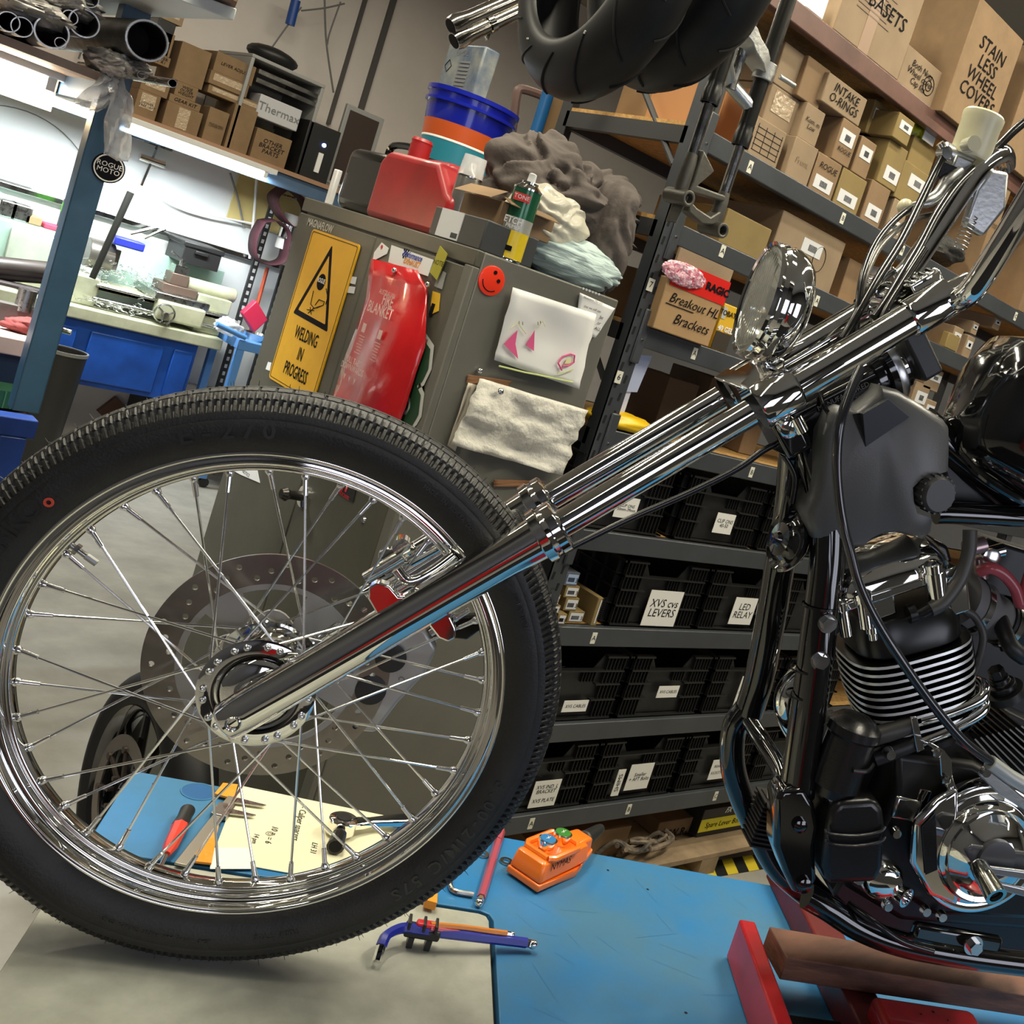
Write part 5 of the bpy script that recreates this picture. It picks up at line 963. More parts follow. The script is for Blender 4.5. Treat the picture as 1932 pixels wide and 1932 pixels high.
# shelf D
q=onY(1192,786,YR); crumple('padded_envelope',(q.x+.01,YR+.06,ST['D']+.022),(.115,.07,.028),mat('envelope_yellow',(.85,.52,.01),.4),'bright yellow padded envelope on shelf D','envelope',.12,2,1,flat=ST['D']+.002)
a=onY(*c4(700,870),YR+.03); t=thing('price_list','bluish white paper sheets standing inside shelf D','paper',(a.x+.04,YR+.05,ST['D'])); G().obox(onY(*c4(765,790),YR+.05),(.035,0,.006),(0,.001,0),(.006,0,.055)).build('upper_sheet',mat('paper_blue',(.45,.50,.68),.7),t); G().obox(onY(*c4(690,950),YR+.055),(.018,0,.0),(0,.001,0),(.0,0,.05)).build('lower_sheet',mat('paper_blue2',(.55,.58,.70),.7),t)
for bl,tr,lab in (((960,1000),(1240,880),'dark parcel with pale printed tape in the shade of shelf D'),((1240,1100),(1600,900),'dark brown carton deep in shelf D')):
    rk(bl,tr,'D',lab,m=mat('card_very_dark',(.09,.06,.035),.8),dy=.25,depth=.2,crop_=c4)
rk((1530,1330),(1700,1180),'D','tan carton glimpsed on shelf D behind the forks',m=card,dy=.15,crop_=c4)
# floor under the rack
pal=mat('pallet_wood',(.28,.20,.12),.8,var=.2,vs=10); q=onY(1250,1585,2.18); pz=max(.06,q.z)
t=thing('pallet','worn wooden pallet under the rack','pallet',(q.x+.2,2.4,0))
for i in range(4): G().box((q.x-.75,2.06+i*.16,pz-.022),(q.x+1.0,2.17+i*.16,pz-.002)).build('slat',pal,t,bevel=.002)
for xx in (q.x-.75,q.x+.1,q.x+.9): G().box((xx,2.06,0.0),(xx+.09,2.66,pz-.022)).build('bearer',pal,t)
a=onY(*c8(1400,590),2.2); b=onY(*c8(1680,450),2.2); t=thing('cardboard_box','low tan carton with big handwriting on the pallet','box',((a.x+b.x)/2,2.3,pz)); G().box((a.x,2.2,pz),(b.x,2.42,b.z)).build('carton',card,t,bevel=.003); text('BMW R-18',((a.x+b.x)/2,2.198,b.z-.05),(1,0,0),UPZ,.032,ink,t,'handwriting',shear=.1)
a=onY(*c8(1672,520),2.16); b=onY(*c8(1932,390),2.16); t=thing('lever_box','black lever box with a yellow band under the rack','box',((a.x+b.x)/2,2.3,pz)); zt_=b.z+.01; G().box((a.x,2.16,pz),(b.x+.06,2.5,zt_)).build('box',blackm,t,bevel=.003); G().box((a.x-.001,2.158,pz+.02),(b.x+.061,2.16,pz+.02+.05)).build('yellow_band',mat('band_yellow',(.72,.62,.03),.5),t); text('Spare Lever Box',((a.x+b.x)/2+.02,2.157,pz+.045),(1,0,0),UPZ,.022,ink,t,'handwriting',shear=.2); text('FX',((a.x+b.x)/2+.03,2.159,pz+.095),(1,0,0),UPZ,.022,whitep,t,shear=.4,bold=.04)
q=onY(*c8(1300,600),2.12); g=G(); random.seed(8)
for i in range(5):
    pts=[V((q.x-.12+random.uniform(-.05,.05)+.06*k+.02*i,2.10+random.uniform(-.03,.05),pz+.02+.05*abs(math.sin(k*1.3+i)))) for k in range(5)]; g.tube(spline(pts,4),.008,n=7)
tag(g.build('cable_bundle',mat('loom_tan',(.25,.19,.13),.6,col2=(.03,.03,.03),vs=20)),'tangled wiring loom on the floor under the rack','wiring')
tag(G().box((q.x-.45,2.15,pz),(q.x-.02,2.4,pz+.10)).build('kraft_sheet',mat('kraft_dark',(.22,.13,.06),.8)),'crushed brown carton beside the wiring loom','box')
rod=[onZ(*c8(1400,742),.006),onZ(*c8(1650,715),.006),onZ(*c8(1820,680),.006),onZ(*c8(1870,632),.02)]; tag(G().tube(spline(rod,6),.005,n=8).build('bent_rod',blacks),'thin bent black rod lying on the concrete beyond the table','rod')
# =============== HANGING FORKS, TYRES, PIPES ===============
YH=1.72; F_=lambda x,y:onY(*c12(x,y),YH)
t=thing('hanging_fork','pair of used black motorcycle forks hanging before the rack','fork',F_(1350,300)); fm=mat('fork_black',(.02,.019,.016),.3,.4); cast=mat('fork_casting',(.095,.088,.07),.45,.3,var=.1,vs=15,bump=.1,bs=80)
fa0,fa1,fa2,fa3=F_(1450,-110),F_(1305,370),F_(1150,715),F_(1010,1010)
fb0,fb1,fb2,fb3=F_(1980,-420)if 0 else onY(1512,-20,YH),F_(1530,680),F_(1405,1010),F_(1325,1275)
u=lambda px: px/1961*2.02
for (p0,p1,p2,p3) in ((fa0,fa1,fa2,fa3),(fb0,fb1,fb2,fb3)):
    p0=V((p1.x,p1.y,p0.z)); p2=V((p1.x,p1.y,p2.z)); p3=V((p1.x,p1.y,p3.z)) 
    G().cyl(p0,p1,u(17.5),n=24).build('outer_tube',fm,t); G().lathe([(0,u(20)),(.03,u(20)),(.035,u(18)),(.05,u(18))],p1,(0,0,1),n=24).build('dust_seal',blacks,t)
    G().cyl(p1,p2,u(12),n=24).build('inner_tube',chrome_d,t)
    G().lathe([(0,u(9)),(.02,u(16)),(p2.z-p3.z-.02,u(15)),(p2.z-p3.z,u(12.5))],p3,(0,0,1),n=20).build('lower_casting',cast,t)
    g=G(); g.lathe([(-.035,u(17)),(.035,u(17)),(.035,u(10)),(-.035,u(10))],p3,(0,-1,.0),n=24,cap=False,loop=True); g.build('axle_clamp',cast,t,bevel=.002); g=G(); g.cyl(p3+V((0,.02,0)),p3+V((0,-.015,0)),u(10.2),n=20); g.build('axle_bore',bore,t)
A1=V((fa1.x,YH,F_(1150,850).z)); B1=V((fb1.x,YH,F_(1400,1060).z))
g=G(); g.prism([A1+V((.01,-.02,-.02)),A1+V((.01,-.02,.05)),A1+V((.06,-.02,.02)),V((B1.x-.10,YH-.02,F_(1220,980).z)),V((B1.x-.01,YH-.02,F_(1340,1010).z)),V((B1.x-.01,YH-.02,F_(1340,1060).z)),V((B1.x-.11,YH-.02,F_(1200,1040).z)),A1+V((.0,-.02,-.12))],(0,.04,0)); g.build('caliper_bracket',cast,t,bevel=.004)
g=G(); g.prism([V((A1.x+.02,YH-.015,F_(1110,1050).z)),V((A1.x+.05,YH-.015,F_(1140,1100).z)),V((B1.x-.03,YH-.015,F_(1290,1190).z)),V((B1.x,YH-.015,F_(1340,1110).z)),V((B1.x,YH-.015,F_(1330,1250).z)),V((B1.x-.05,YH-.015,F_(1240,1250).z)),V((A1.x+.03,YH-.015,F_(1110,1150).z))],(0,.03,0)); g.build('caliper_bracket',cast,t,bevel=.004)
ca_,cb_=onY(*c13(1545,75),YH-.03),onY(*c13(1680,355),YH-.03); 
ca_=V((fa1.x,YH,ca_.z)); cb_=V((fb1.x,YH,cb_.z)); mid=(ca_+cb_)/2; am=mat('clamp_alu',(.50,.50,.48),.35,.9,bump=.1,bs=90)
g=G(); g.lathe([(-.02,u(24)),(.02,u(24))],ca_,(0,0,1),n=28); g.lathe([(-.02,u(24)),(.02,u(24))],cb_,(0,0,1),n=28)
dd=(cb_-ca_); sdir=V((0,1,0)); Pm=[]
for s,wv in ((.12,.020),(.3,.03),(.5,.026),(.7,.03),(.88,.022)): Pm.append((ca_+dd*s+V((0,0,.0)),wv))
g.rings([[p_+V((0,-w_,.016)),p_+V((0,w_,.016)),p_+V((0,w_,-.016)),p_+V((0,-w_,-.016))] for p_,w_ in Pm]); g.cyl(cb_+V((.02,-.03,0)),cb_+V((.07,-.035,.0)),.006,n=10)
g.build('upper_clamp',am,t,bevel=.003)
lc0=V((fa1.x,YH,ca_.z-.085)); lc1=V((fb1.x,YH,cb_.z-.085)); g=G(); g.tube([lc0,(lc0+lc1)/2+V((0,.03,-.0)),lc1],.017,n=10); g.build('lower_clamp',am,t)
G().cyl(mid+V((0,.02,-.1)),mid+V((0,.02,.5)),.012,n=12).build('hanging_rod',steel,t)
# tyres
axd=(-_r0*math.sin(math.radians(50))-_f0*math.cos(math.radians(50))); axd=V((axd.x,axd.y,0)).normalized()
tc=EYEP+ray(1160,-100)*1.98
def sport(c,label,R_=.315,w=.095,sd=0):
    t=thing('motorcycle_tyre',label,'tyre',c,'old sport tyres hanging over the cabinet'); prof=[]
    for i in range(25):
        a=math.radians(-100+200*i/24); prof.append((w*math.sin(a)*1.0,R_-.075+ .075*math.cos(a)))
    inner=[(w*.86,R_-.098),(w*.78,R_-.10),(w*.80,R_-.08),(w*.85,R_-.05),(w*.5,R_-.018),(0,R_-.012),(-w*.5,R_-.018),(-w*.85,R_-.05),(-w*.80,R_-.08),(-w*.78,R_-.10),(-w*.86,R_-.098)]
    g=G(); g.lathe(prof+inner,c,axd,n=96,cap=False,loop=True); g.build('tyre_body',mat('tyre_old',(.008,.008,.0085),.5,0,var=.2,vs=14,spec=.3),t,smooth=60)
    x,y,z=basis(axd)
    def sp(a,s,r=0): th=s*1.5; rr=R_-.075+(.075+.0012)*math.cos(th); return c+z*(w*math.sin(th)*1.01)+(x*math.cos(a)+y*math.sin(a))*(rr+r)
    g=G()
    for k in range(14):
        a0=2*PI*k/14+sd
        for sgn in (1,-1): g.tube([sp(a0+(.0 if sgn>0 else .22)+u_*.30-.05*math.sin(u_*3),sgn*(.12+.85*u_)) for u_ in [i/9 for i in range(10)]],[.0028*(1-.5*abs(i/9-.3)) for i in range(10)],n=5)
    g.build('tread_groove',bore,t)
    for k in range(6):
        a0=2*PI*k/6; G().tube([sp(a0+u_*.02,.97+u_*.03,.001) for u_ in (0,1)],.002,n=5).build('wear_mark',MT['tag_cream'],t)
sport(tc,'worn sport tyre hanging nearer the cabinet, its opening facing left',R_=.300,w=.062); sport(tc-axd*.150+V((0,0,.085)),'worn sport tyre hanging right behind the first one',R_=.300,w=.075,sd=.3)
t=thing('ceiling_hook','steel pipe hook on the ceiling holding the tyres and forks','hook',(tc.x,tc.y,CEIL)); hz_=tc.z+.19; G().cyl(tc-axd*.55+V((0,0,.182)),tc+axd*.25+V((0,0,.182)),.015,n=12).build('bar',steel,t)
for s in (-.54,.24): G().cyl(tc+axd*s+V((0,0,.18)),V((tc.x+axd.x*s,tc.y+axd.y*s,CEIL)),.008,n=8).build('rod',steel,t)
for i,(p0,p1,lab) in enumerate((((850,50),(960,2),'chrome pipe end at the left of the tyres, upper'),((856,78),(975,22),'chrome pipe end at the left of the tyres, lower'))):
    A=onY(*p0,2.3); Bq=onY(*p1,2.3); Bq=A+(Bq-A)*3.4; t=thing('chrome_pipe',lab,'pipe',A); d=(Bq-A).normalized(); L=(Bq-A).length; G().lathe([(0,.020),(.015,.023),(.05,.018),(L,.018)],A,d,n=24).build('pipe',mat('pipe_chrome',(.6,.57,.53),.12,1),t); G().lathe([(-.001,.017),(.0,.002)],A,d,n=20).build('bore',bore,t)
    if i: G().lathe([(.10,.0215),(.115,.0215)],A,d,n=24,cap=False).build('clamp',chrome,t); G().obox(A+d*.108+V((0,-.0,-.03)),d*.006,V((0,.006,0)),V((0,0,.010))).build('clamp_screw',chrome,t)
# leaning lengths behind the jacket
A=onY(1030,190,3.2); Bq=onY(1012,275,3.2); d=(A-Bq); tag(G().cyl(Bq-d*6.5 if 0 else V((A.x,3.2,0)),V((A.x,3.2,A.z+.05)),.022,n=14).build('blue_pipe',mat('pipe_blue',(.01,.10,.28),.35)),'tall blue plastic pipe standing between cabinet and rack','pipe')
A=onY(1040,190,3.25); tag(G().box((A.x-.005,3.24,0),(A.x+.06,3.27,A.z+.1)).build('timber_length',mat('timber_tan',(.25,.16,.08),.7)),'brown timber length standing beside the blue pipe','wood')
g=G(); g.tube(spline([onY(958,300,3.3),onY(968,235,3.3),onY(975,180,3.3),onY(985,168,3.3),onY(1028,182,3.3)],4),.016,n=8); tag(g.build('bent_pipe',mat('pipe_rust',(.14,.085,.075),.5)),'rusty bent pipe standing behind the cabinet','pipe')
# =============== LIFT TABLE ===============
def TZ(x,y,z=0): return onZ(x,y,ZT+z)
def Wt(a,k,z=0): return W(a,k,-.350+z)
t=thing('lift_table','blue motorcycle lift table with a grey front plate','table',(W(.8,0,0).x,W(.8,0,0).y,0)); LT=t
nn=[(-.162,.60),(-.162,-.182)]+[(.385-.02,-.182)]+[(.390-.012*math.cos(a)+0,-.182) for a in ()]+[(.389,-.176),(.392,-.165),(.392,.60)]
deck=[(-.162,-.405),(2.3,-.405),(2.3,.60),(.392,.60),(.392,-.162),(.386,-.176),(.372,-.182),(-.162,-.182)]
G().prism([Wt(a,k,-.035) for a,k in deck],(0,0,.035)).build('deck',blueb,t,bevel=.0015)
pl=[(-.166,-.175),(.370,-.175),(.381,-.171),(.385,-.160),(.385,.60),(-.166,.60)]
G().prism([Wt(a,k,-.032) for a,k in pl],(0,0,.0315)).build('front_plate',greyp,t,bevel=.0015)
G().prism([Wt(a,k,-.034) for a,k in ((-.164,-.183),(.393,-.183),(.393,.6),(-.164,.6))],(0,0,.018)).build('gap_seal',black_gap,t)
G().prism([Wt(a,k,-.12) for a,k in ((-.13,-.37),(2.3,-.37),(2.3,.55),(-.13,.55))],(0,0,.082)).build('under_frame',mat('frame_black',(.015,.015,.017),.5),t)
for a0,k0,a1,k1 in ((0,-.3,1.9,-.3),(0,.45,1.9,.45)):
    for s in (0,1):
        A=Wt(a0 if s==0 else a1,k0,-.12); Bq=Wt(a1 if s==0 else a0,k0,0); Bq.z=.10; G().tube([A,Bq],.025,n=4).build('scissor_arm',mat('arm_blue',(.01,.06,.2),.45),t)
G().prism([V((Wt(a,k).x,Wt(a,k).y,0)) for a,k in ((-.1,-.36),(2.2,-.36),(2.2,.52),(-.1,.52))],(0,0,.08)).build('base_frame',MT['frame_black'],t)
q=TZ(375,1494); g=G(); g.lathe([(.0002,.0001),(.0004,.0235)],q,(0,0,1),n=32); g.build('recess',mat('recess_blue',(.012,.10,.28),.4),t,smooth=0); G().lathe([(.0002,.0235),(.0012,.0242),(.0012,.026),(.0002,.0265)],q,(0,0,1),n=32,cap=False,loop=True).build('recess_rim',blueb,t)
for x,y in ((1147,1642),(1222,1678),(1294,1911),(290,1479)):
    q=TZ(x,y); G().lathe([(.0003,.0025),(.0006,.002)],q,(0,0,1),n=10).build('rivet_hole',bore,t)
# stains drawn as thin scratches
g=G(); random.seed(12); 
for i in range(34):
    a=random.uniform(.42,1.0); k=random.uniform(-.36,.1); L=random.uniform(.02,.09); th=random.uniform(-.4,1.2); w=.00018
    p0=Wt(a,k,.0003); d=TV*math.cos(th)+NV*math.sin(th); n2=TV*-math.sin(th)+NV*math.cos(th); g.quad(p0-n2*w,p0+d*L-n2*w,p0+d*L+n2*w,p0+n2*w)
s_=g.build('scratch',mat('scratch_dark',(.02,.14,.33),.5),t,smooth=0); s_['kind']='stuff'
# ---- hex key set
def hexkey(name,label,pts,r,sleeve,m,z0,parent=None,cat='hex key',ball=True,group=None):
    P=spline(pts,5); t=thing(name,label,cat,V((P[0].x,P[0].y,ZT)),group); G().tube(P,r,n=6).build('key',chrome,t,smooth=20)
    i0,i1=sleeve; n=len(P); a=int(i0*(n-1)); b=int(i1*(n-1)); G().tube(P[a:b+1],r*1.22,n=6).build('sleeve',m,t,smooth=20)
    if ball: G().blob(P[-1],(r*1.15,)*3).build('ball_end',chrome,t)
    return t
def hx(x,y,z): return TZ(x,y,z)
t=hexkey('hex_key','large blue hex key lying across the grey plate and blue deck',[hx(711,1814,.008),hx(722,1778,.022),hx(733,1762,.026),hx(762,1751,.026),hx(800,1756,.026),hx(900,1768,.020),hx(985,1778,.013),hx(1006,1782,.012)],.0058,(.12,.90),mat('key_blue',(.012,.022,.30),.35),0)
t=hexkey('hex_key','thin orange hex key above the blue one',[hx(812,1745,.034),hx(870,1750,.030),hx(930,1758,.026),hx(967,1763,.022)],.0033,(0,.88),mat('key_orange',(.65,.22,.03),.35),0)
t=hexkey('hex_key','thin pink hex key just below the orange one',[hx(812,1752,.032),hx(900,1762,.022),hx(965,1768,.016)],.0026,(0,.95),mat('key_pink',(.55,.10,.12),.3),0)
t=thing('key_holder','black and red plastic hex key holder clip','holder',TZ(790,1760)); q=hx(797,1757,.022); dl=(hx(835,1762,.022)-hx(762,1750,.022)).normalized(); sd=V((-dl.y,dl.x,0)).normalized(); G().obox(q,dl*.024,sd*.010,V((0,0,.007))).build('clip_body',blackm,t,bevel=.003); G().obox(q+dl*.004+V((0,0,.010)),dl*.015,sd*.007,V((0,0,.004))).build('red_insert',mat('clip_red',(.6,.02,.03),.35),t,bevel=.003)
for s in (-.02,.0,.016): G().obox(q+dl*s+V((0,0,.010)),dl*.002,sd*.011,V((0,0,.006))).build('clip_rib',blackm,t,bevel=.001)
for s in (-.012,.012): G().obox(q+dl*s-V((0,0,.014)),dl*.004,sd*.009,V((0,0,.0075))).build('foot',blackm,t)
hexkey('hex_key','red pink hex key standing out diagonally beside the tyre',[hx(1005,1500,.006)if 0 else hx(946,1568,.010),hx(930,1620,.009),hx(912,1680,.008),hx(904,1703,.007)],.0055,(0,.84),mat('key_rose',(.40,.07,.10),.28,coat=.3),0)
t=thing('torx_key','small bare steel key curling out from behind the tyre','hex key',TZ(870,1680)); G().tube(spline([hx(852,1650,.006),hx(849,1668,.005),hx(858,1681,.005),hx(893,1688,.005)],5),.004,n=8).build('key',steel,t)
for x,y,lab in ((910,1612,'steel washer half hidden by the tyre tread'),(955,1626,'steel washer beside the orange pendant')):
    q=TZ(x,y,.001); o=G().lathe([(0,.011),(.002,.011),(.002,.006),(0,.006)],q,(0,0,1),n=28,cap=False,loop=True).build('washer',chrome_d); tag(o,lab,'washer')
# ---- pendant control
pm=mat('pendant_orange',(.95,.19,.012),.28,0,coat=.4); 
c0=TZ(1010,1688,0); c1_=TZ(1118,1632,0); L_=(c1_-c0); 
lx=(TZ(1096,1648)-TZ(1008,1690)).normalized(); ly=V((-lx.y,lx.x,0)); 
if ly.dot(NV)>0: ly=-ly       # ly points away from camera
o0=TZ(1012,1690)  # near left bottom corner
def PB(u_,v_,w_): return o0+lx*u_+ly*v_+V((0,0,w_))
wdt=(TZ(952,1648)-o0).dot(ly); Ln=.155; H_=.058
t=thing('pendant_control','orange two button pendant control on the blue deck','control box',PB(Ln/2,wdt/2,0))
g=G(); g.prism([PB(0,0,.004),PB(.10,0,.004),PB(.105,0,.010),PB(.115,0,.010),PB(.12,.006,.004),PB(Ln,.012,.018),PB(Ln,wdt-.012,.018),PB(.12,wdt-.006,.004),PB(0,wdt,.004)],(0,0,.012)); g.build('base',pm,t,bevel=.003,seg=3)
def ring_(u0,u1,v0,v1,w_): return [PB(u0,v0,w_),PB(u1,v0+.003,w_),PB(u1,v1-.003,w_),PB(u0,v1,w_)]
g=G(); g.rings([ring_(.001,.135,.001,wdt-.001,.016),ring_(.004,.130,.005,wdt-.005,H_*.78),ring_(.008,.122,.009,wdt-.009,H_*.86)]); g.build('shell',pm,t,bevel=.005,seg=3)
g=G(); g.rings([ring_(.110,Ln,.012,wdt-.012,.018),ring_(.110,Ln-.004,.014,wdt-.014,H_*.82),ring_(.112,Ln-.014,.018,wdt-.018,H_*.88)]); g.build('shoulder',pm,t,bevel=.004,seg=3)
# raised rim round the buttons
cx=.058; E_=[(cx-.040,.012),(cx-.030,.006),(cx+.032,.006),(cx+.045,.016),(cx+.045,wdt-.016),(cx+.032,wdt-.006),(cx-.030,wdt-.006),(cx-.040,wdt-.012)]
g=G(); g.tube([PB(u_,v_,H_*.88) for u_,v_ in E_+[E_[0]]],.0055,n=8); g.build('button_guard',pm,t)
for (u_,v_,m,nm) in ((.038,.5,mat('btn_blue',(.03,.18,.42),.35),'blue'),(.078,.5,mat('btn_green',(.04,.20,.03),.35),'green')):
    c=PB(u_,wdt*v_,H_*.84); g=G().lathe([(0,.0135),(.008,.0135),(.008,.015),(.019,.0155),(.020,.013)],c,(0,0,1),n=36); o=g.build('button_ring',chrome,t); g=G().lathe([(.0195,.0133),(.021,.0128),(.0215,.004)],c,(0,0,1),n=32); o=g.build('button_cap',m,t); o['label']=nm+' push button cap'
    g=G(); cc=c+V((0,0,.022)); g.tube([cc-lx*.006,cc,cc+lx*.003+ly*.003],.0006,n=4); g.tube([cc+lx*.006,cc,cc-lx*.003-ly*.003],.0006,n=4); g.build('arrow_mark',whitep,t)
text('NYMAS',PB(.045,.002,.036)+V((0,0,.004)),lx,V((0,0,1))+ly*.15,.012,ink,t,'handwriting',shear=.2)
d=lx; c=PB(Ln-.004,wdt/2,.034); pts=[(0,.014),(.004,.016)]; 
for k in range(7): pts+=[(.010+k*.010,.0145-.0007*k),(.014+k*.010,.0125-.0007*k)]
pts+=[(.082,.0085)]; g=G().lathe(pts,c,lx+ly*.22-V((0,0,.10)),n=20); g.build('cable_boot',blackm,t)
# ---- papers, tools behind the wheel
P=[TZ(451,1483,.001),TZ(765,1548,.001),TZ(640,1665,.001),TZ(398,1622,.001)]; t=thing('note_paper','cream sheet of handwritten notes under the wheel','paper',P[0]); G().prism(P,(0,0,.0012)).build('sheet',mat('paper_cream',(.78,.74,.52),.7),t,smooth=0)
rv=(P[3]-P[0]).normalized(); uv=(P[1]-P[0]).normalized()
def nt_(x,y,s,h): q=TZ(x,y,.0024); text(s,q,rv,uv,h,ink,t,'handwriting',shear=.2)
nt_(565,1553,'- Caliper spacers',.011); nt_(517,1567,'10 =',.010); nt_(507,1585,'= 6',.010); nt_(482,1582,'14 pm',.008); nt_(592,1600,'LH 31',.009); nt_(640,1590,'Spd.',.009); q=TZ(509,1573,.0024)
for r in (.0055,.0028): G().tube([q+V((r*math.cos(a),r*math.sin(a),0)) for a in [i*PI/8 for i in range(17)]],.0004,n=4).build('drawn_circle',ink,t)
P=[TZ(400,1600,.0035),TZ(470,1600,.0035),TZ(480,1640,.0035),TZ(396,1640,.0035)]; tag(G().prism(P,(0,0,.0008)).build('folded_paper',whitep,smooth=0),'second white paper sheet poking out under the notes','paper')
t=thing('screwdriver','red and black handled screwdriver on the blue deck','screwdriver',TZ(330,1570)); A=TZ(355,1527,.012); Bq=TZ(338,1560,.012); Cc=TZ(314,1612,.012); D=TZ(300,1650,.010); d=(Cc-A).normalized(); L1=(Bq-A).length; L2=(Cc-A).length
G().lathe([(0,.006),(.004,.0105),(L1*.5,.0095),(L1,.0115)],A,d,n=20).build('grip',blackm,t); G().lathe([(L1,.0118),(L1+.01,.0105),(L2-.02,.0095),(L2,.005)],A,d,n=8).build('handle',mat('handle_red',(.7,.05,.03),.35),t,smooth=20); G().cyl(Cc,Cc+d*.07,.003,n=10).build('blade',chrome,t)
t=thing('caliper','steel vernier caliper lying beside the notes','caliper',TZ(390,1560)); A=TZ(440,1505,.006); Bq=TZ(340,1632,.006); d=(Bq-A).normalized(); s_=V((-d.y,d.x,0)); G().obox((A+Bq)/2,d*(Bq-A).length/2,s_*.008,V((0,0,.002))).build('beam',mat('caliper_steel',(.38,.36,.31),.35,.7),t,bevel=.001)
G().obox(A+d*.045,d*.018,s_*.012,V((0,0,.004))).build('slider',steel,t,bevel=.001)
for k,(off,l) in enumerate(((.0,.034),(.035,.030))): G().prism([A+d*off+s_*.006,A+d*(off+.016)+s_*.006,A+d*(off+.006)+s_*(l+.012),A+d*off+s_*(l+.016)],(0,0,.002)).build('jaw',steel,t,smooth=0)
for i,(pp,lab) in enumerate((([(420,1480),(448,1483),(440,1510),(404,1500)],'torn orange tape piece at the far end of the caliper'),([(385,1575),(412,1560),(398,1632),(362,1628)],'orange tape strip along the paper edge'),([(800,1683),(822,1685),(820,1718),(798,1712)],'orange and white packet corner at the plate edge by the tyre'))):
    P=[TZ(x,y,.0045) for x,y in pp]; tag(G().prism(P,(0,0,.003 if i<2 else .012)).build('orange_tape' if i<2 else 'packet',mat('tape_orange',(.85,.32,.03),.35,bump=.5,bs=40),smooth=0),lab,'tape' if i<2 else 'packet')
t=thing('ratchet','chrome ratchet with a black socket lying on the notes','ratchet',TZ(650,1560)); A=TZ(645,1556,.018); Bq=TZ(790,1545,.014); d=(Bq-A).normalized(); s_=V((-d.y,d.x,0)); G().lathe([(-.012,.019),(-.010,.022),(.010,.022),(.012,.019)],A,(0,0,1),n=36).build('head',chrome,t); G().lathe([(.012,.012),(.014,.011)],A,(0,0,1),n=24).build('selector',blackm,t)
R=[]; 
for s in (.015,.03,.05,.09,.13): w_=.012 if s<.04 else .008+.004*(s>.08); R.append([A+d*s+s_*w_+V((0,0,.006)),A+d*s-s_*w_+V((0,0,.006)),A+d*s-s_*w_-V((0,0,.006)),A+d*s+s_*w_-V((0,0,.006))])
G().rings(R).build('handle',chrome,t,bevel=.003); sk0=TZ(640,1575,.016); sk1=TZ(628,1612,.016); dd=(sk1-sk0).normalized(); G().lathe([(0,.011),(.035,.013)],sk0,dd,n=12).build('socket',blacks,t,smooth=15); G().lathe([(.0352,.0095),(.0354,.001)],sk0,dd,n=12).build('socket_bore',bore,t)
# =============== RED STAND AND PLANK ===============
t=thing('stand','red steel motorcycle support stand with two arms on the deck','stand',Wt(.85,0,0))
def bk(a0,a1,k0,k1,z0,z1,name,m,bev=.004,sk=0): 
    G().prism([W(a0,k0,z0),W(a1,k0,z0),W(a1+sk,k1,z0),W(a0+sk,k1,z0)],(0,0,z1-z0)).build(name,m,t,bevel=bev)
dkr=mat('arm_dark_red',(.12,.012,.012),.4,0,var=.3,vs=10)
bk(.762,.790,-.160,.34,-.349,-.283,'arm',redm,.004,-.03); bk(.915,.975,-.43,.34,-.349,-.300,'cross_arm',dkr,.004,-.02)
bk(.80,.915,-.02,.34,-.349,-.335,'base_tray',blacks,.002)
bk(.925,1.10,.0,.34,-.349,-.272,'saddle_block',redm,.010,-.03)
g=G(); q=W(1.0,.085,-.2718); g.obox(q,TV*.022,NV*.016,V((0,0,.0006))); g.build('label_patch',mat('patch_dark',(.03,.028,.022),.7),t)
g=G(); 
for k in range(14): q=W(.94+random.random()*.14,.02+random.random()*.12,-.2716); g.lathe([(0,.0012+.002*random.random()),(.0006,.001)],q,(0,0,1),n=7)
g.build('oil_spot',bore,t,smooth=0)['kind']='stuff'
P=[(.794,-.118),(1.75,-.118),(1.75,-.043),(.799,-.043)]
o=G().prism([W(a,k,-.2995) for a,k in P],(0,0,.036)).build('wood_plank',woodm,bevel=.002); tag(o,'reddish brown hardwood plank lying across the red stand','plank')
# =============== SPARE WHEEL AGAINST THE CABINET ===============
wc=V((1.10,2.40,.305)); wn=V((-1,0,.0))
t=thing('spare_wheel','dark alloy motorcycle wheel leaning at the cabinet front on the floor','wheel',(wc.x,wc.y,0))
g=G(); prof=[]
for i in range(17):
    a=math.radians(-95+190*i/16); prof.append((.06*math.sin(a),.245+.06*math.cos(a)))
prof+=[(.045,.215),(-.045,.215)]
g.lathe(prof,wc,wn,n=72,cap=False,loop=True); g.build('tyre',MT['tyre_old'],t)
G().lathe([(.045,.222),(.05,.218),(.04,.205),(0,.195),(-.04,.205),(-.05,.218),(-.045,.222)],wc,wn,n=72,cap=False,loop=True).build('rim',blackg,t)
x,y,z=basis(wn)
for i in range(10):
    a=2*PI*i/10; G().tube([wc+(x*math.cos(a)+y*math.sin(a))*.03+z*.03,wc+(x*math.cos(a+.12)+y*math.sin(a+.12))*.205+z*.01],[.013,.008],n=8).build('spoke',blackg,t)
G().lathe([(-.05,.035),(.05,.04),(.055,.03)],wc,wn,n=28).build('hub',blackg,t)
g=G(); g.lathe([(.058,.15),(.062,.15),(.062,.115),(.058,.115)],wc,wn,n=60,cap=False,loop=True); g.build('brake_disc',mat('spare_disc',(.25,.22,.19),.35,.8),t)
g=G()
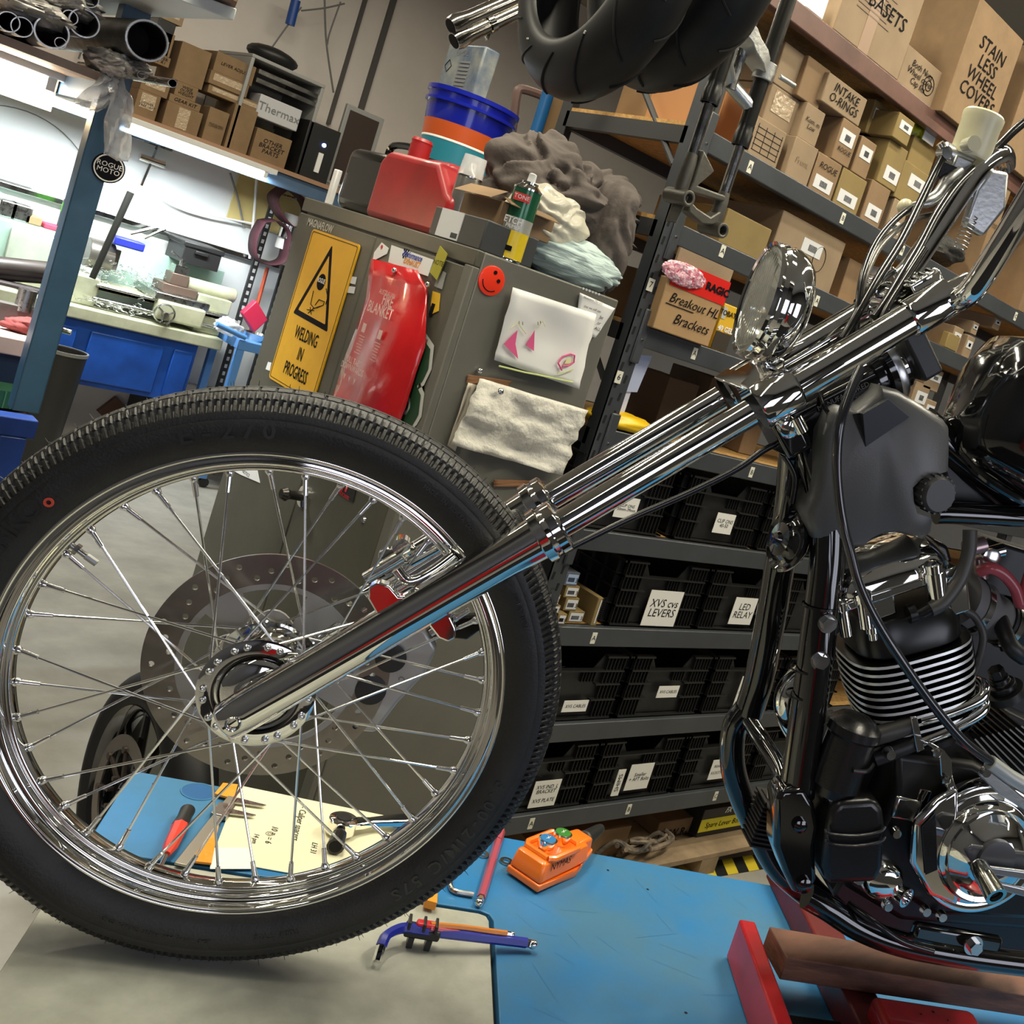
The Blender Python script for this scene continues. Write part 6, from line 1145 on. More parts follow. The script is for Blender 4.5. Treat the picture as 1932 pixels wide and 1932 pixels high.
for i in range(8):
    a=2*PI*i/8; g.tube([wc+(x*math.cos(a)+y*math.sin(a))*.05+z*.06,wc+(x*math.cos(a+.25)+y*math.sin(a+.25))*.12+z*.06],.006,n=6); g.cyl(wc+(x*math.cos(a+.25)+y*math.sin(a+.25))*.117+z*.055,wc+(x*math.cos(a+.25)+y*math.sin(a+.25))*.117+z*.068,.009,n=12)
    g.cyl(wc+(x*math.cos(a)+y*math.sin(a))*.05+z*.055,wc+(x*math.cos(a)+y*math.sin(a))*.05+z*.070,.006,n=8)
g.build('disc_carrier',mat('carrier_brown',(.07,.055,.045),.4,.5),t)
# =============== MOTORCYCLE ===============
M_=thing('motorcycle','chrome fronted black custom motorcycle on the lift table','motorcycle',W(.5,0,-.350))
AX=NV; O_=BO
def bang(a): # direction in wheel plane for angle a (0 = rearward, 90 = up)
    return TV*math.cos(a)+V((0,0,1))*math.sin(a)
def blathe(prof,n,c=O_,ax=AX,**k): return G().lathe(prof,c,ax,n=n,**k)
# ---- front wheel
hp=[]
def arc_(ck,cr,r,a0,a1,n): return [(ck+r*math.cos(math.radians(a0+(a1-a0)*i/n)),cr+r*math.sin(math.radians(a0+(a1-a0)*i/n))) for i in range(n+1)]
hp+=arc_(.0252,.2782,.0034,110,-40,8)            # rounded outer lip
hp+=arc_(.0235,.2722,.0042,70,-60,5)[1:4]
hp+=[(.0205,.2705),(.0188,.2690)]
hp+=arc_(.0165,.2662,.0036,60,-70,7)             # second bead
hp+=[(.0150,.2618),(.0118,.2606)]
hp+=arc_(.0085,.2585,.0030,50,-80,6)
hp+=[(.0045,.2545),(.0,.2540)]
prof_o=hp+[(-k,r) for k,r in hp[::-1][1:]]
prof_i=[(-.0225,.2785),(-.0205,.2740),(-.0140,.2690),(0,.2640),(.0140,.2690),(.0205,.2740),(.0225,.2785)]
wh=blathe(prof_o+prof_i,200,cap=False,loop=True).build('front_wheel',chrome,M_,smooth=60)
# tyre with real tread
NB=250; SUB=5; NA=NB*SUB
def tyre_profile():
    P=[(.0245,.2770,0),(.0285,.2800,0),(.0335,.2860,0),(.0375,.2935,0),(.0400,.3020,0),(.0412,.3110,0),(.0408,.3170,0),(.0402,.3180,0),(.0405,.3195,0),(.0398,.3238,0),(.0388,.3268,0)]
    return P
half=tyre_profile()
def crown(k): # radius at lateral offset k on tread
    return .3500-.0225*(abs(k)/.0385)**2.3
ks=[.0385,.0378,.0350,.0322,.0295,.0290,.0276,.0271,.0240,.0205,.0175,.0170,.0158,.0153,.0120,.0085,.0060,.0055,.0045,.0040,.0020,.0]
ring_def=[(k,r,'s') for k,r,_ in half]+[(k,crown(k),'t') for k in ks]
full=ring_def+[(-k,r,c) for k,r,c in ring_def[::-1][1:]]
grooves=((.0290,.0276,.0045),(.0170,.0158,.0042),(.0055,.0045,.0035))
R=[]
for i in range(NA):
    a=2*PI*i/NA; ph=(i%SUB)/SUB; blk=i//SUB; ring=[]
    for (k,r,c) in full:
        kk=k; rr=r
        if c=='t':
            ak=abs(k); s=1 if k>=0 else -1
            zz=(ph if ph<.7 else (1-ph)*2.3)*.0026-.0011
            if ak<.034 and ak>.001: kk=k+s*zz
            for g0,g1,d in grooves:
                if g1-.0001<=ak<=g0+.0001: rr-=d
            if ak>=.0290 and ph<.39: rr-=.0050*(1 if ak<.0382 else .5)
            elif .0176<=ak<=.0271 and .35<=ph<.5: rr-=.0022
            elif .006<=ak<=.0155 and ph<.1 and blk%2: rr-=.0016
        ring.append(O_+NV*kk+bang(a)*rr)
    R.append(ring)
g=G(); n=len(R[0]); m=len(R); g.add([p for r in R for p in r],[(j*n+i,j*n+i+1,((j+1)%m)*n+i+1,((j+1)%m)*n+i) for j in range(m) for i in range(n-1)])
ty=g.build('tyre',rubber,wh,smooth=28)
g=G(); random.seed(21)
for i in range(300):
    a=2*PI*i/150+random.uniform(-.012,.012); k=(.030 if i%2 else -.030)*random.uniform(.2,1.2)
    if random.random()<.3: continue
    d=bang(a); tt=bang(a+PI/2); r0_=crown(min(abs(k),.038))-.002; L=random.uniform(.004,.010)
    g.tube([O_+NV*k+d*r0_,O_+NV*(k*1.05)+d*(r0_+L)+tt*random.uniform(-.002,.002)],[.0005,.0003],n=3)
nb=g.build('tyre_nib',rubber,wh,smooth=0); nb['kind']='stuff'
def arc_text(s,a_mid,rad,h,k0=.0412,flip=False,ext=.0009,m=rubber_l,name='sidewall_lettering',sp=1.0,bold=.01,rings=None):
    # each letter is placed round the sidewall, joined into one mesh
    objs=[]; adv=h*.95*sp/rad; n=len(s); vs=[];fs=[]
    for i,ch in enumerate(s):
        if ch==' ': continue
        off=(i-(n-1)/2)*adv; a=a_mid-off if not flip else a_mid+off
        upd=bang(a)*(1 if not flip else -1); rt=(bang(a-PI/2))*(1 if not flip else -1)
        o=text(ch,O_+NV*(k0)+bang(a)*rad,rt,upd,h,m,None,bold=bold,ext=ext,sx=1.05)
        for p in o.data.polygons: fs.append([v+len(vs) for v in p.vertices])
        vs+=[v.co.copy() for v in o.data.vertices]; me=o.data; bpy.data.objects.remove(o); bpy.data.meshes.remove(me)
    g=G(); nv=len(vs); g.add(vs,fs); b=g.build(name,m,wh,smooth=0); md=b.modifiers.new('t','SOLIDIFY'); md.thickness=.0008; md.offset=0; return b
ang=lambda x,y: math.atan2(K(x,y,.04).z-O_.z,(K(x,y,.04)-O_).dot(TV))
arc_text('E-270',ang(430,828),.3050,.0195,k0=.0402,sp=1.15,bold=.02); arc_text('SHINKO',ang(10,1040),.3050,.021,k0=.0402,sp=1.0,bold=.02)
arc_text('3.00-21M/C 57S',ang(840,1580),.3050,.0155,k0=.0402,sp=.95,bold=.02); arc_text('TUBE TYPE',ang(520,1755),.302,.006,k0=.0400); arc_text('LOAD 185kg MAX PRESS 280kPa COLD',ang(300,1745),.306,.004,k0=.0406); arc_text('ROTATION',ang(985,1150),.309,.006,k0=.0412); arc_text('MADE IN KOREA DOT',ang(850,960),.305,.005,k0=.0404)
c=K(92,948,.040); G().lathe([(.0,.0052),(.0012,.005),(.0012,.0026),(.0,.0024)],c-NV*.0002,NV,n=24,cap=False,loop=True).build('red_paint_ring',mat('paint_ring_red',(.62,.07,.04),.5),wh)
# hub and spokes
hub=G()
hub.lathe([(-.030,.030),(-.026,.024),(.0,.021),(.022,.026),(.030,.040),(.0305,.063),(.0345,.064),(.0365,.060),(.0365,.048),(.031,.046),(.030,.043),(.036,.040),(.040,.034),(.041,.020),(.046,.019),(.046,.012),(.060,.012)],O_,AX,n=64)
hub.lathe([(-.030,.030),(-.0305,.063),(-.0345,.064),(-.0365,.060),(-.0365,.03)],O_,AX,n=64,cap=False); hub=hub.build('hub',chrome,wh,smooth=50)
G().lathe([(.0368,.0478),(.0368,.0455),(.0318,.0450)],O_,AX,n=48,cap=False).build('hub_groove',blackg,wh)
G().cyl(O_-NV*.095,O_+NV*.062,.0085,n=20).build('axle',chrome_d,wh)
random.seed(1)
for i in range(40):
    side=1 if i%2==0 else -1; lead=1 if (i//2)%2==0 else -1
    ar=2*PI*(i+.5)/40; ah=ar+lead*math.radians(52)
    ph=O_+NV*(side*.0350)+bang(ah)*.0565; pr=O_+NV*(side*.003)+bang(ar)*.2545; d=(pr-ph).normalized()
    g=G(); g.cyl(ph,pr,.00155,n=7); g.blob(ph+NV*(side*.0022),(.0042,.0042,.0042),n=10,m=7); g.cyl(pr-d*.024,pr-d*.004,.0027,.0031,n=8); g.lathe([(0,.0035),(.004,.0052),(.006,.0048)],pr-d*.006,d,n=10); g.build('spoke',spokem,wh,smooth=50)
vp_=K(150,1040,.0); vd_=(O_-vp_).normalized(); vs_=O_-vd_*.2545; g=G(); g.cyl(vs_,vs_+vd_*.030,.0033,n=10); g.cyl(vs_+vd_*.004,vs_+vd_*.009,.0065,n=6); g.cyl(vs_+vd_*.018,vs_+vd_*.032,.0042,n=8); g.build('valve_stem',steel,wh)
# brake disc (far side)
RDk=.1415; holes=[]
for i in range(45):
    a=2*PI*i/45; r=(.130,.121,.113)[i%3]; holes.append(circ(r*math.cos(a),r*math.sin(a),.0036,10))
carr=[]
for i in range(5):
    a0=2*PI*i/5; pts=[]
    for s in range(9): pts.append((.098*math.cos(a0+.12+s*.075*1.3),.098*math.sin(a0+.12+s*.075*1.3)))
    for s in range(9): pts.append(((.060+.012*math.sin(s/8*PI))*math.cos(a0+.12+(8-s)*.0975),(.060+.012*math.sin(s/8*PI))*math.sin(a0+.12+(8-s)*.0975)))
    carr.append(pts[::-1])
plate(circ(0,0,RDk,110),holes+[circ(0,0,.1045,80)],O_-NV*.052,TV,(0,0,1),.0045,'brake_disc',discm,wh)
plate(circ(0,0,.1048,90),[p_ for p_ in carr]+[circ(0,0,.03,30)],O_-NV*.0515,TV,(0,0,1),.005,'disc_carrier',discc,wh)
g=G()
for i in range(5): a=2*PI*i/5+.35; c=O_-NV*.049+bang(a)*.046; g.lathe([(0,.007),(.005,.006),(.005,.003)],c,NV,n=12)
g.build('disc_bolt',chrome_d,wh)
# ---- fork
KN=.075
a0=K(503,1317,KN); a1=K(1701,611,KN); fd=(a1-a0).normalized(); fz=(a0-O_); 
# unit along fork, in wheel plane
fd=(fd-NV*fd.dot(NV)).normalized(); fup=NV.cross(fd); 
if fup.z<0: fup=-fup
N0=O_+NV*KN+fup*((a0-O_).dot(fup)); F0=O_-NV*KN+fup*((a0-O_).dot(fup))
def s_at(x,y,k=KN): return (K(x,y,k)-O_).dot(fd)
sC=s_at(1030,1000); sL=s_at(1462,748); sT=s_at(1755,585)
FK=partE('front_fork',M_)
def leg(B_,near):
    sg=1 if near else -1
    g=G(); sE=s_at(395,1352)+.006; r=.0245
    g.lathe([(sE,.013),(sE+.0015,.0185),(sE+.006,.0222),(sE+.03,.0232),(.06,.0235),(sC-.05,.0243),(sC-.012,.0262)],B_,fd,n=48)
    lg=g.build('lower_leg',chrome,FK,smooth=50)
    g=G(); g.lathe([(sC-.014,.0265),(sC-.012,.0325),(sC-.002,.0335),(sC+.000,.0305),(sC+.004,.0300),(sC+.006,.0318),(sC+.016,.0318),(sC+.018,.0290),(sC+.020,.021)],B_,fd,n=48); g.build('fork_collar',chrome,FK,smooth=30)
    G().lathe([(sC,.0168),(sL-.035,.0168)],B_,fd,n=40).build('stanchion',chrome,FK)
    G().lathe([(sL+.03,.0205),(sT+.00,.0205)],B_,fd,n=40).build('upper_tube',chrome,FK)
    # axle pinch hole
    g=G(); g.lathe([(0,.0075),(.001,.0085),(.0035,.0078),(.001,.0055),(-.004,.004)],O_+NV*(sg*(KN+.0222)) + fd*s_at(447,1350)+fup*((a0-O_).dot(fup)),NV*sg,n=20); g.build('axle_cap',chrome_d,FK)
    # lugs
    s1=s_at(760,1085); f0=B_+fd*(s1-.045)
    def lug(ss,sgn,hh,ww,nm):
        c=B_+fd*ss; P=[(-ww*1.5,.015),(-ww*1.0,.020),(-ww*.9,hh*.8),(-ww*.4,hh),(ww*.3,hh),(ww*.8,hh*.8),(ww*.9,.026),(ww*1.8,.018)]
        G().prism([c+fd*u_+fup*(sgn*v_)-NV*.009 for u_,v_ in P],NV*.018).build(nm,chrome,lg,bevel=.005,seg=3)
    lug(s_at(742,1150),1,.052,.016,'upper_lug'); lug(s_at(812,1140),-1,.050,.013,'lower_lug')
    return lg
LN=leg(N0,True); LF=leg(F0,False)
# bridge bracket between lower legs' lugs (chrome u-brackets)
c=N0+fd*s_at(758,1095)+fup*.050; g=G(); g.tube(spline([c-NV*.012,c-fup*.020-NV*.012+fd*.004,c-fup*.024+fd*.03-NV*.014,c+fd*.060-fup*.022-NV*.02],5),.0065,n=10); g.build('caliper_bracket',chrome,FK)
# brake caliper at the far leg
cc=K(745,1285,-.065); xx=bang(math.radians(-14)); yy=bang(math.radians(76)); calm=mat('caliper_silver',(.44,.44,.43),.35,.6)
P=[(-.035,-.062),(-.01,-.075),(.012,-.066),(.016,-.02),(.026,.03),(.022,.066),(-.006,.082),(-.034,.062),(-.038,.02),(-.026,.0),(-.04,-.03)]
G().prism([cc+xx*u_+yy*v_-NV*.012 for u_,v_ in P],NV*.026).build('brake_caliper',calm,FK,bevel=.005,seg=3)
for v_ in (.030,-.018): G().lathe([(0,.018),(.003,.019),(.004,.014)],cc+xx*(-.022)+yy*v_+NV*.014,NV,n=28).build('piston_recess',blackm,FK)
text('2',cc+xx*.006+yy*.012+NV*.0145,yy,-xx,.012,inkg,FK,'cast_mark')
G().prism([cc+xx*u_+yy*v_-NV*.008 for u_,v_ in ((.0,.07),(.05,.09),(.062,.12),(.05,.13),(.0,.095))],NV*.015).build('caliper_hanger',blackg,FK,bevel=.003)
g=G(); c=K(835,1175,-.04); g.cyl(K(812,1195,-.04),K(885,1150,-.04),.0045,n=10); g.lathe([(0,.007),(.008,.007)],K(850,1168,-.04),fd,n=14); g.build('brake_hose_joint',chrome_d,FK)
c=K(800,1040,-.075); g=G(); g.lathe([(-.02,.018),(.02,.019)],c,fd,n=20); g.lathe([(-.012,.011),(.012,.011)],K(758,1028,-.065),NV,n=18); g.cyl(K(690,1092,-.07),K(760,1050,-.07),.008,n=12); g.build('far_mount',chrome,FK)
# triple trees
lowc=N0+fd*sL
def sleeve(B_,s,l,r,name,m=chrome,par=FK): return G().lathe([(s-l,r*.96),(s-l+.003,r),(s+l-.003,r),(s+l,r*.96)],B_,fd,n=44).build(name,m,par,smooth=35)
LW=sleeve(N0,sL,.026,.0285,'lower_clamp'); sleeve(F0,sL,.026,.0285,'lower_clamp')
Fm=(N0+F0)/2
G().prism([N0+fd*(sL-.024)-fup*.024,N0+fd*(sL+.022)-fup*.024,F0+fd*(sL+.022)-fup*.024,F0+fd*(sL-.024)-fup*.024],fup*.050).build('lower_yoke',chrome,FK,bevel=.004)
G().prism([Fm+fd*(sL-.016)-fup*.085-NV*.03,Fm+fd*(sL+.018)-fup*.085-NV*.03,Fm+fd*(sL+.018)-fup*.085+NV*.052,Fm+fd*(sL-.016)-fup*.085+NV*.052],fup*.075).build('steering_stop',blackg,FK,bevel=.006,seg=3)
g=G(); g.lathe([(0,.013),(.012,.013),(.014,.010)],N0+fd*(sL-.004)-fup*.036,-fup*.3+NV,n=16); g.cyl(N0+fd*(sL+.008)-fup*.030+NV*.012,N0+fd*(sL+.008)-fup*.050+NV*.012,.008,n=14); g.build('clamp_bolt',chrome,FK)
sleeve(N0,sT,.030,.0250,'upper_clamp'); sleeve(F0,sT,.030,.0250,'upper_clamp')
G().prism([N0+fd*(sT-.026)-fup*.018,N0+fd*(sT+.024)-fup*.018,F0+fd*(sT+.024)-fup*.018,F0+fd*(sT-.026)-fup*.018],fup*.040).build('upper_yoke',chrome,FK,bevel=.005,seg=3)
G().prism([Fm+fd*(sT-.036)-fup*.090-NV*.01,Fm+fd*(sT-.006)-fup*.090-NV*.01,Fm+fd*(sT-.006)-fup*.090+NV*.048,Fm+fd*(sT-.036)-fup*.090+NV*.048],fup*.070).build('yoke_block',blackm,FK,bevel=.005,seg=3)
G().lathe([(sT+.03,.0185),(sT+.033,.0165),(sT+.062,.0155),(sT+.064,.010)],N0,fd,n=32).build('fork_cap',chrome,FK); G().lathe([(sT+.03,.0185),(sT+.033,.0165),(sT+.062,.0155),(sT+.064,.010)],F0,fd,n=32).build('fork_cap',chrome,FK)

# ---- headlight
hc=K(1470,578,0.0); hd=-TV; HR=.0755
hl=G().lathe([(.030,HR*.93),(.032,HR*.98),(.028,HR*1.0),(.023,HR*.965),(.018,HR*1.0),(.012,HR*.975),(.007,HR*1.0),(.0,HR*.99),(-.010,HR*.95),(-.020,HR*.82),(-.028,HR*.6),(-.032,HR*.3),(-.033,.001)],hc,hd,n=72,cap=False).build('headlight',chrome,M_,smooth=32)
G().lathe([(.029,HR*.93),(.022,HR*.88),(.010,HR*.72),(-.006,HR*.45),(-.014,HR*.15),(-.016,.001)],hc,hd,n=56,cap=False).build('reflector',mat('reflector',(.75,.75,.72),.08,1),hl)
g=G(); g.lathe([(.028,HR*.92),(.034,HR*.6),(.037,HR*.3),(.038,.001)],hc,hd,n=56,cap=False); g.build('headlight_lens',mat('lens_glass',(.6,.6,.57),.03,alpha=.22),hl)
x,y,z=basis(hd); g=G()
for k in range(11):
    o_=(-.8+1.6*k/10)*HR*.7; hh=math.sqrt(max(0,(HR*.82)**2-o_**2)); g.tube([hc+hd*(.0315)+NV*o_+V((0,0,s*hh)) for s in (-1,-.5,0,.5,1)],.0011,n=5)
g.build('lens_rib',mat('lens_rib',(.5,.5,.45),.06,.6,alpha=.8),hl)
g=G(); bb=K(1452,700,0.0); g.tube([hc-V((0,0,HR*.9)),bb],[.012,.014],n=12); g.prism([bb+TV*-.015+V((0,0,-.018))-NV*.012,bb+TV*.02+V((0,0,-.018))-NV*.012,bb+TV*.012+V((0,0,.02))-NV*.012,bb+TV*-.008+V((0,0,.02))-NV*.012],NV*.024); g.build('headlight_mount',chrome,M_,bevel=.003); G().lathe([(0,.010),(.006,.010),(.007,.006)],bb+NV*.012,NV,n=18).build('mount_bolt',chrome_d,M_)
for dx,dz in ((.012,.005),(.014,-.045)):
    q=hc-hd*(dx-.012)+NV*HR*.95+V((0,0,dz)); G().lathe([(0,.004),(.002,.003)],q*1,NV,n=10).build('rim_screw',chrome_d,hl)
# mounting plate over the lower tree
G().prism([K(1350,716,-.02),K(1374,700,-.06),K(1440,712,.02),K(1420,745,.06)],fup*.004).build('mount_plate',chrome,M_,bevel=.001)
# ---- handlebar, risers
HB=partE('handlebar',M_)
for (px,py,k,pt) in ((1752,553,.045,'near'),(1672,548,-.045,'far')):
    c=K(px,py,k); rd=fd; g=G(); g.obox(c-fd*.002,fd*.022,NV*.016,fup*.024)
    for j in range(4): g.obox(c+fup*.024+fd*(-.016+j*.0105),fd*.0028,NV*.016,fup*.003)
    g.build('riser',chrome,HB,bevel=.004,seg=3)
barR=.0155
near=[K(1700,560,.0),K(1745,556,.03),K(1790,566,.075),K(1822,558,.105),K(1850,525,.125),K(1890,462,.15),K(1940,380,.175),K(1995,290,.195),K(2060,250,.22)]
far=[K(1700,560,.0),K(1672,552,-.04),K(1690,535,-.07),K(1722,500,-.095),K(1770,430,-.12),K(1820,355,-.145),K(1862,305,-.165),K(1888,290,-.20),K(1897,296,-.26),K(1899,310,-.34)]
G().tube(spline(far[::-1][:-1]+near,9),barR,n=24).build('bar',chrome,HB,smooth=60)
# master cylinder, lever, on the far side
mc=K(1841,262,-.17); cap_=mat('reservoir_cream',(.66,.62,.42),.3); up_=V((0,0,1))
zz=mc; G().lathe([(-.030,.0285),(-.026,.030),(.022,.030),(.024,.031),(.034,.0315),(.037,.029)],mc,up_*.98+TV*.02,n=44).build('reservoir',cap_,HB,smooth=35)
G().lathe([(-.012,.010),(.014,.011)],mc-up_*.020+NV*.032-TV*.02,NV,n=18).build('sight_glass',mat('sight_glass',(.5,.48,.36),.15),HB)
g=G(); g.tube([mc-up_*.034-TV*.045,mc-up_*.036+TV*.02],.014,n=14); g.obox(mc-up_*.060,TV*.028,NV*.016,up_*.026); g.build('master_body',alu,HB,bevel=.004)
g=G(); g.prism([mc-up_*.035+TV*.03,mc-up_*.03+TV*.06,mc-up_*.08+TV*.075,mc-up_*.13+TV*.055,mc-up_*.125+TV*.02,mc-up_*.07+TV*.018],NV*.02); g.build('switch_housing',alu,HB,bevel=.006,seg=3)
lv=[K(1810,325,-.16),K(1785,345,-.15),K(1765,372,-.14),K(1735,386,-.13),K(1708,391,-.13)]; G().tube(spline(lv,5),[.011]*6+[.009]*8+[.006]*7,n=12).build('brake_lever',alu,HB); G().blob(lv[-1],(.012,.012,.012)).build('lever_ball',cap_,HB)
g=G(); g.obox(K(1808,335,-.155),TV*.032,NV*.004,V((0,0,.012))); g.build('lever_bracket',blacks,HB,bevel=.002)
bj=K(1781,288,-.15); g=G(); g.lathe([(-.008,.009),(.008,.009)],bj,NV+TV*.2,n=14); g.cyl(K(1773,270,-.15),K(1792,300,-.15),.006,n=10); g.build('banjo_bolt',chrome_d,HB)
sp0=K(1832,408,-.13); g=G(); g.tube([sp0+V((0,0,-.0008*i))+NV*(.010*math.cos(i*.8))+TV*(.010*math.sin(i*.8)) for i in range(64)],.0010,n=5); g.build('spring',steel,HB)
# ---- cables
def mcab(px,r,name,m=cablem,label=None):
    o=G().tube(spline([K(x,y,k) for x,y,k in px],7),r,n=10).build(name,m,M_)
    if label: o['label']=label
    return o
mcab([(1940,225,-.19),(1910,250,-.18),(1865,295,-.165),(1810,345,-.13),(1770,400,-.09),(1735,465,-.05),(1702,520,.0),(1675,565,.03),(1650,600,.04)],.0065,'throttle_cable')
mcab([(1781,292,-.15),(1762,330,-.14),(1735,385,-.11),(1700,455,-.06),(1660,520,-.01),(1622,585,.02),(1590,640,.03)],.0062,'brake_line')
mcab([(1790,375,-.16),(1740,385,-.14),(1700,405,-.10),(1655,455,-.05),(1628,520,.0),(1618,590,.02),(1612,640,.02)],.0048,'clutch_cable')
mcab([(1760,405,-.15),(1715,418,-.12),(1665,460,-.05),(1640,505,-.01),(1622,560,.01),(1606,630,.0)],.0042,'switch_wire',mat('cable_grey',(.12,.11,.09),.3))
mcab([(1745,470,.0),(1700,540,.03),(1670,590,.05),(1652,640,.06)],.005,'idle_cable')
mcab([(1624,695,.125),(1602,745,.14),(1585,800,.15),(1579,860,.15),(1581,920,.15),(1590,985,.15),(1604,1040,.155),(1620,1100,.16),(1650,1165,.165),(1700,1245,.17),(1760,1330,.17),(1820,1400,.17),(1872,1438,.165)],.0062,'clutch_outer_cable',mat('cable_sheen',(.02,.021,.023),.16,coat=.6))
mcab([(1042,1052,.02),(1100,1022,.02),(1190,978,.02),(1300,930,.02),(1390,885,.02),(1440,850,.02),(1470,835,.02)],.0042,'brake_hose')
mcab([(1545,738,.03),(1560,775,.05),(1590,800,.05)],.003,'thin_wire'); mcab([(1480,860,.03),(1500,900,.03),(1495,950,.03)],.004,'thin_wire')
# ---- frame neck and tubes
FR_=partE('frame',M_)
nk0=K(1478,800,0.0); nk1=K(1700,690,0.0); nd=(nk1-nk0).normalized()
G().cyl(nk0,nk1,.031,n=40).build('steering_neck',blackg,FR_)
text('MANUFACTURED',nk0+(nk1-nk0)*.45+NV*.0312+fup*.006,nd,fup,.007,inkg,FR_,'frame_plate'); text('GVWR VIN TYPE',nk0+(nk1-nk0)*.45+NV*.0312-fup*.005,nd,fup,.006,inkg,FR_,'frame_plate')
G().lathe([(0,.034),(.004,.036),(.020,.036),(.022,.030)],nk0-nd*.012,nd,n=44).build('lower_bearing',chrome,FR_)
cbk=K(1683,690,0.0); G().lathe([(-.034,.034),(-.022,.034),(-.020,.044),(-.012,.046)],cbk,nd,n=52).build('bearing_cup',blackg,FR_); G().lathe([(-.012,.0465),(-.004,.0475),(.0,.045),(.001,.034)],cbk,nd,n=52).build('bearing_ring',mat('ring_satin',(.55,.55,.54),.3,1),FR_); G().lathe([(.002,.031),(.010,.031),(.011,.027),(.016,.027),(.017,.031),(.024,.031),(.025,.026),(.034,.026)],cbk,nd,n=44).build('stem_nut',chrome,FR_)
def mt(px,r,name,m=blackg,par=FR_,n=18): return G().tube(spline([K(x,y,k) for x,y,k in px],8),r,n=n).build(name,m,par,smooth=60)
mt([(1515,800,.0),(1540,880,.02),(1560,960,.045),(1562,1040,.055),(1553,1130,.06),(1540,1230,.065),(1528,1320,.068),(1515,1410,.07),(1503,1500,.075)],.0235,'down_tube')
mt([(1500,850,-.0),(1490,960,-.045),(1472,1060,-.07),(1452,1180,-.08),(1432,1280,-.09),(1412,1345,-.095)],.0215,'down_tube')
mt([(1408,1338,-.095),(1385,1375,-.1),(1382,1440,-.1),(1398,1500,-.1),(1430,1570,-.10),(1470,1640,-.09),(1540,1700,-.07)],.0185,'crash_bar')
mt([(1408,1350,-.09),(1440,1400,-.05),(1470,1450,.0),(1480,1490,.04)],.012,'brace_tube')
mt([(1522,1690,.085),(1560,1712,.09),(1620,1750,.095),(1700,1780,.1),(1800,1800,.1),(1950,1820,.1)],.017,'lower_rail')
mt([(1480,1600,-.06),(1560,1700,-.06),(1700,1760,-.06),(1950,1790,-.06)],.016,'lower_rail')
mt([(1600,1705,.09),(1650,1740,.12),(1700,1775,.13),(1760,1795,.13)],.0045,'drain_hose',cablem)
# casting at the down tube foot
P=[(1464,1508),(1478,1490),(1518,1488),(1538,1520),(1545,1560),(1538,1600),(1542,1660),(1528,1690),(1498,1688),(1480,1650),(1462,1600)]
A=[K(x,y,.10) for x,y in P]; G().prism(A,-NV*.045).build('frame_casting',blackg,FR_,bevel=.007,seg=3)
G().lathe([(0,.009),(.006,.009),(.008,.005)],K(1508,1556,.10),NV,n=16).build('casting_bolt',blackg,FR_); G().lathe([(0,.010),(.006,.010),(.008,.006)],K(1516,1668,.10),NV,n=16).build('casting_bolt',blackg,FR_)
g=G(); cb_=K(1835,1782,.115); g.lathe([(0,.014),(.003,.014)],cb_,NV,n=28); g.lathe([(.003,.0095),(.012,.0095)],cb_,NV,n=6); g.build('frame_bolt',chrome_d,FR_); G().obox(K(1800,1780,.098),TV*.07,NV*.008,V((0,0,.022))).build('frame_lug',blackg,FR_,bevel=.006)
mt([(1765,968,.03),(1800,968,.03),(1932,975,.03),(2000,978,.03)],.015,'top_rail'); mt([(1740,800,-.01),(1800,850,-.01),(1870,905,.0),(1960,975,.0)],.026,'backbone')
for y_,k_ in ((1175,.078),(1245,.078)):
    q=K(1560 if y_==1175 else 1546,y_,.084); g=G(); g.lathe([(0,.0125),(.004,.0125)],q,NV,n=24); g.lathe([(.004,.0095),(.011,.0095),(.011,.006)],q,NV,n=6); g.build('mount_bolt',chrome_d,FR_)
G().prism([K(1552,1150,.080),K(1576,1152,.080),K(1578,1235,.080),K(1570,1262,.080),K(1535,1255,.080)],-NV*.006).build('mount_bracket',blackg,FR_,bevel=.002)
for x,y in ((1548,1143),(1527,1262),(1518,1310)): g=G(); g.lathe([(-.0015,.0248),(.0015,.0248)],K(x,y,.062),K(1540,1230,.065)-K(1528,1320,.068),n=28,cap=False); g.build('cable_tie',cablem,FR_)
# ---- cowl over the neck
cw=[(600,645),(520,690),(465,820),(440,960),(420,1150),(390,1300),(345,1400),(345,1500),(385,1600),(600,1655),(735,1670),(800,1610),(880,1570),(1000,1560),(1190,1610),(1240,1560),(1255,1470),(1150,1440),(1120,1340),(1112,1230),(1180,1160),(1372,1105),(1378,900),(1375,790),(1340,740),(1160,620),(1000,520),(880,490),(860,535),(700,670)]
def shrink(P,f): cx_=sum(p[0] for p in P)/len(P); cy_=sum(p[1] for p in P)/len(P); return [(cx_+(x-cx_)*f,cy_+(y-cy_)*f) for x,y in P]
outer=[K(*c10(x,y),.060) for x,y in cw]; back=[p-NV*.055 for p in outer]; sh=shrink(cw,.90); inner=[K(*c10(x,y),.060)+NV*.014 for x,y in sh]; sh2=shrink(cw,.965); mid_=[K(*c10(x,y),.060)+NV*.009 for x,y in sh2]
G().rings([back,outer,mid_,inner]).build('neck_cowl',cowlm,M_,smooth=50)
P=[(700,680),(885,575),(1060,710),(745,925)]; A=[K(*c10(x,y),.060)+NV*.0145 for x,y in P]; A2=[A[0]+NV*.012,A[1]+NV*.012,A[2]+NV*.001,A[3]+NV*.001]
G().rings([A,A2]).build('cowl_vent',mat('cowl_blue_grey',(.035,.038,.045),.35),M_,bevel=.002)
g=G(); P=[(650,690),(700,680),(745,925)]; g.prism([K(*c10(x,y),.0605)+NV*.0146 for x,y in P],NV*.001); g.build('vent_shadow_gap',bore,M_,smooth=0)
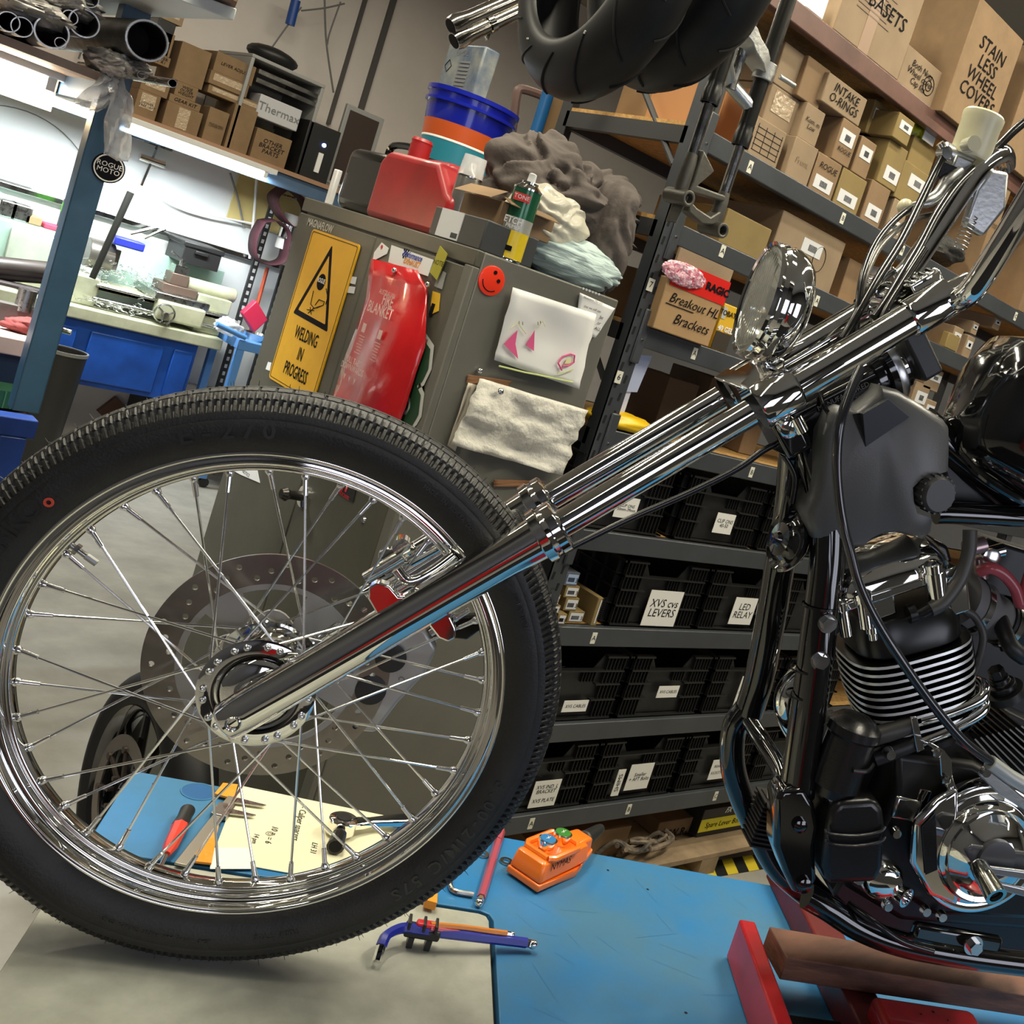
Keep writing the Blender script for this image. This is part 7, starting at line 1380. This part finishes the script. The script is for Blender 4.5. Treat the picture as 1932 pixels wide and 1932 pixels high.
kc=K(1772,934,.085); g=G(); g.lathe([(-.05,.0235),(-.02,.0245),(-.006,.0245),(.0,.0235),(.004,.021)],kc,NV+TV*.12,n=48); g.build('knob_cap',mat('cap_grey',(.04,.04,.04),.42),M_,smooth=30)
g=G(); x,y,z=basis(NV+TV*.12)
for i in range(18): a=2*PI*i/18; g.obox(kc-z*.012+(x*math.cos(a)+y*math.sin(a))*.0248,(x*math.cos(a)+y*math.sin(a))*.0013,(-x*math.sin(a)+y*math.cos(a))*.0016,z*.010)
g.build('knob_rib',MT['cap_grey'],M_)
# ---- horn
hc_=K(1483,1020,.02); ha=(-TV*math.cos(math.radians(13))+NV*math.sin(math.radians(13)))
G().lathe([(-.02,.024),(-.012,.034),(-.002,.041),(.002,.0415),(.004,.038),(.001,.034),(.004,.027),(.011,.022),(.013,.010),(.018,.0075),(.0185,.001)],hc_,ha,n=56,cap=False).build('horn',blackg,M_,smooth=40)
G().prism([K(1500,920,.0),K(1545,930,.02),K(1552,1010,.03),K(1515,1050,.02)],-NV*.004).build('horn_bracket',blacks,M_,bevel=.001); mt([(1497,870,.0),(1490,930,.01),(1478,990,.0)],.008,'horn_stay',blackg,M_)
# ---- tank
tk=partE('fuel_tank',M_) if 0 else None
def tr(px): return [K(x,y,k) for x,y,k in px]
sec=[]; 
for (cx_,cy_,rx,ry,kk,w_) in ((1798,806,10,30,0,.02),(1822,778,44,90,0,.075),(1862,770,78,128,0,.10),(1905,772,95,142,0,.12),(1960,790,110,150,0,.13),(2030,820,110,150,0,.13)):
    pass
tz0=K(1800,800,0); 
def tank_ring(s,hw,zt_,zb_):  # s along TV from tank nose, half width, top and bottom heights
    ring=[]; 
    for i in range(28):
        a=2*PI*i/28; cx_=math.copysign(abs(math.cos(a))**.7,math.cos(a)); sz=math.copysign(abs(math.sin(a))**.7,math.sin(a)); ring.append(W(s,hw*cx_,(zt_+zb_)/2+(zt_-zb_)/2*sz))
    return ring
b0=(K(1795,800,0)-O_); nose=b0.dot(TV); 
zt_=(K(1862,628,.0)-O_).z+.014; zb_=(K(1860,905,.08)-O_).z
G().rings([tank_ring(nose-.005,.02,zt_-.13,zb_+.06),tank_ring(nose+.012,.055,zt_-.045,zb_+.02),tank_ring(nose+.035,.078,zt_-.008,zb_+.005),tank_ring(nose+.075,.095,zt_+.004,zb_-.004),tank_ring(nose+.16,.115,zt_+.004,zb_-.02),tank_ring(nose+.35,.125,zt_-.01,zb_-.04)]).build('fuel_tank',blackg,M_,smooth=80)
G().tube(spline([W(nose+.0,.055,zb_+.02-0),W(nose+.03,.085,zb_+.0),W(nose+.10,.10,zb_-.015),W(nose+.3,.12,zb_-.05)],5),.005,n=8).build('tank_seam',blackg,M_)
# ---- engine
EN=partE('engine',M_); finm=mat('fin_black',(.006,.006,.006),.22,0); fine=mat('fin_edge',(.85,.85,.82),.42,.75)
# cylinder axis tilted forward slightly
ex=K(1825,1300,.06)-K(1600,1345,.06); 
def ringfin(cx_,cy_,rx,ry,k,up,axis): pass
top=K(1700,1205,.02); bot=K(1722,1365,.02); cax=(top-bot).normalized(); cxx=(TV-cax*TV.dot(cax)).normalized(); cn=NV
def finring(c,a,b,n=40,pw=.62):
    out=[]
    for i in range(n):
        t_=2*PI*i/n; cx_=math.copysign(abs(math.cos(t_))**pw,math.cos(t_)); sy_=math.copysign(abs(math.sin(t_))**pw,math.sin(t_)); out.append(c+cxx*a*cx_+cn*b*sy_)
    return out
G().rings([finring(bot-cax*.02,.055,.05),finring(top+cax*.045,.062,.055)]).build('cylinder_barrel',mat('barrel_black',(.006,.006,.006),.4),EN)
Lc=(top-bot).length; NF=12
for i in range(NF):
    f=i/(NF-1); c=bot+(top-bot)*f+cxx*(.004-.004*f); a_=.070+.016*math.sin(min(1,f*1.4)*PI/2); b_=.066+.012*f
    g=G(); g.rings([finring(c-cax*.0016,a_-.002,b_-.002),finring(c-cax*.0012,a_,b_),finring(c+cax*.0012,a_,b_),finring(c+cax*.0016,a_-.002,b_-.002)]); o=g.build('cooling_fin',finm,EN,smooth=50)
    if 2<=i: 
        g=G(); g.rings([finring(c-cax*.0019,a_+.0006,b_+.0006),finring(c+cax*.0019,a_+.0004,b_+.0004)],cap=False); g.build('fin_edge',fine,EN,smooth=60)
# head and chrome rocker cover
hcn=top+cax*.035; G().rings([finring(top+cax*.006,.074,.070),finring(top+cax*.03,.074,.072),finring(top+cax*.055,.066,.06)]).build('cylinder_head',mat('head_black',(.008,.008,.007),.3),EN,bevel=.003)
ra=K(1600,1150,.075); rb=K(1800,1085,.075); rm=(rb-ra).normalized(); ru=NV.cross(rm); ru=ru if ru.z>0 else -ru
rt_=K(1655,1092,.075); rc=(K(1600,1125,.05)+K(1800,1075,.05))/2
def rring(s,w,h): # section across the cover
    c=ra.lerp(rb,s)-NV*.065+ru*.012; out=[]
    for i in range(20):
        t_=PI*i/19; out.append(c+NV*(w*math.cos(t_))+ru*(h*math.sin(t_)**.8))
    return out
G().rings([rring(-.02,.050,.016),rring(.02,.066,.030),rring(.12,.070,.040),rring(.5,.072,.043),rring(.88,.070,.040),rring(.98,.062,.028),rring(1.01,.04,.012)]).build('rocker_cover',chrome,EN,smooth=60)
g=G(); g.prism([ra+NV*.008-rm*.004,rb+NV*.008+rm*.004,rb+NV*.008+rm*.004+ru*.014,ra+NV*.008-rm*.004+ru*.014],-NV*.14); g.build('cover_flange',chrome,EN,bevel=.003)
for x,y,k in ((1628,1135,.085),(1762,1080,.09),(1590,1150,.07)):
    c=K(x,y,k); g=G(); g.lathe([(-.035,.0085),(.0,.0085),(.001,.012),(.012,.0125),(.016,.007)],c,cax,n=20); g.build('cover_bolt',chrome,EN)
g=G(); c=K(1765,1105,.085); g.lathe([(-.022,.014),(.020,.0155),(.026,.009)],c,cax,n=24); g.build('cover_post',chrome,EN)
c=K(1800,1115,.06); g=G(); g.obox(c,rm*.016,NV*.012,cax*.030); g.build('side_mount',chrome,EN,bevel=.004)
g=G(); c=K(1642,1165,.08); g.cyl(c+cax*.012,c-cax*.020,.0085,n=18); g.cyl(c-cax*.02,c-cax*.030,.006,n=12); g.build('chrome_stud',chrome,EN)
g=G(); c=K(1660,1140,.07); g.obox(c,rm*.02,NV*.006,cax*.018); g.build('chrome_plate',chrome,EN,bevel=.003)
mt([(1830,1000,.08),(1828,1040,.085),(1812,1090,.09),(1780,1135,.095),(1755,1150,.095)],.0095,'vent_hose',hosem,EN); g=G(); c=K(1755,1150,.095); g.tube(spline([K(1765,1142,.095),K(1742,1155,.09),K(1725,1160,.085)],4),.0075,n=12); g.lathe([(-.004,.012),(.006,.0125)],K(1718,1158,.085),rm,n=18); g.build('spark_plug_cap',blacks,EN)
mt([(1818,1150,.06),(1840,1165,.06),(1855,1200,.065),(1845,1250,.065),(1830,1285,.06),(1825,1305,.055),(1840,1320,.05),(1860,1315,.05)],.0055,'small_hose',hosem,EN)
A=[K(x,y,-.07) for x,y in ((1812,1120),(1860,1095),(1980,1100),(1980,1400),(1850,1380),(1830,1250))]; G().prism(A,-NV*.07).build('air_box',blackm,EN,bevel=.01)
A=[K(x,y,.0) for x,y in ((1590,1010),(1740,1005),(1790,1030),(1800,1062),(1600,1118))]; G().prism(A,-NV*.06).build('coil_bracket',blacks,EN,bevel=.006)
# intake duct
i0=K(1835,1142,-.0); i1=K(1905,1180,-.02); idr=(i1-i0).normalized(); G().lathe([(0,.030),(.01,.031),(.0,.029)],i0,idr,n=36,cap=False).build('duct_end',blacks,EN)
G().lathe([(-.03,.039),(.012,.039),(.014,.034),(.055,.0325)],i0,idr,n=36).build('intake_duct',mat('duct_grey',(.16,.155,.15),.5),EN)
G().lathe([(.055,.036),(.10,.036)],i0,idr,n=36).build('duct_clamp_rubber',blackm,EN)
for s in (-.005,.068):
    G().lathe([(s-.006,.0405 if s<0 else .0375),(s+.006,.0405 if s<0 else .0375)],i0,idr,n=36,cap=False).build('hose_clamp',chrome_d,EN)
G().cyl(K(1890,1212,.03),K(1895,1225,.03),.006,n=8).build('clamp_screw',chrome,EN)
mt([(1846,1078,.02),(1870,1072,.03),(1895,1085,.03),(1915,1110,.03),(1926,1140,.03),(1935,1110,.03),(1950,1060,.02)],.0085,'fuel_hose',pinkm,EN)
for i,(x,y,r) in enumerate(((1845,1030,.012),(1865,1050,.014),(1850,1065,.010),(1880,1040,.010))): c=K(x,y,-.01); G().lathe([(-.02,r),(.01,r),(.012,r*.6)],c,(cxx,NV,cax)[i%3],n=14).build('carb_fitting',chrome_d if i%2 else mat('fitting_pinkish',(.45,.33,.33),.3,.7),EN)
G().obox(K(1880,1085,-.05),TV*.05,NV*.03,V((0,0,.05))).build('carburettor',mat('carb_dark',(.03,.03,.03),.4,.5),EN,bevel=.006)
# chrome double coolant pipe
for off,(ya,yb,yc) in enumerate(((1360,1325,1285),(1400,1352,1315))):
    mt([(1735,ya,.085),(1790,(ya+yb)/2+2,.085),(1845,yb-4,.085),(1858,yb-22,.08),(1852,yb-38,.06),(1830,yb-42,.03)],.0075,'chrome_pipe',chrome,EN)
mt([(1640,1392,.08),(1680,1380,.085),(1722,1365,.085)],.0125,'rubber_pipe',hosem,EN); mt([(1650,1430,.08),(1690,1415,.085),(1725,1400,.085)],.0115,'rubber_pipe',blackm,EN)
g=G(); g.prism([K(1716,1352,.097),K(1728,1350,.097),K(1742,1412,.097),K(1728,1418,.097)],NV*.004); g.build('pipe_clip',chrome_d,EN,bevel=.001)
pts=[(1745,1398),(1768,1412),(1782,1430),(1784,1462),(1790,1480),(1808,1505)]; g=G(); A=[K(x,y,.11) for x,y in pts]; g.rings([[p+TV*.010+NV*.002,p+TV*.010-NV*.002,p-TV*.008-NV*.002,p-TV*.008+NV*.002] for p in A]); g.build('pipe_bracket',chrome,EN,bevel=.001)
for x,y in ((1765,1418),(1782,1470)): G().lathe([(0,.0065),(.006,.0065),(.008,.004)],K(x,y,.112),NV,n=8).build('bracket_bolt',chrome_d,EN)
# thermostat canister + pump block
cc_=K(1612,1362,.09); cv=V((0,0,1)); ct=K(1615,1375,.09); cbm=K(1622,1510,.09); dv=(ct-cbm).normalized(); cv=V((0,0,1)); L_=(ct-cbm).length
base=W((ct-O_).dot(TV),.085,(cbm-O_).z)
G().lathe([(0,.026),(L_*.12,.028),(L_*.13,.0325),(L_*.80,.0325),(L_*.84,.036),(L_*.95,.0355),(L_*1.06,.024),(L_*1.10,.008),(L_*1.105,.001)],base,cv,n=52).build('canister',blacks,EN,smooth=40)
G().tube(spline([base+V((0,0,L_*.48))+NV*.034-TV*.0,base+V((0,0,L_*.50))+NV*.032+TV*.02,base+V((0,0,L_*.56))+NV*.02+TV*.032],4),.003,n=8).build('canister_rib',blacks,EN)
for (x,y) in ((1568,1505),(1675,1418)): g=G(); q=K(x,y,.095); g.lathe([(0,.008),(.005,.008),(.012,.0065),(.012,.003)],q,NV,n=14); g.build('canister_bolt',chrome_d,EN)
bx=[(1562,1560),(1570,1530),(1585,1512),(1650,1508),(1668,1525),(1672,1560),(1668,1640),(1655,1668),(1560,1672),(1552,1640)]
A=[K(x,y,.120) for x,y in bx]; G().prism(A,-NV*.08).build('pump_block',blacks,EN,bevel=.010,seg=4)
for y_ in (1573,1592): g=G(); g.tube(spline([K(1558,y_-10,.122),K(1565,y_,.124),K(1615,y_+4,.125),K(1660,y_-4,.124),K(1670,y_-14,.122)],4),.0022,n=8); g.build('block_rib',blacks,EN)
# crankcase mass
A=[K(x,y,.02) for x,y in ((1600,1390),(1840,1370),(1960,1420),(1960,1760),(1700,1740),(1600,1680),(1560,1600))]; G().prism(A,-NV*.10).build('crankcase',mat('crankcase_black',(.008,.008,.0075),.35),EN,bevel=.01)
A=[K(x,y,.09) for x,y in ((1690,1420),(1840,1440),(1940,1500),(1960,1740),(1760,1730),(1640,1650),(1660,1560),(1690,1500))]; G().prism(A,-NV*.12).build('gearbox',MT['crankcase_black'],EN,bevel=.01)
A=[K(x,y,-.0) for x,y in ((1570,1690),(1600,1640),(1960,1690),(1960,1812),(1850,1806),(1700,1778),(1620,1742))]; G().prism(A,-NV*.12).build('sump',MT['crankcase_black'],EN,bevel=.006)
# chrome side cover
sc=K(1852,1600,.12); G().lathe([(-.02,.090),(.0,.092),(.004,.090),(.006,.082),(.004,.078),(.006,.072),(.018,.068),(.022,.064),(.020,.058),(.026,.052),(.040,.044),(.048,.030),(.050,.012),(.050,.001)],sc,NV,n=90).build('side_cover',chrome,EN,smooth=45)
A=[K(x,y,.118) for x,y in ((1718,1545),(1760,1500),(1800,1478),(1800,1700),(1745,1680),(1712,1620))]; G().prism(A,NV*.014).build('cover_wing',chrome,EN,bevel=.006,seg=3)
A=[K(x,y,.133) for x,y in ((1738,1560),(1765,1530),(1768,1640),(1745,1650))]; G().prism(A,NV*.002).build('cover_slot',blacks,EN,bevel=.002)
g=G()
for x,y in ((1688,1568),(1672,1705),(1744,1715),(1774,1725),(1618,1655),(1643,1630)): q=K(x,y,.10); g=G(); g.lathe([(0,.0075),(.004,.0075),(.009,.006),(.009,.003)],q,NV,n=14); g.build('case_bolt',chrome_d,EN)
# small chrome cover
q=K(1665,1660,.095); g=G(); x,y,z=basis(NV); g.rings([[q+NV*h_+TV*(rx*math.cos(a))+V((0,0,1))*(ry*math.sin(a)) for a in [2*PI*i/32 for i in range(32)]] for h_,rx,ry in ((-.02,.030,.026),(.004,.030,.026),(.012,.024,.020),(.014,.014,.012))]); g.build('outlet_cover',chrome,EN,smooth=40)
g=G(); g.lathe([(-.012,.0125),(.008,.0135),(.008,.010),(-.008,.009)],K(1702,1688,.105),NV+TV*.5,n=24,cap=False,loop=True); g.build('outlet_pipe',chrome,EN)
c=K(1735,1478,.07); G().lathe([(-.015,.022),(.0,.022),(.002,.018)],c,V((0,0,1)),n=28).build('filler_neck',chrome,EN); G().lathe([(.002,.019),(.014,.019),(.016,.014)],c,V((0,0,1)),n=28).build('filler_cap',blacks,EN)
g=G(); g.obox(K(1705,1520,.08),TV*.02,NV*.012,V((0,0,.016))); g.build('chrome_lug',chrome_d,EN,bevel=.004)
A=[K(x,y,-.01) for x,y in ((1835,1370),(1900,1340),(1980,1380),(1980,1540),(1900,1500))]; G().prism(A,-NV*.10).build('rear_barrel',MT['barrel_black'],EN,bevel=.004)
A=[K(x,y,.0) for x,y in ((1770,850),(1800,835),(1880,880),(1990,930),(1990,985),(1765,975),(1790,930))]; G().prism(A,-NV*.06).build('wiring_cover',blackm,M_,bevel=.006)
# rear cylinder fins
r0a=K(1850,1330,.02)
for i in range(9):
    g=G(); o1=(1838+i*11,1395-i*3); o2=(1925+i*11,1490-i*6); k_=.05; A=[K(o1[0]+0,o1[1],k_),K(o2[0],o2[1],k_)]; d=(A[1]-A[0]); nrm=NV.cross(d).normalized(); g.prism([A[0],A[1],A[1]+nrm*.0022,A[0]+nrm*.0022],-NV*.11); o=g.build('cooling_fin',finm,EN,smooth=0)
    g=G(); g.prism([A[0]+NV*.0006,A[1]+NV*.0006,A[1]+nrm*.0022+NV*.0006,A[0]+nrm*.0022+NV*.0006],-NV*.0015); g.build('fin_edge',mat('fin_edge_dull',(.35,.34,.30),.3,.8),EN,smooth=0)
c=K(1893,1300,.04); g=G(); g.lathe([(0,.020),(.010,.020),(.012,.014),(.02,.014)],c,cax*.6-TV*.5+V((0,0,.3)),n=24); g.lathe([(.02,.012),(.034,.012)],c,cax*.6-TV*.5+V((0,0,.3)),n=6); g.build('drain_plug',blacks,EN,bevel=.001); G().lathe([(-.012,.028),(.0,.028)],c,cax*.6-TV*.5+V((0,0,.3)),n=28).build('plug_seat',blackm,EN)
mt([(1932,1240,.05),(1905,1215,.05),(1880,1150,.0)],.012,'frame_hose',blackm,EN)
# far side chrome pipe bulge
q=K(1492,1322,-.06); g=G(); g.tube(spline([K(1545,1262,-.06),K(1512,1280,-.06),K(1488,1310,-.06),K(1490,1350,-.06),K(1520,1400,-.06)],6),.020,n=24); g.build('exhaust_header',chrome,EN)
g=G()
g.obox(K(1447,1545,-.06),TV*.016,NV*.016,V((0,0,.036)))
for i in range(11): g.obox(K(1447,1545,-.06)+V((0,0,.033-.0066*i)),TV*.022,NV*.024,V((0,0,.0012)))
g.build('oil_cooler',blackm,EN)
# ---- shift linkage
A=K(1840,1435,.15); Bq=K(1945,1500,.15); g=G(); g.tube([K(1868,1438,.165),K(1905,1465,.16),K(1945,1488,.16)],.0095,n=12); g.build('cable_end',mat('cable_end_grey',(.48,.50,.47),.4,.3),M_)
g=G(); g.prism([K(1842,1458,.15),K(1858,1445,.15),K(1900,1478,.15),K(1945,1515,.15),K(1938,1530,.15),K(1880,1495,.15)],NV*.008); g.build('cable_stay',alu,M_,bevel=.002); G().lathe([(0,.008),(.006,.006)],K(1858,1455,.16),NV,n=14).build('stay_bolt',chrome_d,M_)
SL=partE('shift_lever',M_); lvm=mat('lever_silver',(.50,.52,.54),.28,.9)
A=K(1842,1636,.20); Bq=K(1990,1665,.18)
for y0_,y1_ in ((1632,1652),(1655,1690)):
    P=[K(1842,y0_,.195),K(1842,y0_+14,.195),K(1990,y1_+18,.195),K(1990,y1_,.195)]; G().prism(P,-NV*.006).build('lever_arm',lvm,SL,bevel=.002)
pg0=K(1843,1628,.20); pg1=K(1880,1692,.245); pd_=(pg1-pg0).normalized(); L_=(pg1-pg0).length; G().lathe([(0,.008),(.004,.0115),(L_*.5,.0125),(L_,.014),(L_,.009),(L_-.006,.0085)],pg0,pd_,n=32,cap=False).build('toe_peg',mat('peg_brass_chrome',(.55,.53,.45),.15,1),SL,smooth=40); G().lathe([(0,.007),(.0005,.001)],pg0+pd_*(L_-.005),pd_,n=20).build('peg_bore',bore,SL)
G().lathe([(0,.026),(.008,.026),(.009,.020)],K(1876,1618,.172),NV,n=40).build('lever_boss',mat('boss_grey',(.10,.10,.105),.35,.4),SL); 
P=[(1815,1600),(1830,1590),(1900,1600),(1945,1605),(1945,1640),(1890,1640),(1830,1625)]; G().prism([K(x,y,.17) for x,y in P],NV*.006).build('lever_plate',MT['boss_grey'],SL,bevel=.003)
for o in list(bpy.data.objects):
    for k_ in ('_o','_b'):
        if k_ in o: del o[k_]
    if o.parent is not None and 'category' in o: del o['category']
    if 'label' in o and o['label']=='' : del o['label']
